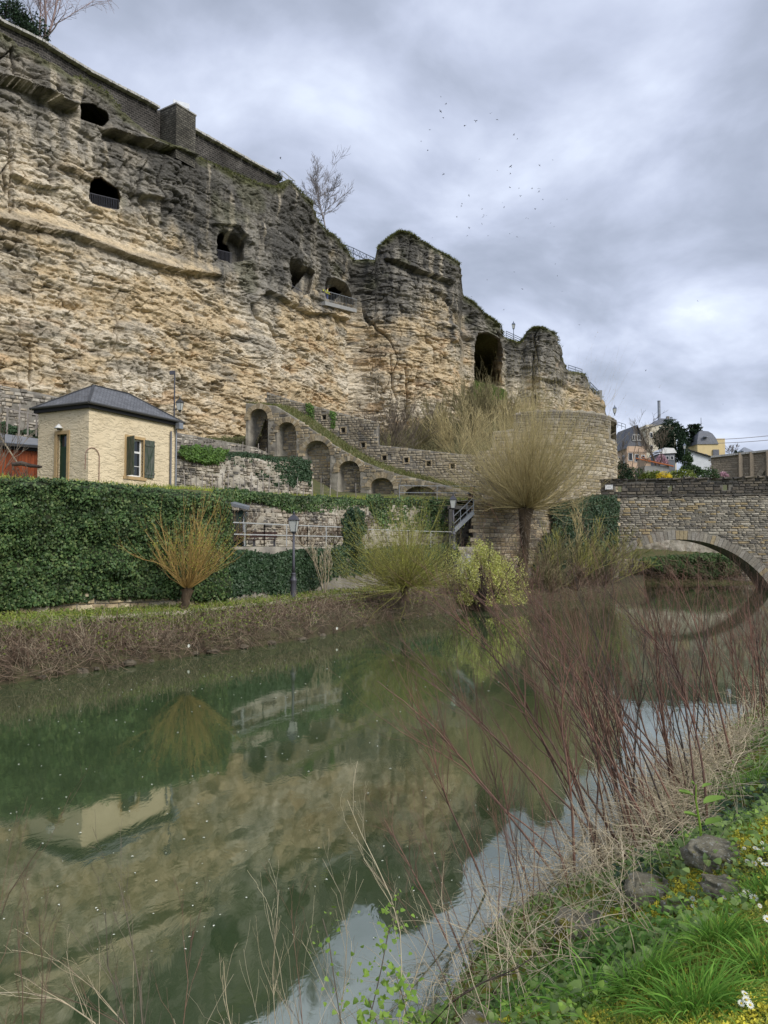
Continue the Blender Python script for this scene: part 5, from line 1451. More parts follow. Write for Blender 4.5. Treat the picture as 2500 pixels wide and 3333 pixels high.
def street_lamp(loc, H, label, mat=None, s=1., group=None):
    g = empty('street_lamp', loc, label, 'street lamp', group)
    hp = H - .95 * s
    MB().lathe((0, 0, 0), [(.17 * s, 0), (.17 * s, .12 * s), (.14 * s, .18 * s), (.14 * s, .95 * s), (.17 * s, 1.0 * s), (.17 * s, 1.06 * s), (.12 * s, 1.1 * s), (.1 * s, 1.3 * s), (.125 * s, 1.34 * s), (.085 * s, 1.38 * s)], 14).build('base', mat or M_IRON, g, True)
    MB().lathe((0, 0, 0), [(.08 * s, 1.38 * s), (.065 * s, 1.8 * s), (.05 * s, hp)], 12).build('post', mat or M_IRON, g, True)
    lantern(g, hp + .1 * s, s, mat)
    return g
lz = pw(955, 34.3, 1.05)
street_lamp(lz, 3.95, 'tall dark grey cast iron lamp post on the far river bank', s=.95)
street_lamp(at(1476, 1790, 49.5), 3.55, 'grey lamp post at the foot of the steel stair', s=1.)
def small_lamp(px, py0, py1, Y, label, s=1.1):
    z0, z1 = zof(py0, Y), zof(py1, Y); g = empty('street_lamp', (at(px, py0, Y)[0], Y, z0), label, 'street lamp')
    H = z1 - z0
    MB().lathe((0, 0, 0), [(.07, 0), (.05, H - 1.0 * s)], 8).build('post', M_BLUERAIL, g)
    lantern(g, H - .95 * s, s, M_BLUERAIL); return g
small_lamp(1672, 1112, 1046, 107.5, 'small street lamp on the cliff top behind the blue railing')
small_lamp(2001, 1352, 1319, 74., 'small street lamp on top of the round bastion', .8)
# light mast and hanging lantern behind the house
mst = empty('light_mast', at(566, 1440, 44.), 'thin tall mast carrying a flat floodlight beside the house roof', 'light mast')
zt_ = zof(1215, 44.) - mst.location[2]
MB().lathe((0, 0, 0), [(.05, 0), (.04, zt_)], 8).build('pole', M_IRON, mst)
MB().box((-.12, -.05, zt_ + .02), (.3, .12, .22)).build('floodlight_head', M_IRON, mst)
wl = empty('wall_lantern', at(585, 1335, 44.), 'small black lantern hanging on a bracket beside the thin mast', 'lantern')
lantern(wl, 0, .8, M_GUTTER)
MB().bar((-.35, 0, -.16), (.1, 0, -.16), .03, .03).build('bracket', M_IRON, wl)

# ---------------------------------------------------------------- railings
def railing(name, label, P, H, sp, mat, nbar=2, r=.02, bars=False, cat='railing', base=0.0, cross=False, mesh_bars=None):
    P = [Vector(p) for p in P]; g = empty(name, P[0], label, cat); o0 = P[0]
    for a, b in zip(P[:-1], P[1:]):
        L = (b - a).length; n = max(1, round(L / sp))
        for k in range(n + 1):
            p = a + (b - a) * k / n - o0
            MB().bar(p + Vector((0, 0, base)), p + Vector((0, 0, H)), r * 2, r * 2).build('post' if not bars else 'bar', mat, g)
        for j in range(nbar):
            z = H - (H - base) * j / max(1, nbar) if not bars else (H if j == 0 else base)
            MB().bar(a - o0 + Vector((0, 0, z)), b - o0 + Vector((0, 0, z)), r * 2.2, r * 2.2).build('rail', mat, g)
        if cross:
            for k in range(n):
                p, q = a + (b - a) * k / n - o0, a + (b - a) * (k + 1) / n - o0
                m_ = MB(); up = Vector((0, 0, H * .9)); lo = Vector((0, 0, H * .35))
                m_.bar(p + lo, (p + q) / 2 + up, r, r).bar((p + q) / 2 + up, q + lo, r, r).bar(p + up, (p + q) / 2 + lo, r, r).bar((p + q) / 2 + lo, q + up, r, r).build('lattice', mat, g)
    return g
ry = lambda p: ip(p, HB) + .25
railing('terrace_railing', 'pale steel railing along the bench terrace above the ivy', [pw(p, ry(p), 3.55) for p in (728, 860, 1000, 1120)], 1.02, 1.9, M_RAILP, 2, .022)
railing('terrace_railing', 'thin steel railing behind the middle willow', [pw(p, ry(p), 3.5) for p in (1190, 1330, 1470)], 1.0, 2.4, M_RAILP, 1, .02)
railing('quay_railing', 'thin grey railing on top of the quay wall behind the big willow', [pw(p, y, 6.75) for p, y in ((1300, 52.5), (1545, 53), (1700, 56.5))], .95, 2.2, M_RAIL, 2, .018)
def cliff_rail(name, label, P, H, n, mat, **k):
    return railing(name, label, P, H, n, mat, **k)
def hole_rail(label, p0, y0, p1, y1, hpx, n, off0=-.35):
    q0, _, _ = cliff_local(p0, off0); q1, _, _ = cliff_local(p1, off0)
    A, B = at(p0, y0, q0[1]), at(p1, y1, q1[1]); H = hpx / F * q0[1]
    L = (Vector(A) - Vector(B)).length
    return railing('gallery_railing', label, [A, B], H, L / n, M_IRON, 2, .018, True)
hole_rail('black bar railing across the large middle cave mouth', 289, 662, 385, 684, 36, 17)
hole_rail('black bar railing in the deep cave mouth right of the middle one', 702, 846, 754, 858, 36, 12)
q0 = cliff_local(938, .1)[0]
railing('hand_rail', 'single slanting handrail in the shallow rock niche', [at(939, 925, q0[1] + .5), at(982, 950, q0[1] + 2.2)], .05, 6, M_IRON, 1, .03)
# balcony
pa, pb_ = cliff_local(1059, .75)[0], cliff_local(1161, .75)[0]
BA, BB_ = Vector(at(1059, 980, pa[1])), Vector(at(1161, 1006, pb_[1]))
bl = empty('rock_balcony', BA, 'concrete balcony with bar railing cantilevered from the cliff gallery', 'balcony')
dr_ = (BB_ - BA); dh = Vector((dr_.x, dr_.y, 0)).normalized(); nn_ = Vector((dh.y, -dh.x, 0))
MB().hexa([q - BA for q in (BA - nn_ * 2.2 - Vector((0, 0, .42)), BB_ - nn_ * 2.2 - Vector((0, 0, .42)), BB_ - Vector((0, 0, .42)), BA - Vector((0, 0, .42)), BA - nn_ * 2.2, BB_ - nn_ * 2.2, BB_, BA)]).build('slab', M_CONC, bl)
nb = 21
for k in range(nb + 1):
    p = (BB_ - BA) * k / nb; MB().bar(p, p + Vector((0, 0, 1.15)), .018, .018).build('bar', M_RAIL, bl)
MB().bar(Vector((0, 0, 1.17)), BB_ - BA + Vector((0, 0, 1.17)), .05, .05).build('top_rail', M_RAIL, bl)
for k in (0,): MB().bar(Vector((0, 0, 1.17)), -nn_ * 1.6 + Vector((0, 0, 1.17)), .05, .05).build('side_rail', M_RAIL, bl)
railing('bridge_railing', 'blue grey lattice railing spanning the notch in the cliff crest', [at(1120, 832, 91), at(1150, 842, 94), at(1192, 862, 96), at(1240, 884, 98)], 1.35, 1.6, M_BLUERAIL, 2, .035, cross=True)
railing('crest_railing', 'thin pale railing on the crest beside the bare tree', [at(918, 588, 80.), at(960, 622, 82.)], 1.1, 1.5, M_RAILP, 2, .03)
railing('crest_railing', 'blue grey railing between the cave and the rounded rock tower', [at(1648, 1104, 107), at(1700, 1128, 108.5), at(1730, 1142, 109)], 1.15, 2.0, M_BLUERAIL, 4, .035)
railing('crest_railing', 'short blue grey railing right of the rounded rock tower', [at(1850, 1212, 113), at(1895, 1226, 115)], 1.1, 1.6, M_BLUERAIL, 3, .035)
railing('crest_railing', 'descending blue grey railing at the right end of the cliff', [at(1920, 1268, 116), at(1952, 1300, 119)], 1.2, 1.5, M_BLUERAIL, 3, .035)
p = at(1953, 1300, 119); g = empty('stone_post', p, 'square stone post ending the last cliff railing', 'post'); MB().box((0, 0, .6), (.55, .55, 1.6)).build('shaft', M_CONC, g)
railing('far_railing', 'thin railing seen between the bastion and the salmon house', [at(2011, 1392, 120), at(2036, 1400, 120)], .9, .8, M_BLUERAIL, 2, .03)
# steel stair with dark undercroft
YT = 51.5
T0_, T1_ = Vector(at(1478, 1728, YT)), Vector(at(1541, 1668, YT + .4))
stp = empty('steel_stair', T0_, 'grey steel stair climbing from the lamp post to the quay wall', 'stair')
for dy in (0, 1.3):
    MB().bar(Vector((0, dy, 0)), T1_ - T0_ + Vector((0, dy, 0)), .06, .28).build('stringer', M_RAIL, stp)
for k in range(9): MB().box((T1_ - T0_) * ((k + .5) / 9) + Vector((0, .65, .05)), (.24, 1.22, .03)).build('tread', M_RAIL, stp)
for k in range(4):
    p = (T1_ - T0_) * (k / 3); MB().bar(p, p + Vector((0, 0, 1.0)), .045, .045).build('post', M_RAIL, stp)
for h in (.5, 1.0): MB().bar(Vector((0, 0, h)), T1_ - T0_ + Vector((0, 0, h)), .045, .045).build('hand_rail', M_RAIL, stp)
# recess under the stair: side walls and roof of a dark cellar mouth
cm = empty('cellar_mouth', at(1510, 1790, 53.), 'dark cellar opening under the steel stair', 'cellar')
c0 = Vector(cm.location); pL, pR = at(1470, 1700, 53.), at(1543, 1700, 53.)
m_ = MB(); m_.box(Vector((pL[0], 55.2, 4.4)) - c0, (.3, 4, 3.6)).box(Vector((pR[0] + .1, 55.2, 4.4)) - c0, (.3, 4, 3.6)).box(Vector(((pL[0] + pR[0]) / 2, 57.2, 4.4)) - c0, (2, .3, 3.6)).box(Vector(((pL[0] + pR[0]) / 2, 55.2, 6.25)) - c0, (2, 4, .25))
m_.build('stone_lining', M_MORTAR_D, cm)
# bench on the lower terrace
bn = empty('bench', at(860, 1786, 38.2), 'dark wooden slatted bench on the terrace behind the railing', 'bench')
for k in range(3): MB().box((0, -.15 + k * .14, .45), (1.25, .1, .04)).build('seat_slat', M_BENCH, bn)
for k in range(2): MB().box((0, .2, .62 + k * .16), (1.25, .04, .11)).build('back_slat', M_BENCH, bn)
for x_ in (-.5, .5): MB().box((x_, .05, .25), (.05, .4, .5)).box((x_, .22, .75), (.05, .05, .5)).build('leg', M_IRON, bn)
bn = empty('bench', at(800, 1788, 37.6), 'second dark bench half hidden behind the orange willow and shed pipe', 'bench')
for k in range(3): MB().box((0, -.15 + k * .14, .45), (1.0, .1, .04)).build('seat_slat', M_BENCH, bn)
for k in range(2): MB().box((0, .2, .62 + k * .16), (1.0, .04, .11)).build('back_slat', M_BENCH, bn)
for x_ in (-.4, .4): MB().box((x_, .05, .25), (.05, .4, .5)).box((x_, .22, .6), (.05, .05, .5)).build('leg', M_IRON, bn)
# vine stakes
stk = MB().lathe((0, 0, 0), [(.032, 0), (.03, .6), (.026, 1.2)], 5).mesh('vine_stake', M_STAKE)
def stakes(lst, group, label):
    for px, y0, y1, Y in lst:
        z0, z1 = zof(y0, Y), zof(y1, Y); o = obj('vine_stake', stk, None, (at(px, y0, Y)[0], Y, z0)); o.scale = (1, 1, (z1 - z0) / 1.2); o.rotation_euler = (random.gauss(0, .03), random.gauss(0, .03), 0)
        tag(o, label, 'stake', group)
L1 = []
for px in (592, 607, 619, 630, 640, 652, 668, 679, 690, 697, 715, 722, 735, 745, 752, 762, 774, 790, 810, 843, 866):
    Y = ip(px, [(585, 55), (870, 62)]); y0 = ip(px, [(585, 1458), (870, 1482)]); L1.append((px + random.uniform(-2, 2), y0, y0 - random.uniform(20, 42), Y))
stakes(L1, 'stakes on the upper terrace', 'grey wooden vine stake standing on the upper terrace at the cliff foot')
L1 = []
for px in (604, 622, 640, 659, 672, 690, 706, 724, 742, 760, 780, 798, 817, 836, 858, 876, 906, 938, 965, 988, 1018, 1046, 1052, 1072, 1096, 1160):
    Y = ip(px, [(585, 43), (1160, 53)]); y0 = ip(px, [(585, 1600), (1160, 1625)]); L1.append((px + random.uniform(-2, 2), y0, y0 - random.uniform(40, 68), Y))
stakes(L1, 'stakes below the white wall', 'grey wooden vine stake in front of the white garden wall')
for px, y0, y1, lb in ((22, 1440, 1330, 'pale post left of the others above the red shed'), (62, 1440, 1315, 'tall pale post on the slope above the red shed'), (90, 1420, 1345, 'short pale post on the slope above the red shed'), (118, 1420, 1350, 'pale post beside the eave of the cream house')):
    z0, z1 = zof(y0, 43.5), zof(y1, 43.5); g = empty('pergola_post', (at(px, y0, 43.5)[0], 43.5, z0), lb, 'post'); MB().bar((0, 0, 0), (0, 0, z1 - z0), .07, .07).build('shaft', M_STAKE, g)
g = empty('pergola_beam', at(20, 1328, 43.5), 'long thin pale beam sloping down toward the house eave', 'beam'); MB().bar((0, 0, 0), Vector(at(124, 1352, 43.5)) - Vector(g.location), .06, .06).build('pole', M_STAKE, g)
g = empty('leaning_pole', at(62, 1514, 38.5), 'pale pole leaning across the red shed', 'pole'); MB().bar((0, 0, 0), Vector(at(0, 1420, 38.5)) - Vector(g.location), .05, .05).build('shaft', M_STRAW, g)
# path edge logs, steps, stump
for px, py, lb in ((1457, 1908, 'dark wooden bollard at the right end of the footpath'), (1452 - 70, 1912, 'low dark stone block beside the footpath')):
    p = onz(px, py, 1.15); g = empty('bollard', p, lb, 'bollard'); MB().lathe((0, 0, 0), [(.13, 0), (.12, .5), (.1, .52)], 8).build('post', M_DARKBARK, g)
stps = empty('garden_steps', pw(1492, 48.9, 1.1), 'flight of pale stone steps at the end of the footpath behind the yellow bush', 'steps')
for k in range(8): MB().box((.15 * k * .3, .3 * k, .12 + .24 * k), (1.5, .34, .24)).build('step', M_COPE, stps)

# ---------------------------------------------------------------- people
def skin_body(name, parent, V, E, R_, mat, sub=1):
    me = bpy.data.meshes.new(name); me.from_pydata([tuple(v) for v in V], E, []); me.update(); me.materials.append(mat)
    o = obj(name, me, parent); sk = o.modifiers.new('skin', 'SKIN')
    if not me.skin_vertices: pass
    o.modifiers.new('smooth', 'SUBSURF').levels = sub; o.modifiers['smooth'].render_levels = sub
    lay = me.skin_vertices[0] if me.skin_vertices else None
    if lay:
        for i, r in enumerate(R_): lay.data[i].radius = (r, r) if not hasattr(r, '__len__') else r
        lay.data[0].use_root = True
    return o
def person(loc, rz, label, coat, legs, hair, lean=.0, long_hair=False, arms=((.1, -.3), (.1, -.3))):
    g = empty('person', loc, label, 'person', rz=rz)
    y = -lean
    V = [(0, 0, .95), (0, y * .4, 1.2), (0, y * .8, 1.42), (0, y, 1.52), (0, y - .01, 1.60), (0, y - .02, 1.70)]
    R_ = [(.14, .1), (.14, .1), (.13, .09), .05, (.085, .095), (.07, .085)]
    E = [(i, i + 1) for i in range(5)]
    for s in (-1, 1):
        b = len(V); V += [(s * .09, 0, .9), (s * .1, -.02, .5), (s * .11, .02, .08), (s * .12, -.12, .03)]; R_ += [.085, .06, .045, .035]; E += [(0, b), (b, b + 1), (b + 1, b + 2), (b + 2, b + 3)]
    for s, (dx, fy) in zip((-1, 1), arms):
        b = len(V); V += [(s * .19, y * .8, 1.40), (s * (.22 + dx), y * .8 + fy * .3, 1.14), (s * (.2 + dx * .6), y * .8 + fy, 1.06), (s * (.2 + dx * .5), y * .8 + fy - .09, 1.05)]; R_ += [.055, .042, .034, .03]; E += [(2, b), (b, b + 1), (b + 1, b + 2), (b + 2, b + 3)]
    skin_body('body', g, V, E, R_, M_SKIN)
    grow_ = lambda r: (r[0] + .02, r[1] + .02) if hasattr(r, '__len__') else r + .018
    cv, ce, cr_ = [V[0], V[1], V[2], (0, y * .9, 1.46)], [(0, 1), (1, 2), (2, 3)], [grow_(R_[0]), grow_(R_[1]), grow_(R_[2]), .07]
    for k in (14, 18):
        b = len(cv); cv += V[k:k + 3]; cr_ += [grow_(r) for r in R_[k:k + 3]]; ce += [(2, b), (b, b + 1), (b + 1, b + 2)]
    skin_body('coat', g, cv, ce, cr_, coat)
    tv, te, tr = [V[0]], [], [grow_(R_[0])]
    for k in (6, 10):
        b = len(tv); tv += V[k:k + 3]; tr += [grow_(r) for r in R_[k:k + 3]]; te += [(0, b), (b, b + 1), (b + 1, b + 2)]
    skin_body('trousers', g, tv, te, tr, legs)
    hm_ = MB().ball((0, y + .015, 1.68), (.098, .11, .115), 12, 8)
    if long_hair: hm_.ball((0, y + .05, 1.52), (.11, .07, .2), 10, 6)
    hm_.build('hair', hair, g, True)
    f_ = MB().ball((0, y - .115, 1.65), (.014, .02, .02), 6, 4); f_.build('nose', M_SKIN, g)
    return g
fa = math.atan2(nn_.y, nn_.x) + math.pi / 2
t0_ = BA + dr_ * .05 - nn_ * .45; person(t0_, fa, 'person in a yellow high visibility jacket at the left end of the rock balcony', M_HIVIS, M_DARKC, M_DHAIR, .08)
t1_ = BA + dr_ * .14 - nn_ * .4; person(t1_, fa + .4, 'person in yellow top and blue jeans beside the balcony railing', M_HIVIS, M_JEANS, M_DHAIR, .05)
person(Vector(at(1533, 1655, 53.4)) - Vector((0, 0, .25)), .5, 'person with long blond hair in a dark coat at the top of the steel stair', M_DARKC, M_DARKC, M_BLOND, .1, True)

# ---------------------------------------------------------------- houses beyond the bridge
def plane_house(name, label, cat='house'):
    return name
def gable_house(px0, px1, pyb, pye, pyr, Y, deep, rz_, mats, label, wins=(), name='house'):
    """gable front between two photograph columns at distance Y; rz_ turns it"""
    mw, mr, mg = mats
    x0, x1 = at(px0, pye, Y)[0], at(px1, pye, Y)[0]; zb_, ze, zr = zof(pyb, Y), zof(pye, Y), zof(pyr, Y)
    w = (x1 - x0) / math.cos(rz_); g = empty(name, (x0, Y, zb_), label, 'house', rz=rz_)
    ze -= zb_; zr -= zb_
    m_ = MB(); m_.add([(0, 0, -6), (w, 0, -6), (w, 0, ze), (0, 0, ze), (0, deep, -6), (w, deep, -6), (w, deep, ze), (0, deep, ze)], [(0, 1, 2, 3), (5, 4, 7, 6), (4, 0, 3, 7), (1, 5, 6, 2)]); m_.build('walls', mw, g)
    m_ = MB().add([(0, .0, ze), (w, .0, ze), (w / 2, .0, zr), (0, deep, ze), (w, deep, ze), (w / 2, deep, zr)], [(0, 1, 2), (4, 3, 5)]); m_.build('gable', mg, g)
    m_ = MB(); o_ = .5; th_ = .18
    for s in (0, 1):
        xe, xs = (-o_ * .6, w / 2) if s == 0 else (w + o_ * .6, w / 2); zl = ze - o_ * .6 * (zr - ze) / (w / 2)
        m_.hexa([(xe, -o_, zl), (xs, -o_, zr), (xs, deep + o_, zr), (xe, deep + o_, zl), (xe, -o_, zl + th_), (xs, -o_, zr + th_), (xs, deep + o_, zr + th_), (xe, deep + o_, zl + th_)])
    m_.build('roof', mr, g)
    for u, z, ww, hh in wins:
        f_ = MB().box((u * w, -.04, z * ze), (ww, .1, hh)).build('window', M_WHITE, g)
        MB().box((u * w, -.1, z * ze), (ww - .25, .04, hh - .25)).build('pane', M_GLASS, f_)
    return g
M_ROOFG = pm('grey_slates', (.17, .18, .20), (.12, .125, .14), 3, .7)
g = gable_house(2040, 2106, 1530, 1452, 1386, 150, 9, .08, (M_PINKP, M_ROOFG, M_ROOFG), 'salmon plastered house with slate gable and a row of white attic windows', [(.18, .55, .9, 1.6), (.5, .5, .9, 1.6), (.82, .48, .8, 1.5)])
for k in range(4):
    f_ = MB().box((1.35 + k * .52, -.1, 6.4), (.46, .1, 1.2)).build('window', M_WHITE, g); MB().box((1.35 + k * .52, -.17, 6.4), (.3, .04, .95)).build('pane', M_GLASS, f_)
for z_ in (2.3,):
    for k in (1, 2.6):
        f_ = MB().box((-.04, k * 1.6, z_), (.1, .9, 1.6)).build('window', M_WHITE, g); MB().box((-.1, k * 1.6, z_), (.04, .65, 1.3)).build('pane', M_GLASS, f_)
MB().bar((0.3, -.3, 3.5), (7, -.3, 3.5), .1, .1).build('cornice', M_FASCIA, g)
# tall cream block with chimney stack
def block(px0, px1, pyb, pyt, Y, deep, mat, label, name='house', rz_=0.):
    x0, x1 = at(px0, pyt, Y)[0], at(px1, pyt, Y)[0]; zb_, zt_ = zof(pyb, Y), zof(pyt, Y)
    g = empty(name, (x0, Y, zb_), label, 'house', rz=rz_); w, h = x1 - x0, zt_ - zb_
    MB().hexa([(a, b, z) for z in (-8, h) for a, b in ((0, 0), (w, 0), (w, deep), (0, deep))]).build('walls', mat, g)
    return g, w, h
def win(g, x, z, w, h, y=-.04, m=None):
    f_ = MB().box((x, y, z), (w, .1, h)).build('window', m or M_WHITE, g); MB().box((x, y - .06, z), (w * .7, .04, h * .8)).build('pane', M_GLASS, f_)
g, w, h = block(2104, 2200, 1540, 1382, 230, 12, M_CREAM, 'tall cream house with low grey hipped roof and a metal chimney behind the trees')
MB().add([(-.4, -.4, h - 1.2), (w + .4, -.4, h + 1.6), (w + .4, 12.4, h + 1.6), (-.4, 12.4, h - 1.2), (w * .35, 3, h + .9), (w * .62, 3, h + 2.4), (w * .62, 9, h + 2.4), (w * .35, 9, h + .9)], [(0, 1, 5, 4), (1, 2, 6, 5), (2, 3, 7, 6), (3, 0, 4, 7), (4, 5, 6, 7)]).build('roof', M_ROOFG, g)
MB().lathe((w * .58, 3.5, h + 2), [(.45, 0), (.45, 5.5), (.5, 5.7), (.5, 5.9)], 10).build('chimney', M_ZINC, g)
MB().box((w * .98, 6, h + 2.4), (.8, .8, 2.2)).build('chimney', M_MORTAR_D, g)
for x_, z_ in ((w * .5, h - 1.4), (w * .5, h - 5), (w * .16, h - 3.2), (w * .16, h - 7)): win(g, x_, z_, .9, 1.7)
# yellow villa with domed roof
g, w, h = block(2270, 2336, 1512, 1446, 210, 8, M_YELP, 'yellow villa with a grey domed roof and finial', 'villa')
prof = [(1.06, 0), (1.02, .5), (.9, 1.8), (.7, 3.1), (.45, 3.9), (.1, 4.3)]
V = [(w / 2 + (w / 2) * r * sx, 4 + 4 * r * sy, h + z) for r, z in prof for sx, sy in ((-1, -1), (1, -1), (1, 1), (-1, 1))]
Fq = [(i * 4 + k, i * 4 + (k + 1) % 4, i * 4 + 4 + (k + 1) % 4, i * 4 + 4 + k) for i in range(5) for k in range(4)] + [(20, 21, 22, 23)]
MB().add(V, Fq).build('dome_roof', M_ROOFG, g)
MB().bar((w / 2, 4, h + 4), (w / 2, 4, h + 8), .1, .1).bar((w / 2 - .5, 4, h + 5.2), (w / 2 + .5, 4, h + 5.2), .08, .08).build('finial', M_IRON, g)
MB().lathe((w / 2 - .5, -.1, h + 1.9), [(.7, 0), (.7, .2)], 12).build('round_window', M_ZINC, g)
MB().box((w + 1.2, 2, h - 1.3), (2.3, 2.5, 6)).build('chimney', M_YELP, g)
MB().box((w - .6, -.2, h - 2.8), (1.6, .3, 2.6)).build('bay', M_ROOFG, g)
MB().add([(-.5, -3.5, -2.2), (w + 3, -3.5, -2.8), (w + 2.4, 0, -.2), (w * .4, -.05, h - 2.6), (-.2, 0, -.4)], [(0, 1, 2, 3), (0, 3, 4)]).build('lower_roof', M_ROOFG, g)
g, w, h = block(2276, 2345, 1530, 1470 + 28, 200, 3, M_YELP, 'low yellow wing in front of the domed villa', 'villa_wing')
for x_ in (w * .3, w * .75): win(g, x_, h - 1.8, .9, 1.4, m=M_SURR)
# white sloping building
g = empty('white_house', at(2238, 1540, 165), 'long white building with a dark roof line stepping down the hill', 'house')
c0 = Vector(g.location)
P = [Vector(at(px, py, 165)) - c0 for px, py in ((2238, 1540), (2352, 1552), (2352, 1535), (2326, 1508), (2326, 1494), (2242, 1466))]
m_ = MB().prism([P[0] - Vector((0, 0, 4)), P[1] - Vector((0, 0, 4)), P[2], P[3], P[4], P[5]], (3, 9, 0)); m_.build('walls', M_WHITEP, g)
m_ = MB().bar(P[5] + Vector((-.2, -.2, .1)), P[4] + Vector((.3, -.2, .1)), .6, .22).bar(P[3] + Vector((0, -.2, .1)), P[2] + Vector((.3, -.2, .1)), .6, .22); m_.build('roof', M_FASCIA, g)
g, w, h = block(2147, 2197, 1530, 1470, 160, 6, M_ROOFG, 'small dark conservatory with a white curved canopy', 'conservatory')
MB().add([(-.3, -.3, h - .5), (w + .3, -.3, h - .3), (w * .9, -.3, h + .7), (w * .3, -.3, h + .8), (-.3, 6, h - .5), (w + .3, 6, h - .3), (w * .9, 6, h + .7), (w * .3, 6, h + .8)], [(0, 1, 2, 3), (5, 4, 7, 6), (1, 5, 6, 2), (2, 6, 7, 3), (3, 7, 4, 0)]).build('canopy', M_WHITE, g)
for k in range(3): win(g, w * (.2 + .3 * k), h - 1.3, .7, .8)
g, w, h = block(2098, 2178, 1548, 1516, 125, 5, M_CONC, 'low grey concrete garden building with stained wall', 'outbuilding')
MB().bar((-1.5, -.2, h + 1.2), (w + .6, -.2, h - .1), .5, .15).build('roof_edge', M_TILE, g)
g, w, h = block(2098, 2118, 1516, 1490, 140, 4, M_PINKP, 'small salmon annexe with bright orange tiled roof', 'annexe')
MB().add([(-.4, -.5, h - .1), (w + 1.6, -.5, h - 1.1), (w + 1.6, 3, h - .5), (-.4, 3, h + 1.)], [(0, 1, 2, 3)]).build('roof', M_TILE, g)
g, w, h = block(2416, 2468, 1500, 1478, 300, 8, M_WHITEP, 'pale low house just above the viaduct', 'house')
MB().add([(-.6, -.6, h), (w + .6, -.6, h), (w + .6, 8, h), (-.6, 8, h), (w * .4, 4, h + 3.2), (w * .5, 4, h + 3.2)], [(0, 1, 5, 4), (1, 2, 5), (2, 3, 4, 5), (3, 0, 4)]).build('roof', M_ZINC, g)
# viaduct
YV = 150
vd = empty('viaduct', at(2320, 1545, YV), 'brown stone railway viaduct with pale coping at the right edge', 'viaduct')
c0 = Vector(vd.location)
A6, B6 = at(2315, 1500, YV), at(2760, 1500, YV - 12)
pv, LV, tv, nv_ = seg_pos(A6, B6)
xv = lambda px: (at(px, 1500, YV)[0] - A6[0])
ztv = lambda u: zof(1489, YV) + u * .055
uc7, r7 = xv(2535), 3.6 * 1.45; zc7 = zof(1512 + r7 / YV * F, YV)
us = np.unique(np.concatenate([np.linspace(0, uc7 - r7, 14), uc7 + r7 * np.sin(np.linspace(-math.pi / 2, math.pi / 2, 30)), np.linspace(uc7 + r7, LV, 8)]))
V = []
for k in range(8):
    for u in us:
        b = zc7 + math.sqrt(max(0, r7 ** 2 - (u - uc7) ** 2)) if abs(u - uc7) < r7 else 0.
        z = b + (ztv(u) - b) * k / 7; (x, y, _), tt = pv(u, z); V.append((x - c0.x, y - c0.y, z - c0.z))
mk('front_wall', V, gridF(8, len(us)), M_VIAD, vd)
V = []
for dd in (0, 6):
    for a in np.linspace(0, math.pi, 24):
        (x, y, z), tt = pv(uc7 - math.cos(a) * r7, zc7 + math.sin(a) * r7); V.append((x - tt[1] * dd - c0.x, y + tt[0] * dd - c0.y, z - c0.z))
mk('vault', V, gridF(2, 24), M_MORTAR_D, vd)
masonry(vd, lambda u, z: (lambda r: ((r[0][0], r[0][1], r[0][2] ), r[1]))(pv(u, z)), min(LV, xv(2560)), ztv(12), .8, .42, M_VIAD, lambda u, z: z < ztv(u) - .5 and math.hypot(u - uc7, max(0, z - zc7)) > r7 + .9 and z > zof(1552, YV), .06, 0, .07, zof(1552, YV))
arch_ring(vd, pv, uc7, zc7, r7, r7, .8, 26, M_VIAD, .08, .3)
u = 0
while u < xv(2560):
    (x, y, _), tt = pv(u + 1, 0); o = MB().box((0, 0, 0), (2.0, .9, .38)).build('coping_stone', M_COPE, vd); o.location = Vector((x, y, ztv(u + 1) + .1)) - c0; o.rotation_euler = (0, -.055, math.atan2(tt[1], tt[0])); u += 2.05
for px in (2399, 2431, 2478):
    (x, y, _), tt = pv(xv(px), 0); MB().box(Vector((x, y - .3, zof(1530, YV))) - c0, (.7, .5, 6)).build('pilaster', M_VIAD, vd)
for k, (y0, y1) in enumerate(((1431, 1418), (1443, 1432))):
    g = empty('overhead_wire', at(2325, y0, YV + 5), ('upper' if k == 0 else 'lower') + ' thin cable crossing the sky above the viaduct', 'cable')
    c1 = Vector(g.location); pts_ = [Vector(at(px, y0 + (y1 - y0) * f - 4 * math.sin(f * math.pi) * -.4, YV + 5)) - c1 for px, f in zip(np.linspace(2325, 2560, 9), np.linspace(0, 1.3, 9))]
    MB().tube(pts_, .06, 5).build('cable', M_PALETW, g)
small_lamp(2229, 1500, 1442, 150, 'thin street lamp between the ivy covered tree and the white building', 1.2)
# walls seen through the bridge arch
rubble('far_quay_wall', 'rubble quay wall under ivy seen through the bridge arch', [(2010, 76.5), (2560, 74.5)], lambda p: -.8, lambda p: ip(p, [(2010, 2.3), (2230, 2.4), (2560, 1.6)]), M_RUBBLE, M_MORTAR_D, .4, .24, 180, .08)
rubble('high_garden_wall', 'stained rendered wall with a bricked arch seen high through the bridge arch', [(1990, 86), (2600, 84)], lambda p: 2., lambda p: ip(p, [(1990, 7.0), (2600, 6.2)]), M_RUBBLE, M_MORTAR_W, .5, .3, None, .12)

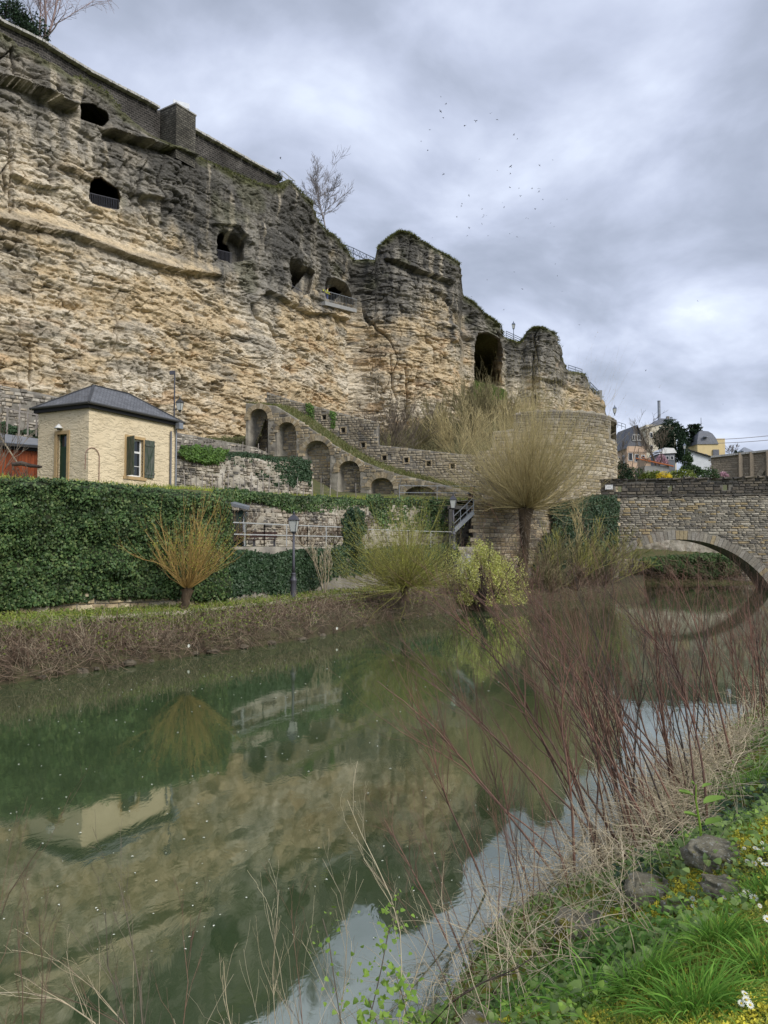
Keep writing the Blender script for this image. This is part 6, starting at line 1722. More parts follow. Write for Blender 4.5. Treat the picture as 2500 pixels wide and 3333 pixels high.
# ---------------------------------------------------------------- birds
def bird_mesh(name, flap):
    m_ = MB()
    m_.tube([(0, -.2, 0), (0, -.13, .01), (0, 0, 0), (0, .14, 0), (0, .24, .0)], [.012, .035, .05, .03, .012], 6)
    for s in (-1, 1):
        z1, z2 = flap * .12, flap * .05
        P = [(s * .03, -.09, .02), (s * .2, -.12, z1), (s * .42, -.02, z2), (s * .2, .03, z1), (s * .03, .08, .02)]
        Q = [(x, y, z + .012) for x, y, z in P]
        m_.add(P + Q, [(0, 1, 3, 4), (1, 2, 3), (5, 9, 8, 6), (6, 8, 7)] + [(i, (i + 1) % 5, 5 + (i + 1) % 5, 5 + i) for i in range(5)])
    m_.add([(-.02, .22, 0), (.02, .22, 0), (.05, .34, 0), (-.05, .34, 0), (0, .28, .015)], [(0, 1, 4), (1, 2, 4), (2, 3, 4), (3, 0, 4), (3, 2, 1, 0)])
    return m_.mesh(name, M_BIRD)
BM = [bird_mesh('flying_bird', f) for f in (1., .3, 2., -1.)]
BP = [(472, 90, .7), (515, 148, 1.2), (468, 212, 1.4), (492, 262, 1.2), (885, 228, 1.2), (940, 280, 1.1), (761, 293, 1.4), (671, 327, 1.5), (380, 365, 1), (308, 459, .7), (366, 535, .9), (1079, 403, 1), (1108, 440, .9), (792, 608, .7), (1402, 617, .8), (1293, 658, .9), (1053, 668, 1.3), (941, 700, .9), (1050, 730, .9), (494, 731, 1.1), (1045, 843, 1), (1122, 849, .6), (1230, 853, .9), (1288, 850, 1.2), (1288, 877, 1), (705, 909, .9), (1135, 916, 1.1), (1320, 942, .7), (1521, 942, .7), (985, 970, .6), (647, 980, .8), (642, 996, .8), (998, 1007, .8), (815, 1022, .7), (1258, 1023, 1), (830, 1070, .8), (850, 1077, .5), (823, 1087, 1.1), (603, 1089, .9), (1180, 1095, .8), (1198, 1103, .6), (1385, 1138, .6), (813, 1147, .8), (1413, 1166, .6), (707, 1179, 1), (1062, 1217, .7), (1046, 1229, .6), (691, 1243, .9), (865, 1245, .6), (1106, 1254, 1), (401, 1263, .6), (1422, 1478, .7), (1082, 1545, .8), (1440, 1577, .6), (1150, 1688, .8), (858, 1609, .6), (726, 1751, .7), (1480, 1705, .6)]
BP2 = [(1250 + x * .3918, 280 + y * .3918, s) for x, y, s in BP] + [(912, 515, 1.3), (1020, 526, 1.3), (2271, 980, .8), (1640, 1008, .7), (1886, 1058, .7), (2102, 1205, .8), (2353, 1316, .7)]
for i, (px, py, s) in enumerate(BP2):
    o = obj('flying_bird', BM[i % 4], None, at(px, py, 95)); sc = s * .46; o.scale = (sc, sc, sc)
    o.rotation_euler = (random.uniform(-.9, .9), random.uniform(-.9, .9), random.uniform(0, 6.28))
    tag(o, 'small dark bird circling in the grey sky', 'bird', 'birds circling in the sky')
# petals on the water
ptl = MB().add([(-.022, 0, .004), (0, -.016, .012), (.022, 0, .004), (0, .016, .012), (0, 0, 0.0)], [(0, 1, 4), (1, 2, 4), (2, 3, 4), (3, 0, 4), (0, 3, 2, 1)]).mesh('floating_petal', M_PETAL)
cnt = 0
while cnt < 190:
    px, py = random.uniform(0, 1650), 2150 + 950 * random.random() ** 1.7
    q = onz(px, py, 0.)
    if q[1] > Yw(px) - .5 or bank_d(q[0], q[1]) > -.6: continue
    o = obj('floating_petal', ptl, None, (q[0], q[1], .003)); s_ = random.uniform(.5, 1.2) * (.25 + q[1] / 24); o.scale = (s_ * 1.2, s_, s_); o.rotation_euler = (0, 0, random.random() * 6)
    tag(o, 'tiny white petal floating on the green water', 'petal', 'petals floating on the river'); cnt += 1

# ================================================================ PLANTS ON THE FAR BANK
N3 = lambda k: RNG.normal(size=(k, 3))
def part_mesh(name, L, mat, parent=None, off=(0, 0, 0), stuff=False):
    V, Fq = joinVF(L); o = mk(name, V - np.array(off), Fq, mat, parent)
    if stuff: tag(o, kind='stuff')
    return o
def far_pts(n, p0, p1, f0, f1, zmode=None):
    """points on the far bank: f=0 water edge .. f=1 path"""
    p = RNG.uniform(p0, p1, n); f = RNG.uniform(f0, f1, n)
    Y0 = np.array([Yw(a) for a in p]); Y1 = ip(p, PT) - .75
    y = Y0 + (Y1 - Y0) * f + .1; z = np.interp(f * (Y1 - Y0), [0, .25, 1.3, 3, 6], [.02, .33, .72, .98, 1.0])
    return np.array([pw(a, b, c_) for a, b, c_ in zip(p, y, z)]), p, f
# brambles
st, p_, f_ = far_pts(9500, -250, 1990, -.02, .8)
D = unit(N3(len(st)) * np.array([1, 1, .5]) + np.array([.1, -.5, .7])); Lg = RNG.uniform(.35, 1.15, len(st)) * (1.1 - .4 * f_)
P, Rr_ = shoots(st, D, Lg, RNG.uniform(.006, .012, len(st)), -.75, .28, 5, .5)
tag(part_mesh('bramble_thicket', [tubes(P, Rr_, 3)], M_DEAD), 'tangled brown bramble stems overhanging the far water edge', 'brambles', kind='stuff')
idx = RNG.choice(len(st), 1700); P2, R2 = shoots(st[idx], unit(N3(1700) * .5 + np.array([0, -.3, 1.])), RNG.uniform(.4, 1.0, 1700), np.full(1700, .006), -.25, .2, 5, .4)
tag(part_mesh('dry_weed_stalks', [tubes(P2, R2, 3)], M_STRAW), 'thin pale dead stalks among the far bank brambles', 'weeds', kind='stuff')
st, p_, f_ = far_pts(26000, -250, 1760, .05, 1.12)
keep = (fbm(st[:, 0] * .9, st[:, 1] * .9, 3, 401) + .35 * f_ > RNG.uniform(-.1, .75, len(st)))
st = st[keep]; st[:, 2] += RNG.uniform(.02, .5, len(st))
V, Q = leaves(st, np.array([0, -.5, .9]), .085 * RNG.uniform(.6, 1.4, len(st)), 'kite', .7, .1)
tag(mk('bramble_leaves', V, Q, M_BRLEAF), 'fresh yellow green leaves scattered over the far bank', 'undergrowth', kind='stuff')
# herbs behind and beside the path
p = RNG.uniform(-250, 1500, 15000); y = np.where(RNG.random(15000) < .5, ip(p, PT) - RNG.uniform(.6, 1.1, 15000), ip(p, PT) + .6 + RNG.random(15000) * (ip(p, HB) - ip(p, PT) - .7))
P0 = np.array([pw(a, b, 1.12) for a, b in zip(p, y)]); kp = fbm(P0[:, 0], P0[:, 1], 3, 403) > RNG.uniform(-.6, .3, len(p))
P0 = P0[kp]; P0[:, 2] += RNG.uniform(0, .22, len(P0))
V, Q = leaves(P0, np.array([0, -.3, 1.]), .09 * RNG.uniform(.6, 1.3, len(P0)), 'kite', .6, 0)
tag(mk('path_side_herbs', V, Q, leafm('path_herb_leaf', [(.12, .18, .03), (.20, .26, .05), (.09, .13, .03), (.27, .28, .07)])), 'low green herbs along the far footpath', 'undergrowth', kind='stuff')
def blades(P, L, w, lean, mat, name, label=None, cat=None, kind='stuff', parent=None, off=(0, 0, 0), Sn=3, droop=.6, up=1.):
    K = len(P); D = unit(N3(K) * np.array([lean, lean, .1]) + np.array([0, 0, up])); sd_ = unit(np.cross(D, N3(K)))
    V = np.zeros((K, Sn * 2 + 1, 3)); c_ = P.copy(); d = D.copy()
    for s in range(Sn):
        ww = w * (1 - s / Sn * .6)
        V[:, 2 * s] = c_ - sd_ * ww[:, None]; V[:, 2 * s + 1] = c_ + sd_ * ww[:, None]
        c_ = c_ + d * (L / Sn)[:, None]; d = unit(d - np.array([0, 0, droop / Sn]) + D * np.array([.3, .3, 0]) * droop)
    V[:, -1] = c_
    b = np.arange(K)[:, None] * (Sn * 2 + 1)
    q = np.concatenate([b + np.array([2 * s, 2 * s + 1, 2 * s + 3, 2 * s + 2]) for s in range(Sn - 1)]); t_ = b + np.array([2 * Sn - 2, 2 * Sn - 1, 2 * Sn])
    o = mk(name, V.reshape(-1, 3) - np.array(off), [q, t_], mat, parent)
    return tag(o, label, cat, kind=kind)
p = RNG.uniform(-200, 1500, 9000); y = ip(p, PT) + .7 + RNG.random(9000) ** 1.5 * (ip(p, HB) - ip(p, PT) - .8)
P0 = np.array([pw(a, b, 1.08) for a, b in zip(p, y)])
blades(P0, RNG.uniform(.1, .32, 9000), RNG.uniform(.008, .014, 9000), .5, M_LAWN, 'path_side_grass', 'grass tufts between the far path and the ivy walls', 'grass')

def willow(name, base, head, K, spread, Lr, bark, label, lean=(0, 0, 0), twigs=4, rb=.02, buds=None, nb=0, trunk_r=.2, low=.15, droop=-.02, up=.5, zsc=1.0, wob=.07, tr_=.38):
    base, head = np.array(base, float), np.array(head, float); g = empty(name, base, label, 'willow tree')
    n_ = 7; f = np.linspace(0, 1, n_)[:, None]; tp = base + (head - base) * f + .05 * N3(n_) * (f * (1 - f) * 4)
    tr = trunk_r * np.interp(f[:, 0], [0, .15, .5, .85, 1], [1.35, 1.05, .85, 1.1, 1.5])
    L = [tubes(tp[None], tr[None], 10)]
    kn = head + unit(N3(14)) * trunk_r * .9
    for q in kn: L.append(tubes(np.array([[head - (head - base) * .05, q]]), np.array([[trunk_r * .9, trunk_r * .45]]), 6))
    part_mesh('trunk', L, M_WILT, g, base)
    D = N3(K); D[:, 2] = np.abs(D[:, 2]) * 1.0 + low - .25 * RNG.random(K); D = unit(D * np.array([1, 1, zsc]) + np.array(lean))
    Lg = Lr * RNG.uniform(.45, 1.1, K) * (1 + .22 * vn(D[:, 0] * 3 + 7, D[:, 2] * 3 + D[:, 1] * 2, int(K))) * (1 - .12 * np.abs(D[:, 0]))
    st = head + D * trunk_r * .9
    P, R_ = shoots(st, D, Lg, RNG.uniform(.6, 1.2, K) * rb, up, wob, 7, .25)
    P[..., 2] += droop * np.linspace(0, 1, 7)[None] ** 2 * Lg[:, None]
    P2, R2 = grow(P, R_, twigs, tr_, .42, .2, .95, .35, .09, 4, .55, taper=.3)
    part_mesh('rods', [tubes(P, R_, 4)], bark, g, base); part_mesh('twigs', [tubes(P2, R2, 3)], bark, g, base, True)
    if nb:
        k = RNG.integers(0, len(P2), nb); t_ = RNG.uniform(.2, 1, nb) * 2.99; i = t_.astype(int)
        q = P2[k, i] + (P2[k, i + 1] - P2[k, i]) * (t_ - i)[:, None] + N3(nb) * .01
        V, Q = leaves(q - base, np.array([0, -.5, .7]), .075 * RNG.uniform(.6, 1.3, nb), 'long', 1., -.6)
        tag(mk('buds', V, Q, buds, g), kind='stuff')
    return g
b1 = pw(600, 28.9, 1.0)
willow('pollard_willow', b1, (b1[0] + .1, b1[1], 1.9), 74, 1., 3.7, M_WIL1, 'orange barked pollard willow with rods fanning up before the ivy hedge', (.34, 0, .75), 9, .021, M_BUD, 2600, .17, .1, -.0, .8, wob=.17)
b2 = pw(1320, 36.6, 1.0)
willow('pollard_willow', b2, (b2[0] - .02, b2[1], 1.75), 400, 1., 4.1, M_WIL2, 'yellow green pollard willow beside the path in the middle of the far bank', (.0, 0, .12), 6, .014, M_BUD, 9000, .2, -.3, -.02, .95, wob=.14)
b3 = pw(1700, 51.6, .9); h3 = np.array(at(1712, 1655, 51.8))
willow('pollard_willow', b3, h3, 600, 1., 8.3, M_WIL3, 'largest tan pollard willow with tall thick trunk left of the bridge', (.02, 0, .42), 7, .018, leafm('tan_willow_bud', [(.42, .33, .10), (.5, .42, .16), (.34, .3, .1)], .6, .3), 9000, .36, -.2, -.0, .95, 1.25, wob=.2, tr_=.5)
P, R_ = shoots(np.repeat(h3[None], 16, 0), unit(N3(16) * np.array([1, 1, .3]) + np.array([0, 0, 1.0])), RNG.uniform(3.2, 6.2, 16), np.full(16, .06), .3, .14, 7, .2)
A, B = grow(P, R_, 9, .42, .4, .25, .98, .5, .12, 5, .5)
tag(part_mesh('willow_limbs', [tubes(P, R_, 5), tubes(A, B, 4)], M_WIL3), 'forking thicker limbs rising inside the crown of the biggest willow', 'branches', kind='stuff')
# epicormic shoots along its trunk
P, R_ = shoots(np.array(b3) + (h3 - np.array(b3)) * RNG.uniform(.35, 1, 220)[:, None], unit(N3(220) * np.array([1, 1, .4])), RNG.uniform(.8, 2.3, 220), np.full(220, .016), -.75, .2, 6, .4)
tag(part_mesh('trunk_shoots', [tubes(P, R_, 3)], M_GREYTW), 'thin drooping shoots around the big willow trunk', 'shoots', kind='stuff')

def bush(name, label, c, r, n, size, mat, twm=M_DARKBARK, cat='bush', shape='kite', clump=.35, ntw=60, gz=None, core=None, tilt=.8, down=.0, seed=0, hollow=.45, group=None):
    """leafy shrub: c centre of its foot, r=(rx,ry,h)"""
    c = np.array(c, float); g = empty(name, c, label, cat, group)
    U = unit(N3(n)); U[:, 2] = np.abs(U[:, 2])
    rad_ = RNG.uniform(hollow, 1.0, n) ** .5 * (1 + clump * fbm(U[:, 0] * 2.2 + seed, U[:, 1] * 2.2 + U[:, 2] * 2.3, 4, 500 + seed))
    q = U * rad_[:, None] * np.array(r)
    cut = fbm(q[:, 0] / (r[0] * .28) + seed, q[:, 2] / (r[2] * .28) + q[:, 1] / r[1], 3, 510 + seed) > -.28
    q = q[cut]
    V, Q = leaves(q, np.array([0, -.2, .6]), size * RNG.uniform(.6, 1.3, len(q)), shape, tilt, down)
    tag(mk('foliage', V, Q, mat, g), kind='stuff')
    D = U[:ntw] * np.array([1, 1, 1.]); P, R_ = shoots(np.zeros((ntw, 3)) + N3(ntw) * np.array([.1, .1, 0]) * r[0], unit(D + np.array([0, 0, .3])), np.linalg.norm(D * np.array(r), axis=1) * .95, np.full(ntw, .012 * max(1, r[2])), .1, .12, 5, .3)
    P2, R2 = grow(P, R_, 4, .4, .5, .3, .95, .1)
    part_mesh('branches', [tubes(P, R_, 4), tubes(P2, R2, 3)], twm, g)
    return g
bush('yellow_bush', 'round bush full of pale yellow green flowers at the far water edge', pw(1588, 42.6, .35), (1.85, 1.4, 3.6), 15000, .1, M_YEL, seed=1, ntw=60, clump=.5, hollow=.3)
bush('yellow_shrub', 'loose yellow green shrub between the middle willow and the yellow bush', pw(1487, 45.5, 1.1), (1.2, 1., 2.5), 3600, .09, M_YEL, seed=2, ntw=60, hollow=.1)
bush('green_shrub', 'small bright green shrub with white flowers at the water beside the big willow', pw(1722, 50.2, .5), (1.0, .8, 1.2), 1800, .08, M_COVER, seed=3)
bush('forsythia', 'bright yellow forsythia bush above the bridge parapet', (at(2163, 1560, 110)[0], 110, zof(1562, 110)), (1.1, .9, 1.2), 2200, .12, M_FORS, seed=4)
for px, py, Y, rr, mt, lb, nm, cat in (
    (2060, 1562, 118, (2.2, 1.5, 1.8), M_EVER, 'dark evergreen shrubs under the salmon house', 'evergreen_shrub', 'shrub'),
    (2300, 1560, 130, (2.3, 1.6, 1.9), M_EVER, 'broad clipped green bush below the white building', 'garden_bush', 'bush'),
    (2262, 1545, 128, (1.3, 1.1, 1.6), M_EVER, 'rounded green bush left of the broad one', 'garden_bush', 'bush'),
    (2215, 1562, 115, (2.4, 1.5, 1.6), M_BRLEAF, 'pale green low shrubs right of the forsythia', 'garden_bush', 'bush'),
    (2238, 1503, 150, (1.0, .9, 2.), M_EVER, 'two stacked clipped green balls by the white building', 'topiary', 'topiary'),
    (2238, 1530, 150, (1.3, 1., 1.6), M_EVER, 'small dark bush under the clipped topiary', 'garden_bush', 'bush'),
    (2153, 1510, 150, (1.3, 1., 1.7), M_PINK, 'pink blossoming shrub near the orange tiled roof', 'blossom_shrub', 'shrub'),
    (2352, 1552, 140, (1.1, .8, .8), M_PINK, 'small reddish shrub where the viaduct begins', 'blossom_shrub', 'shrub'),
    (2120, 1562, 112, (2.0, 1., 1.2), M_BRLEAF, 'olive shrubs left of the forsythia', 'garden_bush', 'bush'),
    (2025, 1560, 112, (1.8, 1., 2.6), M_CONIF, 'tall dark hedge right beside the round bastion', 'dark_hedge', 'hedge')):
    bush(nm, lb, (at(px, py, Y)[0], Y, zof(py, Y)), rr, 1500, .3 if Y > 100 else .2, mt, cat=cat, seed=int(px) % 17, ntw=24)
def crown_tree(name, label, px, pyb, pyt, Y, wpx, n, size, mat, cat='tree', seed=0, shape='kite', layers=0):
    z0, z1 = zof(pyb, Y), zof(pyt, Y); H = z1 - z0; w = wpx / F * Y / 2; x = at(px, pyb, Y)[0]
    g = empty(name, (x, Y, z0), label, cat)
    MB().tube([(0, 0, 0), (.1, 0, H * .5), (0, 0, H * .95)], [w * .12, w * .08, w * .02], 8).build('trunk', M_DARKBARK, g)
    if layers:
        zs = RNG.integers(0, layers, n) / layers * .75 + .25; rr = w * (1.05 - zs * .55) * RNG.random(n) ** .5; a = RNG.uniform(0, 6.28, n)
        rr = rr * (1 + .35 * np.sin(a * 3 + zs * 20))
        q = np.stack([rr * np.cos(a), rr * np.sin(a), zs * H + N3(n)[:, 0] * H * .012 - rr * .03], -1)
        P, R_ = shoots(np.array([[0, 0, (k / layers * .75 + .25) * H] for k in range(layers) for _ in range(5)]), unit(N3(layers * 5) * np.array([1, 1, .1])), np.full(layers * 5, w * .8), np.full(layers * 5, w * .03), .1, .05, 4)
        part_mesh('branches', [tubes(P, R_, 4)], M_DARKBARK, g)
    else:
        U = unit(N3(n)); rr = RNG.uniform(.3, 1, n) ** .4 * (1 + .35 * fbm(U[:, 0] * 2 + seed, U[:, 2] * 2 + U[:, 1], 3, 520 + seed))
        q = U * rr[:, None] * np.array([w, w, H * .5]) + np.array([0, 0, H * .52])
    V, Q = leaves(q, np.array([0, 0, 1.]), size * RNG.uniform(.6, 1.4, n), shape, .8, .2)
    tag(mk('crown', V, Q, mat, g), kind='stuff'); return g
crown_tree('ivy_clad_tree', 'thick dark column of ivy over a dead tree between the far houses', 2192, 1512, 1370, 175, 84, 7000, .42, M_CONIF, seed=3)
crown_tree('evergreen_tree', 'dark evergreen leaning against the tall cream house', 2158, 1465, 1398, 185, 62, 2200, .4, M_CONIF, seed=5)
crown_tree('evergreen_tree', 'lower dark evergreen between the ivy clad tree and the street lamp', 2222, 1510, 1440, 172, 34, 1500, .4, M_CONIF, seed=6)
crown_tree('cedar_tree', 'flat layered cedar standing dark against the sky beside the domed villa', 2262, 1472, 1376, 215, 62, 4200, .5, M_CONIF, seed=7, layers=8)
crown_tree('cedar_tree', 'second smaller cedar left of the taller layered one', 2226, 1470, 1388, 213, 34, 1800, .5, M_CONIF, seed=8, layers=6)
crown_tree('small_conifer', 'tiny dark conifer above the viaduct coping', 2396, 1488, 1466, 230, 12, 300, .4, M_CONIF, seed=9)
crown_tree('small_conifer', 'tiny dark conifer next to the pale low house', 2414, 1488, 1468, 235, 16, 300, .4, M_CONIF, seed=10)
def bare_tree(name, label, base, H, mat, w=.5, n0=1, lv=((14, .45, .7), (7, .45, .6), (5, .5, .6)), r0=.12, lean=(0, 0, 0), cat='tree', up=.25, tips=(.02), sub=True, droop=None):
    base = np.array(base, float); g = empty(name, base, label, cat)
    D = unit(N3(n0) * np.array([w, w, .1]) + np.array([0, 0, 1.]) + np.array(lean)); P, R_ = shoots(np.zeros((n0, 3)), D, np.full(n0, H) * RNG.uniform(.8, 1, n0), np.full(n0, r0), .1, .08, 8, .2)
    trunk = tubes(P, R_, 6); part_mesh('trunk', [trunk], mat, g)
    L = []; A, B = P, R_
    for i, (n, ra, an) in enumerate(lv):
        A, B = grow(A, B, n, ra, an, .25 if i == 0 else .2, .98, up if droop is None or i < len(lv) - 1 else droop, .12, 5 if i == 0 else 4, .5, taper=.3)
        B = np.maximum(B, tips); L.append(tubes(A, B, 4 if i == 0 else 3))
    part_mesh('branches', L, mat, g); return g
# cliff crest
bare_tree('birch_tree', 'pale bare birch with drooping twigs on the cliff crest at the top left', at(134, 160, 64), 8.5, M_BIRCH, .45, 3, ((9, .6, .8), (8, .42, .6), (6, .45, .8)), .13, (.25, 0, .1), droop=-.6, tips=.011)
bare_tree('bare_tree', 'dark bare branches rising beside the evergreen at the top left corner', at(128, 145, 61), 7., M_DARKBARK, .4, 2, ((6, .5, .7), (5, .4, .6)), .09, (-.35, 0, 0), tips=.014)
bush('yew_tree', 'dark evergreen hanging over the fortress wall at the top left corner', at(18, 120, 59), (3.0, 1.6, 2.6), 6500, .22, M_CONIF, cat='tree', seed=11, clump=.4)
bush('evergreen_shrub', 'thin dark shrub at the edge of the yew near the birch trunk', at(88, 150, 60), (1.3, 1, 1.5), 1200, .2, M_CONIF, seed=12)
bare_tree('bare_tree', 'slender bare tree leaning beyond the cliff crest', at(1062, 770, 98), 8.0, M_PALETW, .05, 1, ((34, .62, 1.0), (9, .42, .6), (6, .45, .7)), .14, (-.12, 0, 0), tips=.014)
bush('crest_shrub', 'small dark upright shrub at the end of the fortress wall', at(908, 590, 79), (.35, .3, 1.1), 500, .12, M_CONIF, seed=13)
# grass on the crests
fr = []
for a, b, n in ((920, 1015, 500), (1040, 1155, 900), (1226, 1500, 3600), (1516, 1650, 2600), (1660, 1712, 900), (1716, 1830, 1500), (1860, 1960, 500), (230, 380, 300), (618, 916, 1200)):
    ps = RNG.uniform(a, b, n); q = np.array([cliff_local(p_)[0] for p_ in ps]); nn2 = np.array([cliff_local(p_)[2] for p_ in ps])
    bk = RNG.random(n) ** 2 * 1.6 - .25; ztt = np.interp(ps, pxs, zt); dd = np.interp(ps, pxs, d[-1])
    fr.append(np.stack([q[:, 0] + nn2[:, 0] * (dd - bk), q[:, 1] + nn2[:, 1] * (dd - bk), ztt + np.where(bk < 0, bk, 0) * .8], -1))
fr = np.concatenate(fr)
blades(fr, RNG.uniform(.15, .5, len(fr)), RNG.uniform(.02, .035, len(fr)), .8, leafm('crest_grass_blade', [(.12, .13, .04), (.17, .18, .06), (.09, .11, .03)]), 'crest_grass', 'rough grass growing along the crests of the rock', 'grass', droop=1.)
# grass slope under the tall cave
q0, tt0, nn0 = cliff_local(1590)
n = 5200; ps = RNG.uniform(1546, 1645, n); f = RNG.random(n)
Pg = []
for p_, ff in zip(ps, f):
    qq, _, n_ = cliff_local(p_); y_ = qq[1] - .5 - 2.6 * (1 - ff)
    pyg = np.interp(ff, [0, 1], [1302, ip(p_, [(1546, 1242), (1580, 1252), (1645, 1272)])]); Pg.append(at(p_, pyg, y_))
Pg = np.array(Pg)
gs_ = np.linspace(1540, 1652, 16); rows = []
for ff in np.linspace(0, 1, 6): rows.append([at(p_, np.interp(ff, [0, 1], [1318, ip(p_, [(1546, 1244), (1580, 1254), (1645, 1274)])]), cliff_local(p_)[0][1] - .45 - 2.7 * (1 - ff)) for p_ in gs_])
tag(mk('grass_ledge', np.array(rows).reshape(-1, 3), gridF(6, 16), M_TURF), kind='structure')
blades(Pg, RNG.uniform(.2, .5, n), RNG.uniform(.02, .035, n), .7, leafm('bright_ledge_grass', [(.09, .20, .02), (.14, .27, .03), (.07, .15, .02)]), 'ledge_grass', 'bright green grass slope under the tall arched cave', 'grass', droop=.8)
# ramp and slope vegetation
k = RNG.integers(0, 89, 4200); r_ = RNG.integers(0, 3, 4200); u = RNG.random((4200, 2))
Pr = RAMP[r_, k] * (1 - u[:, :1]) * (1 - u[:, 1:]) + RAMP[r_, k + 1] * u[:, :1] * (1 - u[:, 1:]) + RAMP[r_ + 1, k] * (1 - u[:, :1]) * u[:, 1:] + RAMP[r_ + 1, k + 1] * u[:, :1] * u[:, 1:]
blades(Pr, RNG.uniform(.15, .45, 4200), RNG.uniform(.015, .03, 4200), .6, leafm('ramp_grass_blade', [(.13, .15, .04), (.20, .19, .07), (.10, .14, .03), (.25, .21, .1)]), 'ramp_grass', 'dry grass growing down the stair ramp over the arches', 'grass')
def slope_pt(px, f):
    y0, y1 = SL0Y(px), ip(px, CY) - .3; z0, z1 = SL0Z(px), SL1Z(px); return pw(px, y0 + (y1 - y0) * f, z0 + (z1 - z0) * f)
def bare_shrub(label, base, H, mat, n0=14, w=.6, group=None, lv=((7, .5, .55), (5, .45, .5)), r0=.03, tips=.014, name='bare_shrub', up=.3):
    return bare_tree(name, label, base, H, mat, w, n0, lv, r0, cat='shrub', up=up, tips=tips)
bare_shrub('grey bare shrub fanning up behind the end of the tall stair wall', slope_pt(1268, .03), 4.2, M_GREYTW, 22, .45)
bare_shrub('low bare shrub at the cliff foot above the loophole wall', slope_pt(1350, .25), 3.4, M_OLIVETW, 16, .7)
bare_shrub('dense olive shrub on the slope left of the big willow crown', slope_pt(1430, .3), 4.2, M_OLIVETW, 22, .7)
bare_shrub('tall greenish bare shrub below the grass ledge', slope_pt(1540, .45), 5.6, M_OLIVETW, 30, .6)
bare_shrub('greenish bare shrub right under the tall cave', slope_pt(1610, .4), 5.2, M_OLIVETW, 30, .6)
bare_shrub('tan bare shrub between the cave and the bastion curtain', slope_pt(1690, .35), 5.0, M_WIL3, 26, .6)
bare_shrub('thin shrub on the slope over the second loophole', slope_pt(1390, .55), 3.2, M_GREYTW, 14, .8)
bare_shrub('tan shrub partly hidden by the big willow on the slope', slope_pt(1490, .1), 4.4, M_WIL3, 24, .7)
n = 5200; ps = RNG.uniform(880, 1780, n); ff = RNG.random(n); Ps = np.array([slope_pt(a, b) for a, b in zip(ps, ff)])
P, R_ = shoots(Ps, unit(N3(n) * np.array([.7, .7, .2]) + np.array([0, 0, .9])), RNG.uniform(.4, 1.6, n), np.full(n, .018), 0, .18, 4, .5)
tag(part_mesh('slope_scrub', [tubes(P, R_, 3)], M_OLIVETW), 'low leafless scrub covering the slope under the cliff', 'scrub', kind='stuff')
n = 9000; ps = RNG.uniform(-300, 1780, n); Ps = np.array([slope_pt(a, b) for a, b in zip(ps, RNG.random(n))]); Ps[:, 2] += .1
V, Q = leaves(Ps, np.array([0, -.4, .9]), .2 * RNG.uniform(.5, 1.3, n), 'kite', .7, 0)
tag(mk('slope_herbs', V, Q, leafm('slope_herb_leaf', [(.10, .12, .04), (.15, .17, .06), (.2, .18, .09)])), 'low greenery on the slope under the cliff', 'undergrowth', kind='stuff')
# terrace greenery and twiggy things
def terr(px, f):
    y0, y1 = W2Y(px) + .3, W1Y(px) - .2; return pw(px, y0 + (y1 - y0) * f, W2Z(px) + (W1B(px) - W2Z(px)) * f)
n = 9000; ps = RNG.uniform(-300, 1540, n); Pt = np.array([terr(a, b) for a, b in zip(ps, RNG.random(n))])
blades(Pt, RNG.uniform(.1, .35, n), RNG.uniform(.012, .02, n), .6, M_LAWN, 'terrace_grass', 'rough grass on the garden terraces', 'grass')
bare_shrub('tangle of bare climber branches in front of the red shed', pw(30, 33.5, 5.7), 1.1, M_GREYTW, 9, 1.1, tips=.008)
bare_shrub('twisted bare vine between the red shed and the cream house', pw(112, 34., 5.7), 1.1, M_GREYTW, 6, 1.1, tips=.008)
bare_shrub('bare blossom bush at the far left edge above the hedge', pw(-12, 32.5, 5.9), 2.8, M_GREYTW, 7, .35, tips=.008)
vt = MB().tube([Vector(at(40, 1512, 35.5)), Vector(at(70, 1508, 35.5)), Vector(at(100, 1516, 35.6)), Vector(at(140, 1520, 35.4))], [.09, .11, .09, .05], 8)
tag(vt.build('gnarled_vine', M_DARKBARK), 'gnarled horizontal vine trunk in front of the red shed', 'vine')
bare_shrub('slim pale bare sapling against the dark terrace ivy', pw(1056, 37.8, 1.1), 2.3, M_STRAW, 5, .22, lv=((9, .4, .4), (4, .4, .4)), r0=.03, tips=.008, name='bare_sapling')
for px, Y, H, lb in ((745, 36.5, 1.6, 'brown climber stems on the shed end of the railing'), (985, 40.5, 1.4, 'reddish dead shrub behind the lamp post railing'), (1090, 42.5, 1.5, 'reddish brown shrub behind the railing near the ivy pillar'), (1155, 45, 1.6, 'brown shrub behind the ivy pillar')):
    bare_shrub(lb, pw(px, Y, 3.55), H, M_DEAD, 14, .8, lv=((6, .5, .6), (4, .45, .6)), r0=.014, tips=.007)
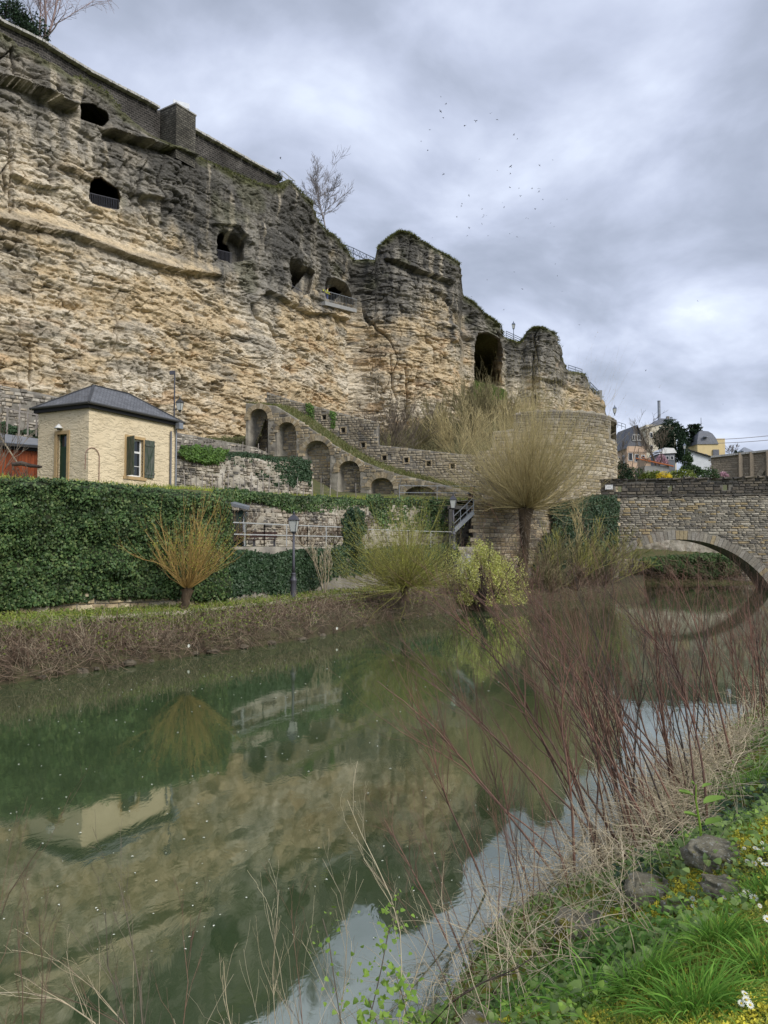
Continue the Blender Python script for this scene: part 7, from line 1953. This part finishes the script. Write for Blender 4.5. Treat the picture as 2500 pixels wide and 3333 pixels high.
for px, py, Y, H, mt, nn_s, lb in ((1755, 1935, 50.6, 3.2, M_OLIVETW, 14, 'dense olive twiggy shrub right of the big willow trunk'), (1830, 1935, 52.5, 4.2, M_WIL2, 12, 'yellow twigged shrub before the bastion ivy'), (1905, 1930, 55, 3.6, M_OLIVETW, 12, 'olive twiggy shrub at the left pier of the bridge'),
    (1968, 1925, 57.5, 3.6, M_WIL2, 12, 'yellowish shrub overhanging the water under the bridge end'), (1700, 1945, 49, 1.6, M_DEAD, 16, 'brown bramble heap at the foot of the big willow'), (1790, 1950, 49.8, 1.6, M_OLIVETW, 18, 'brown bramble heap at the water right of the big willow'), (1880, 1945, 52, 1.7, M_DEAD, 16, 'brown bramble heap in front of the bastion ivy'), (1955, 1940, 55, 1.8, M_DEAD, 16, 'brown bramble heap by the bridge springing')):
    bare_shrub(lb, (at(px, py, Y)[0], Y, .5), H, mt, nn_s, .8, lv=((7, .5, .6), (5, .45, .6)), r0=.028, tips=.012)
for px, pt, Y, lb in ((1858, 1640, 54, 'thin pale young tree left of the pair before the bastion ivy'), (1893, 1655, 54.5, 'thin pale young tree right of the pair before the bastion ivy')):
    bare_tree('young_tree', lb, (at(px, 1900, Y)[0], Y, .6), zof(pt, Y) - .2, M_WIL3, .08, 1, ((12, .35, .6), (5, .4, .6)), .05, tips=.012)
for px, H, lb in ((2020, 6, 'leftmost bare sapling in front of the salmon house'), (2052, 7, 'bare sapling before the middle of the salmon house'), (2085, 8, 'taller bare sapling before the right side of the salmon house')):
    bare_tree('bare_sapling', lb, (at(px, 1562, 112)[0], 112, zof(1562, 112)), H, M_GREYTW, .15, 2, ((8, .4, .5), (4, .4, .5)), .06, tips=.016)
bare_tree('fruit_tree', 'spreading bare fruit tree in front of the tall cream house', (at(2140, 1530, 140)[0], 140, zof(1530, 140)), 7.5, M_GREYTW, .5, 3, ((9, .5, .7), (6, .45, .6), (4, .4, .6)), .12, tips=.018)
bare_tree('bare_tree', 'pale misty bare tree above the viaduct', (at(2378, 1492, 240)[0], 240, zof(1492, 240)), 4.2, M_PALETW, .6, 3, ((9, .5, .7), (6, .45, .6)), .08, tips=.04)
ivy('arch_ivy', 'green ivy hedge on the quay seen through the bridge arch', [(2085, 1822), (2150, 1810), (2230, 1802), (2330, 1800), (2400, 1815), (2450, 1850), (2440, 1880), (2380, 1872), (2330, 1882), (2250, 1875), (2160, 1868), (2120, 1850)], lambda p: 75.6, 6500, .2, leafm('arch_ivy_leaf', [(.04, .08, .025), (.07, .13, .04), (.10, .17, .05)]), 1.0, 5, seed=20)
n = 700; ps = RNG.uniform(2020, 2480, n); P0 = np.array([(at(p_, 1900, 74.5)[0], 74.5 + random.random() * .8, random.uniform(0, 2.2)) for p_ in ps]); P, R_ = shoots(P0, unit(N3(n) + np.array([0, -.6, -.3])), RNG.uniform(.5, 1.4, n), np.full(n, .02), -.4, .2, 4, .5)
tag(part_mesh('quay_brambles', [tubes(P, R_, 3)], M_DEAD), 'brown hanging stems on the quay seen through the arch', 'brambles', kind='stuff')

# ================================================================ NEAR BANK
def sample_bank(n, x0, x1, y0, y1, d0, d1, pw_=0.):
    X, Y = RNG.uniform(x0, x1, n * 6), RNG.uniform(y0, y1, n * 6)
    dd = bank_d(X, Y); pr = (y0 / Y) ** pw_
    pxx = 1250 + F * X / Y
    k = (dd > d0) & (dd < d1) & (RNG.random(len(X)) < pr) & (pxx < 3300) & (pxx > -100)
    X, Y = X[k][:n], Y[k][:n]
    return np.stack([X, Y, bank_z(X, Y)], -1)
# lawn and moss
P = sample_bank(95000, -.5, 9, 2.2, 12, 2.0, 30, 1.4)
blades(P, RNG.uniform(.018, .06, len(P)) * (1 + P[:, 1] * .05), RNG.uniform(.0016, .003, len(P)) * (1 + P[:, 1] * .12), .8, M_LAWN, 'lawn_grass', 'short mossy lawn grass on the near bank', 'grass', Sn=2)
P = sample_bank(36000, .2, 8, 2.2, 12, 1.85, 3.4, 1.2); kp = fbm(P[:, 0] * 1.6, P[:, 1] * 1.6, 4, 601) > -.05
P = P[kp]; P[:, 2] += RNG.uniform(0, .015, len(P)); V, Q = leaves(P, np.array([0, 0, 1.]), .02 * RNG.uniform(.6, 1.5, len(P)), 'kite', .9, -.3)
tag(mk('yellow_moss', V, Q, M_MOSS), 'patches of yellow moss at the edge of the lawn', 'moss', kind='stuff')
# ground cover on the slope
P = sample_bank(30000, -3, 9.5, 2.0, 15, .02, 2.3, .9); P[:, 2] += RNG.uniform(.0, .16, len(P)) * (RNG.random(len(P)) ** .6)
kp = fbm(P[:, 0] * 1.3, P[:, 1] * 1.3, 4, 605) > -.32 + .2 * RNG.random(len(P)); P = P[kp]
V, Q = leaves(P, np.array([-.15, -.35, 1.]), .032 * RNG.uniform(.5, 1.6, len(P)) * (1 + P[:, 1] * .03), 'ivy', .5, .0)
tag(mk('ground_cover', V, Q, M_COVER), 'nettle and ground ivy leaves covering the near bank slope', 'ground cover', kind='stuff')
P = sample_bank(9000, -3, 9.5, 2.0, 15, .02, 2.6, .9); P[:, 2] += RNG.uniform(.03, .14, len(P)); kp = fbm(P[:, 0] * 1.5, P[:, 1] * 1.5, 4, 607) > .1; P = P[kp]
V, Q = leaves(P, np.array([-.15, -.35, 1.]), .024 * RNG.uniform(.5, 1.6, len(P)), 'ivy', .6, .0)
tag(mk('young_nettles', V, Q, M_SPRIG), 'fresh light green leaves among the ground cover', 'ground cover', kind='stuff')
P = sample_bank(5000, -3, 9.5, 2.0, 16, .0, 2.5, .5)
blades(P, RNG.uniform(.08, .3, len(P)), RNG.uniform(.002, .004, len(P)), .8, M_GRASS, 'bank_grass', 'loose grass blades between the ground cover', 'grass', droop=1.2)
# dry straw tangle
P = sample_bank(4600, -3, 12, 2.4, 20, -.15, 1.5, .2); w_ = fbm(P[:, 0] * .8, P[:, 1] * .8, 3, 611) + .28 * sstep(6.5, 9, P[:, 1]) > RNG.uniform(-.35, .45, len(P)); P = P[w_]
P[:, 2] += RNG.uniform(0, .25, len(P)); n = len(P)
Pp, Rp = shoots(P, unit(N3(n) * np.array([1, 1, .45]) + np.array([-.25, -.1, .3])), RNG.uniform(.2, .75, n), RNG.uniform(.0016, .0032, n), -.45, .2, 6, .5)
tag(part_mesh('dry_stalk_tangle', [tubes(Pp, Rp, 3)], M_STRAW), 'pale tangle of dry stalks around the stem bases', 'dry stalks', kind='stuff')
P = sample_bank(1700, 1, 8, 7.0, 12, .0, 1.3, .0); P[:, 2] += RNG.uniform(0, .3, len(P)); n = len(P)
Pp, Rp = shoots(P, unit(N3(n) * np.array([1, 1, .4]) + np.array([-.35, -.2, .35])), RNG.uniform(.3, 1.0, n), RNG.uniform(.0025, .004, n), -.5, .2, 6, .5)
tag(part_mesh('dry_grass_heap', [tubes(Pp, Rp, 3)], M_STRAW), 'heap of pale dry grass round the foot of the stem clump', 'dry grass', kind='stuff')
# rocks
def rock(px, py, w, h, label, seed, sub=24, dpt=.8):
    q = near_hit(px, py + 45); r = w / F * q[1] / 2 * 1.15; hz = h / F * q[1] * .95
    th, ph = np.meshgrid(np.linspace(0, 2 * np.pi, sub * 2, endpoint=False), np.linspace(0, np.pi, sub)); 
    U = np.stack([np.sin(ph) * np.cos(th), np.sin(ph) * np.sin(th), np.cos(ph)], -1)
    U = np.sign(U) * np.abs(U) ** .5; rr = 1 + .42 * fbm(U[..., 0] * 1.3 + seed, U[..., 1] * 1.3 + U[..., 2] * 1.7, 4, 700 + seed) + .06 * fbm(U[..., 0] * 6 + seed, U[..., 2] * 6 + U[..., 1] * 5, 3, 710 + seed)
    V = U * rr[..., None] * np.array([r * .8, r * dpt * .85, hz * .46]); nr, ncol = V.shape[:2]
    i = np.arange(nr - 1)[:, None] * ncol + np.arange(ncol)[None]; j = np.arange(nr - 1)[:, None] * ncol + (np.arange(ncol)[None] + 1) % ncol
    Fq = np.stack([i, i + ncol, j + ncol, j], -1).reshape(-1, 4)
    o = mk('mossy_stone', V.reshape(-1, 3), Fq, M_ROCK, None, False); o.location = (q[0], q[1] + r * .2, q[2] + hz * .02); o.rotation_euler = (0, 0, seed * 1.3)
    return tag(o, label, 'stone')
rock(1888, 2990, 175, 105, 'dark lichened stone lowest and nearest the water', 1)
rock(2125, 2880, 150, 110, 'ivy covered stone in the middle of the row at the lawn edge', 2)
rock(2350, 2752, 170, 85, 'flat lichened stone farthest up the lawn edge', 3, dpt=1.1)
rock(2370, 2862, 150, 75, 'angular pale grey stone standing in the lawn', 4)
rock(2215, 2920, 100, 50, 'small brown stone beside the ivy covered one', 5)
rock(2222, 2985, 55, 45, 'tiny orange lichened stone in the moss', 6)
rock(1990, 3005, 80, 45, 'low mossy stone right of the dark lowest one', 7)
rock(1560, 3345, 200, 60, 'flat pale stone at the bottom edge of the picture', 8)
q = near_hit(2120, 2880); n = 240; P = q + N3(n) * np.array([.13, .1, .07]) + np.array([-.03, -.1, .07])
V, Q = leaves(P, np.array([-.2, -1., .5]), .032 * RNG.uniform(.6, 1.4, n), 'ivy', .4, .6); tag(mk('stone_ivy', V, Q, M_IVYD), 'small ivy leaves creeping over the middle stone', 'ivy', kind='stuff')
q = near_hit(2420, 2660); n = 900; P = q + N3(n) * np.array([.5, .5, .03]); P[:, 2] = bank_z(P[:, 0], P[:, 1]) + RNG.uniform(0, .08, n)
V, Q = leaves(P, np.array([-.1, -.4, 1.]), .05 * RNG.uniform(.6, 1.4, n), 'ivy', .4, .0); tag(mk('ivy_mat', V, Q, M_IVYD), 'dark ivy mat behind the farthest stone', 'ivy', kind='stuff')
# grass tufts
def tuft(px, py, R0, L, n, label, lean=.75, w=.0032):
    q = near_hit(px, py); g = empty('grass_tuft', q, label, 'grass tuft')
    P = q + N3(n) * np.array([R0, R0, 0]); P[:, 2] = bank_z(P[:, 0], P[:, 1])
    K_ = len(P); D = unit((P - q) / (R0 * 1.6) * lean + N3(K_) * .22 + np.array([0, 0, .9])); sd_ = unit(np.cross(D, N3(K_))); Sn = 6
    V = np.zeros((K_, Sn * 2 + 1, 3)); c_ = P.copy(); dd = D.copy(); Lg = L * RNG.uniform(.5, 1.15, K_)
    for s_i in range(Sn):
        ww = w * RNG.uniform(.7, 1.3) * (1 - (s_i / Sn) ** 2 * .8)
        V[:, 2 * s_i] = c_ - sd_ * ww; V[:, 2 * s_i + 1] = c_ + sd_ * ww
        c_ = c_ + dd * (Lg / Sn)[:, None]; dd = unit(dd + np.array([0, 0, -.22]) + D * np.array([.12, .12, 0]))
    V[:, -1] = c_; b = np.arange(K_)[:, None] * (Sn * 2 + 1)
    Q = np.concatenate([b + np.array([2 * i, 2 * i + 1, 2 * i + 3, 2 * i + 2]) for i in range(Sn - 1)]); t_ = b + np.array([2 * Sn - 2, 2 * Sn - 1, 2 * Sn])
    tag(mk('blades', V.reshape(-1, 3) - q, [Q, t_], M_GRASS, g), kind='stuff'); return g
tuft(2250, 3300, .085, .23, 380, 'largest lush grass tuft at the bottom of the lawn')
tuft(2085, 3210, .075, .21, 260, 'tall grass tuft left of the largest one')
tuft(2325, 3070, .08, .19, 340, 'fine bladed grass tuft in the middle of the lawn')
tuft(2500, 3160, .08, .19, 240, 'grass tuft cut by the right edge of the picture')
tuft(2480, 2915, .10, .15, 260, 'broad low grass tuft behind the angular stone at the right edge')
tuft(1930, 3260, .08, .27, 110, 'long lax grass blades lying over the nettles', 1.1, .004)
tuft(2440, 2560, .2, .22, 260, 'grass tuft at the top of the lawn near the right edge')
tuft(1790, 3170, .10, .22, 100, 'thin grass tuft under the lowest stone', 1.)
# leafy clump
for px, py, n, s_, lb in ((1930, 3130, 900, .034, 'bright green nettle clump below the dark stone'), (2060, 3110, 420, .03, 'bright green leafy clump between stone and tufts'), (1790, 3250, 500, .034, 'leafy clump at the bottom left of the nettles')):
    q = near_hit(px, py); P = q + N3(n) * np.array([.17, .17, .0]); P[:, 2] = bank_z(P[:, 0], P[:, 1]) + RNG.uniform(.02, .12, n)
    V, Q = leaves(P - q, np.array([0, -.3, 1.]), s_ * RNG.uniform(.6, 1.4, n), 'ivy', .45, .0); g = empty('nettle_clump', q, lb, 'nettles'); tag(mk('foliage', V, Q, leafm('nettle_leaf', [(.06, .15, .02), (.10, .22, .035), (.15, .29, .05)]), g), kind='stuff')
    Pp, Rp = shoots(np.column_stack([P[:60, 0], P[:60, 1], bank_z(P[:60, 0], P[:60, 1])]) - q, unit(N3(60) * .2 + np.array([0, 0, 1.])), np.full(60, .14), np.full(60, .002), 0, .1, 3, .6); part_mesh('stems', [tubes(Pp, Rp, 3)], M_SPRIG, g)
# daisies
pet = MB()
for k in range(14):
    a = k * 2 * math.pi / 14; ca, sa = math.cos(a), math.sin(a)
    pet.add([(ca * .003, sa * .003, 0), (ca * .010 - sa * .0024, sa * .010 + ca * .0024, .002), (ca * .0165, sa * .0165, .001), (ca * .010 + sa * .0024, sa * .010 - ca * .0024, .002)], [(0, 1, 2, 3)])
pm_ = pet.mesh('petals', M_PETAL); dm_ = MB().ball((0, 0, .001), (.0045, .0045, .003), 8, 4).mesh('disc', M_DAISYC); sm_ = MB().tube([(0, 0, -.05), (0, 0, 0)], .0012, 4).mesh('stem', M_GRASS)
for i, (x, y, s_) in enumerate([(1500, 385, 1.1), (1575, 385, 1.4), (1600, 400, 1.4), (1635, 395, 1.2), (1620, 350, 1.1), (1340, 418, 1.2), (1400, 462, 1.4), (1380, 435, 1.1), (1350, 458, 1.1), (1520, 475, 1.3), (1567, 490, 1.6), (1605, 465, 1.2), (1630, 498, 1.2), (1655, 500, 1.3), (1520, 692, 2.3), (1565, 730, 2.), (1425, 718, 1.1), (1465, 712, 1.1), (1367, 722, 1.2), (1150, 727, 1.4), (1150, 778, 1.0), (578, 1335, 1.9), (1505, 1412, 1.1), (1480, 1478, 1.), (1515, 1455, 1.2), (1540, 1490, 1.1), (1655, 885, 1.6), (685, 870, 1.2), (1605, 790, 1.)]):
    q = near_hit(1700 + x * .4822, 2600 + y * .4822)
    g = empty('daisy', q + np.array([0, 0, .05]), 'small white daisy open in the lawn grass', 'daisy', 'daisies in the lawn')
    g.rotation_euler = (.55 + random.uniform(-.3, .3), random.uniform(-.3, .3), 0); g.scale = (s_ * .85,) * 3
    obj('petals', pm_, g); obj('disc', dm_, g); obj('stem', sm_, g)

# ---------------------------------------------------------------- red brown stems
def stem_thing(path, r0, label, group=None, mat=None, nb=14, nt=4, name='dead_stem', cat='dead stem', fine=True, t0=.35, ra=.34, fr=.0007):
    path = np.array(path, float); seg = np.concatenate([[0], np.cumsum(np.linalg.norm(np.diff(path, axis=0), axis=1))])
    n = max(6, int(seg[-1] / .16)); u = np.linspace(0, seg[-1], n); P = np.stack([np.interp(u, seg, path[:, k]) for k in range(3)], -1)
    if n > 6:
        ker_ = np.array([.25, .5, .25]); 
        for _ in range(2): P[1:-1] = P[:-2] * .25 + P[1:-1] * .5 + P[2:] * .25
    P += .006 * N3(n) * np.linspace(0, 1, n)[:, None]
    R_ = r0 * np.linspace(1, .28, n); L = [tubes(P[None], R_[None], 6)]
    A, B = grow(P[None], R_[None], nb, ra, .5, t0, .99, .28, .14, 5, .62, taper=.3); L.append(tubes(A, np.maximum(B, fr * 1.3), 4))
    if fine:
        A2, B2 = grow(A, B, nt, .42, .45, .25, 1., .3, .14, 4, .55, taper=.5); L.append(tubes(A2, np.maximum(B2, fr), 3))
        A3, B3 = grow(A2[::2], B2[::2], 2, .5, .5, .3, 1., .2, .12, 3, .7, taper=.6); L.append(tubes(A3, np.maximum(B3, fr * .8), 3))
    off = path[0]; V, Q = joinVF(L); o = mk(name, V - off, Q, mat or M_KNOT, None, True); o.location = off
    return tag(o, label, cat, group)
def px_path(pts, Y0=None, lean=.0, ground=True):
    b = near_hit(*pts[0]) if Y0 is None else np.array(at(*pts[0], Y0)); out_ = [b]
    if Y0 is not None and ground:
        zb_ = float(bank_z(b[0], b[1])); 
        if zb_ < b[2]: out_ = [np.array([b[0] + .02, b[1], max(zb_, -.2)]), b]
    for k, (px, py) in enumerate(pts[1:]): out_.append(np.array(at(px, py, b[1] + lean * (k + 1))))
    return out_
k15 = 1.507
EXP = [([(1050, 1930), (1020, 1840), (975, 1760), (925, 1600), (880, 1500)], .012, 'long red brown stem leaning left, first of the big ones over the reflection'),
       ([(970, 2040), (935, 1960), (900, 1900), (860, 1820), (830, 1770)], .009, 'thin red brown stem standing alone left of the big leaning one'),
       ([(1265, 1800), (1190, 1640), (1120, 1480), (1040, 1390), (930, 1290)], .016, 'thick dark stem arching far left out of the main clump'),
       ([(1245, 1835), (1150, 1690), (1060, 1580), (960, 1480), (860, 1375)], .013, 'second long arching stem below the thick dark one'),
       ([(1240, 1880), (1150, 1790), (1080, 1745), (1000, 1650), (880, 1590), (810, 1540)], .010, 'lowest thin stem reaching far left over the water'),
       ([(1508, 1800), (1500, 1700), (1490, 1600), (1470, 1450), (1395, 1290)], .012, 'dark upright stem right of the main clump'),
       ([(1528, 1790), (1520, 1650), (1500, 1560), (1450, 1420), (1370, 1330)], .013, 'tall dark stem forking near its top above the broad leaved plant'),
       ([(1330, 1790), (1290, 1640), (1250, 1520), (1190, 1380), (1130, 1270)], .014, 'stout red stem in the middle of the main clump'),
       ([(1300, 1830), (1240, 1700), (1210, 1560), (1180, 1420), (1170, 1300)], .013, 'straight stout stem rising from the left of the main clump'),
       ([(1390, 1780), (1350, 1620), (1330, 1480), (1300, 1350), (1310, 1240)], .013, 'straight red stem near the right side of the main clump'),
       ([(1110, 1905), (1090, 1800), (1075, 1700), (1045, 1600), (1040, 1520)], .008, 'slim stem between the long leaning stems'),
       ([(1150, 1930), (1100, 1800), (1090, 1690), (1060, 1590), (985, 1510)], .009, 'slim curved stem beside the slim straight one')]
for pts, r, lb in EXP: stem_thing(px_path([(x * k15, y * k15) for x, y in pts], lean=.12), r, lb, nb=16)
Pb = []
t_ = 0
def clump(n, y0, y1, d0, d1, lmin, lmax, label, group, leanw=.45, r=(.006, .012), nb=12, pxr=(1500, 2560)):
    c_ = 0; tries = 0
    while c_ < n and tries < 20000:
        tries += 1
        Y = random.uniform(y0, y1); X = random.uniform(-1, 12)
        if not d0 < float(bank_d(X, Y)) < d1: continue
        px = 1250 + F * X / Y
        if not pxr[0] < px < pxr[1]: continue
        b = np.array([X, Y, float(bank_z(X, Y)) - .03]); H = random.uniform(lmin, lmax); lw = max(-.1, random.gauss(leanw, .28)); ld = np.array([-.85, .45]) + np.array([random.gauss(0, .25), random.gauss(0, .25)])
        P = [b]
        for f in (.25, .5, .75, 1.): 
            cv = f ** 1.15; P.append(b + np.array([ld[0] * lw * H * cv, ld[1] * lw * H * cv, H * f * (1 - .10 * f * abs(lw))]) + np.array([random.gauss(0, .03), random.gauss(0, .03), 0]))
        stem_thing(P, random.uniform(*r), label, group, random.choice((M_KNOT, M_KNOT, M_KNOT, M_KNOTB, M_KNOTB, M_DARKBARK)), nb=max(7, nb - 2), nt=3); c_ += 1
clump(44, 7.4, 9.6, .05, 1.0, 1.7, 2.7, 'slender leaning dead stem in the dense clump over the water edge', 'dead stems in the main clump', .40, r=(.006, .0165), pxr=(1780, 2330))
clump(34, 9.6, 13.5, .1, 1.3, 1.7, 2.7, 'slender dead stem in the clump toward the right edge of the bank', 'dead stems right of the main clump', .22, r=(.006, .0155), pxr=(2100, 2560))
clump(34, 13.5, 24, .1, 1.6, 1.8, 2.9, 'distant thin dead stem near the right end of the bank', 'dead stems far along the bank', .2, r=(.008, .013), nb=9, pxr=(2150, 2560))
clump(16, 6.0, 7.6, .0, .8, .8, 1.6, 'short thin dead stem on the slope below the main clump', 'short stems below the main clump', .4, (.003, .006), 8, pxr=(1350, 1900))
# pale stalks and twigs near the camera, rooted on the bank below the frame
NEARL = [([(415, 3332), (376, 3211), (329, 3015), (345, 2952)], 3.0, .0042, M_GREYTW, 'jointed grey twig standing at the lower left'),
         ([(478, 3332), (451, 3203), (429, 3031), (423, 2929), (396, 2866)], 3.0, .0045, M_GREYTW, 'tallest jointed grey twig at the lower left'),
         ([(392, 3325), (274, 3254), (196, 3227), (118, 3219), (0, 3227), (-60, 3230)], 3.0, .0042, M_STRAW, 'pale twig bending left along the bottom edge'),
         ([(423, 3332), (329, 3242), (266, 3156), (188, 3117)], 3.0, .004, M_STRAW, 'pale twig curving up left from the bottom edge'),
         ([(500, 3332), (380, 3290), (300, 3275), (210, 3240), (150, 3232)], 3.0, .003, M_KNOTB, 'thin brown twig lying along the bottom edge'),
         ([(590, 3332), (615, 3219), (603, 3101), (588, 3023)], 3.2, .0032, M_KNOT, 'thin reddish plume twig between the pale twigs'),
         ([(760, 3332), (737, 3219), (729, 3133)], 3.6, .003, M_STRAW, 'single short pale stalk left of the sky reflection'),
         ([(909, 3332), (862, 3211), (870, 3101), (917, 2905)], 3.8, .0035, M_STRAW, 'tall pale stalk at the edge of the sky reflection'),
         ([(985, 3332), (975, 3160), (950, 3080), (928, 2985), (945, 2965)], 3.9, .003, M_KNOTB, 'hooked brown stalk beside the tall pale one'),
         ([(1293, 3200), (1330, 3040), (1293, 2937), (1175, 2725), (1128, 2607)], 4.2, .004, M_STRAW, 'long pale arching stalk over the reflected cliff edge'),
         ([(-40, 2960), (0, 2897), (78, 2819), (125, 2748)], 3.0, .005, M_KNOTB, 'dark feathery twig entering from the left edge'),
         ([(60, 3340), (110, 3200), (130, 3130), (60, 3060)], 2.8, .0035, M_KNOTB, 'feathery brown stalk in the lower left corner'),
         ([(120, 3340), (150, 3200), (172, 3080), (130, 2995)], 2.8, .003, M_KNOTB, 'thin feathery stalk left of the jointed twigs'),
         ([(1090, 3340), (1120, 3200), (1150, 3050), (1130, 2900), (1055, 2790)], 4.2, .0038, M_STRAW, 'pale stalk crossing the sky reflection'),
         ([(1300, 3340), (1340, 3200), (1400, 3070), (1370, 2950)], 4.4, .004, M_STRAW, 'pale stalk among the leafy sprigs'),
         ([(1390, 3330), (1500, 3230), (1640, 3170), (1780, 3090)], 4.0, .007, M_DARKBARK, 'fallen dark branch slanting over the nettles'),
         ([(1480, 3240), (1400, 3090), (1330, 2960), (1240, 2860)], 4.8, .004, M_KNOT, 'red stalk slanting left above the fallen branch'),
         ([(1900, 2930), (1905, 2840), (1895, 2800)], None, .004, M_STRAW, 'left one of three pale cut stalks above the dark stone'),
         ([(1895, 2945), (1907, 2870), (1912, 2830)], None, .004, M_STRAW, 'right one of three pale cut stalks above the dark stone'),
         ([(1885, 2940), (1870, 2870), (1855, 2815)], None, .004, M_STRAW, 'leaning one of three pale cut stalks above the dark stone')]
for pts, Y0, r, mt, lb in NEARL:
    big = Y0 is None
    stem_thing(px_path(pts, Y0, .03), r, lb, None, mt, nb=2 if big else 9, nt=2, name='dry_twig', cat='twig', fine=not big, t0=.3, ra=.25, fr=.0006)
for px, py, n, lb in ((1600, 3100, 40, ''), (1750, 2900, 40, '')):
    pass
P = sample_bank(190, -.8, 4, 3.2, 9, .0, 1.9, .3); n = len(P)
Pp, Rp = shoots(P, unit(N3(n) * .45 + np.array([-.25, .05, 1.])), RNG.uniform(.35, 1.0, n), RNG.uniform(.0016, .003, n), -.05, .13, 8, .35); A, B = grow(Pp, Rp, 3, .3, .5, .3, 1, .1, .1, 4, .6)
tag(part_mesh('dead_weed_stems', [tubes(Pp, Rp, 4), tubes(A, np.maximum(B, .0006), 3)], M_STRAW), 'thin pale dead weed stems rising from the near slope', 'weeds', kind='stuff')
# leafy sprigs
def sprig(pts, Y0, lb, n=70, s_=.021, mat=M_SPRIG, spread=.06):
    path = np.array(px_path(pts, Y0, .02)); g = empty('leafy_sprig', path[0], lb, 'sprig'); u = RNG.uniform(.3, 1, n) * (len(path) - 1); i = np.minimum(u.astype(int), len(path) - 2)
    q = path[i] + (path[i + 1] - path[i]) * (u - i)[:, None] + N3(n) * spread
    V, Q = leaves(q - path[0], np.array([0, -.5, .8]), s_ * RNG.uniform(.6, 1.5, n), 'ivy', .6, -.2); tag(mk('leaves', V, Q, mat, g), kind='stuff')
    MB().tube([Vector(p) - Vector(path[0]) for p in path], [.005, ] + [.003] * (len(path) - 1), 5).build('twig', M_GREYTW, g)
sprig([(1200, 3332), (1240, 3160), (1265, 3030), (1300, 2930)], 4.2, 'young green sprig with leaf tufts before the sky reflection', 90)
sprig([(1110, 3332), (1090, 3200), (1070, 3060), (1050, 2990)], 4.1, 'smaller sprig with bright leaf tufts left of the taller one', 40)
sprig([(1330, 3332), (1310, 3240), (1290, 3180)], 4.1, 'low sprig of broad light leaves at the bottom edge', 60, .028)
sprig([(1230, 3340), (1215, 3300), (1200, 3250)], 3.9, 'leafy sprig touching the bottom edge left of the others', 50, .028)
# broad leaved plant
q = near_hit(2285, 2770); g = empty('broad_leaf_plant', q, 'young plant with a thick green stem and a few broad light leaves', 'plant')
M_BROAD = leafm('broad_leaf', [(.14, .24, .04), (.2, .32, .06)])
MB().tube([(0, 0, 0), (-.01, 0, .18), (-.04, 0, .38), (-.035, 0, .5)], [.011, .01, .007, .004], 8).build('stem', M_SPRIG, g)
for k, (dx, dz, ang, s_) in enumerate(((.01, .36, -.1, .17), (-.06, .42, 2.7, .13), (.02, .2, -.5, .15), (-.03, .26, 3.6, .12), (-.05, .5, 1.9, .09), (.0, .48, .7, .1))):
    m_ = MB(); ca, sa = math.cos(ang), math.sin(ang); ring = []
    for j in range(12):
        a = j / 12 * 2 * math.pi; rx_, ry_ = .5 + .5 * math.cos(a), .42 * math.sin(a) * (1 + .12 * math.cos(3 * a)); ring.append(((rx_ * ca - ry_ * .2 * sa) * s_ + dx, -ry_ * s_ * .8 - .02, dz + (rx_ * .25 + abs(ry_) * .35) * s_ * 1.0))
    cpt = (.5 * ca * s_ + dx, 0, dz + .06 * s_); m_.add([cpt] + ring, [(0, 1 + j, 1 + (j + 1) % 12) for j in range(12)]); m_.build('leaf', M_BROAD, g, True)
# mud, stones and litter along the far water edge
M_WETST = pm('wet_muddy_stone', (.14, .115, .08), (.08, .07, .05), 6, .8, .5, 20)
for i in range(26):
    px = random.uniform(-20, 1760); q = pw(px, Yw(px) + random.uniform(-.12, .15), random.uniform(-.02, .08)); s_ = random.uniform(.08, .26)
    m_ = MB(); m_.ball((0, 0, 0), (s_, s_ * .7, s_ * .5), 7, 5); m_.V = [(x * random.uniform(.75, 1.2), y * random.uniform(.75, 1.2), z * random.uniform(.7, 1.2)) for x, y, z in m_.V]
    o = m_.build('edge_stone', M_WETST); o.location = q; tag(o, 'small stone lying at the far water edge under the brambles', 'stone', 'stones along the far water edge')
for px, py, lb in ((520, 2105, 'scrap of white litter caught in the brambles left of the lamp'), (612, 2108, 'second scrap of white litter in the brambles below the orange willow'), (352, 2128, 'white litter scrap on a dead branch at the far bank'), (1095, 2050, 'pale cut log end at the far water edge')):
    q = onz(px, py, .35); m_ = MB().add([(0, 0, 0), (.1, .02, .04), (.13, 0, .16), (.02, .03, .2), (-.03, 0, .1)], [(0, 1, 2, 3, 4)]); o = m_.build('litter', M_PETAL); o.location = q; o.scale = (.55, .55, .55); tag(o, lb, 'litter')
# thicker yellow moss cushions round the stones
mc = []
for px, py, n, sp in ((2440, 2735, 2600, .22), (2350, 2800, 1600, .12), (2270, 2850, 1300, .09), (2480, 2700, 1400, .2), (2250, 2900, 900, .07), (2010, 2975, 900, .09), (2130, 2980, 800, .1), (1640, 3320, 1400, .12), (1900, 3325, 1600, .16), (2400, 3330, 900, .12), (2500, 3270, 900, .1), (2150, 2950, 600, .07), (2300, 2960, 700, .1)):
    q = near_hit(px, py); P = q + N3(n) * np.array([sp, sp, 0]); P[:, 2] = bank_z(P[:, 0], P[:, 1]) + RNG.uniform(0, .018, n) + .012 * fbm(P[:, 0] * 9, P[:, 1] * 9, 3, 5); mc.append(P)
P = np.concatenate(mc); V, Q = leaves(P, np.array([0, 0, 1.]), .014 * RNG.uniform(.6, 1.5, len(P)), 'kite', .9, -.3)
tag(mk('moss_cushions', V, Q, M_MOSS), 'yellow moss cushions between the half buried stones', 'moss', kind='stuff')
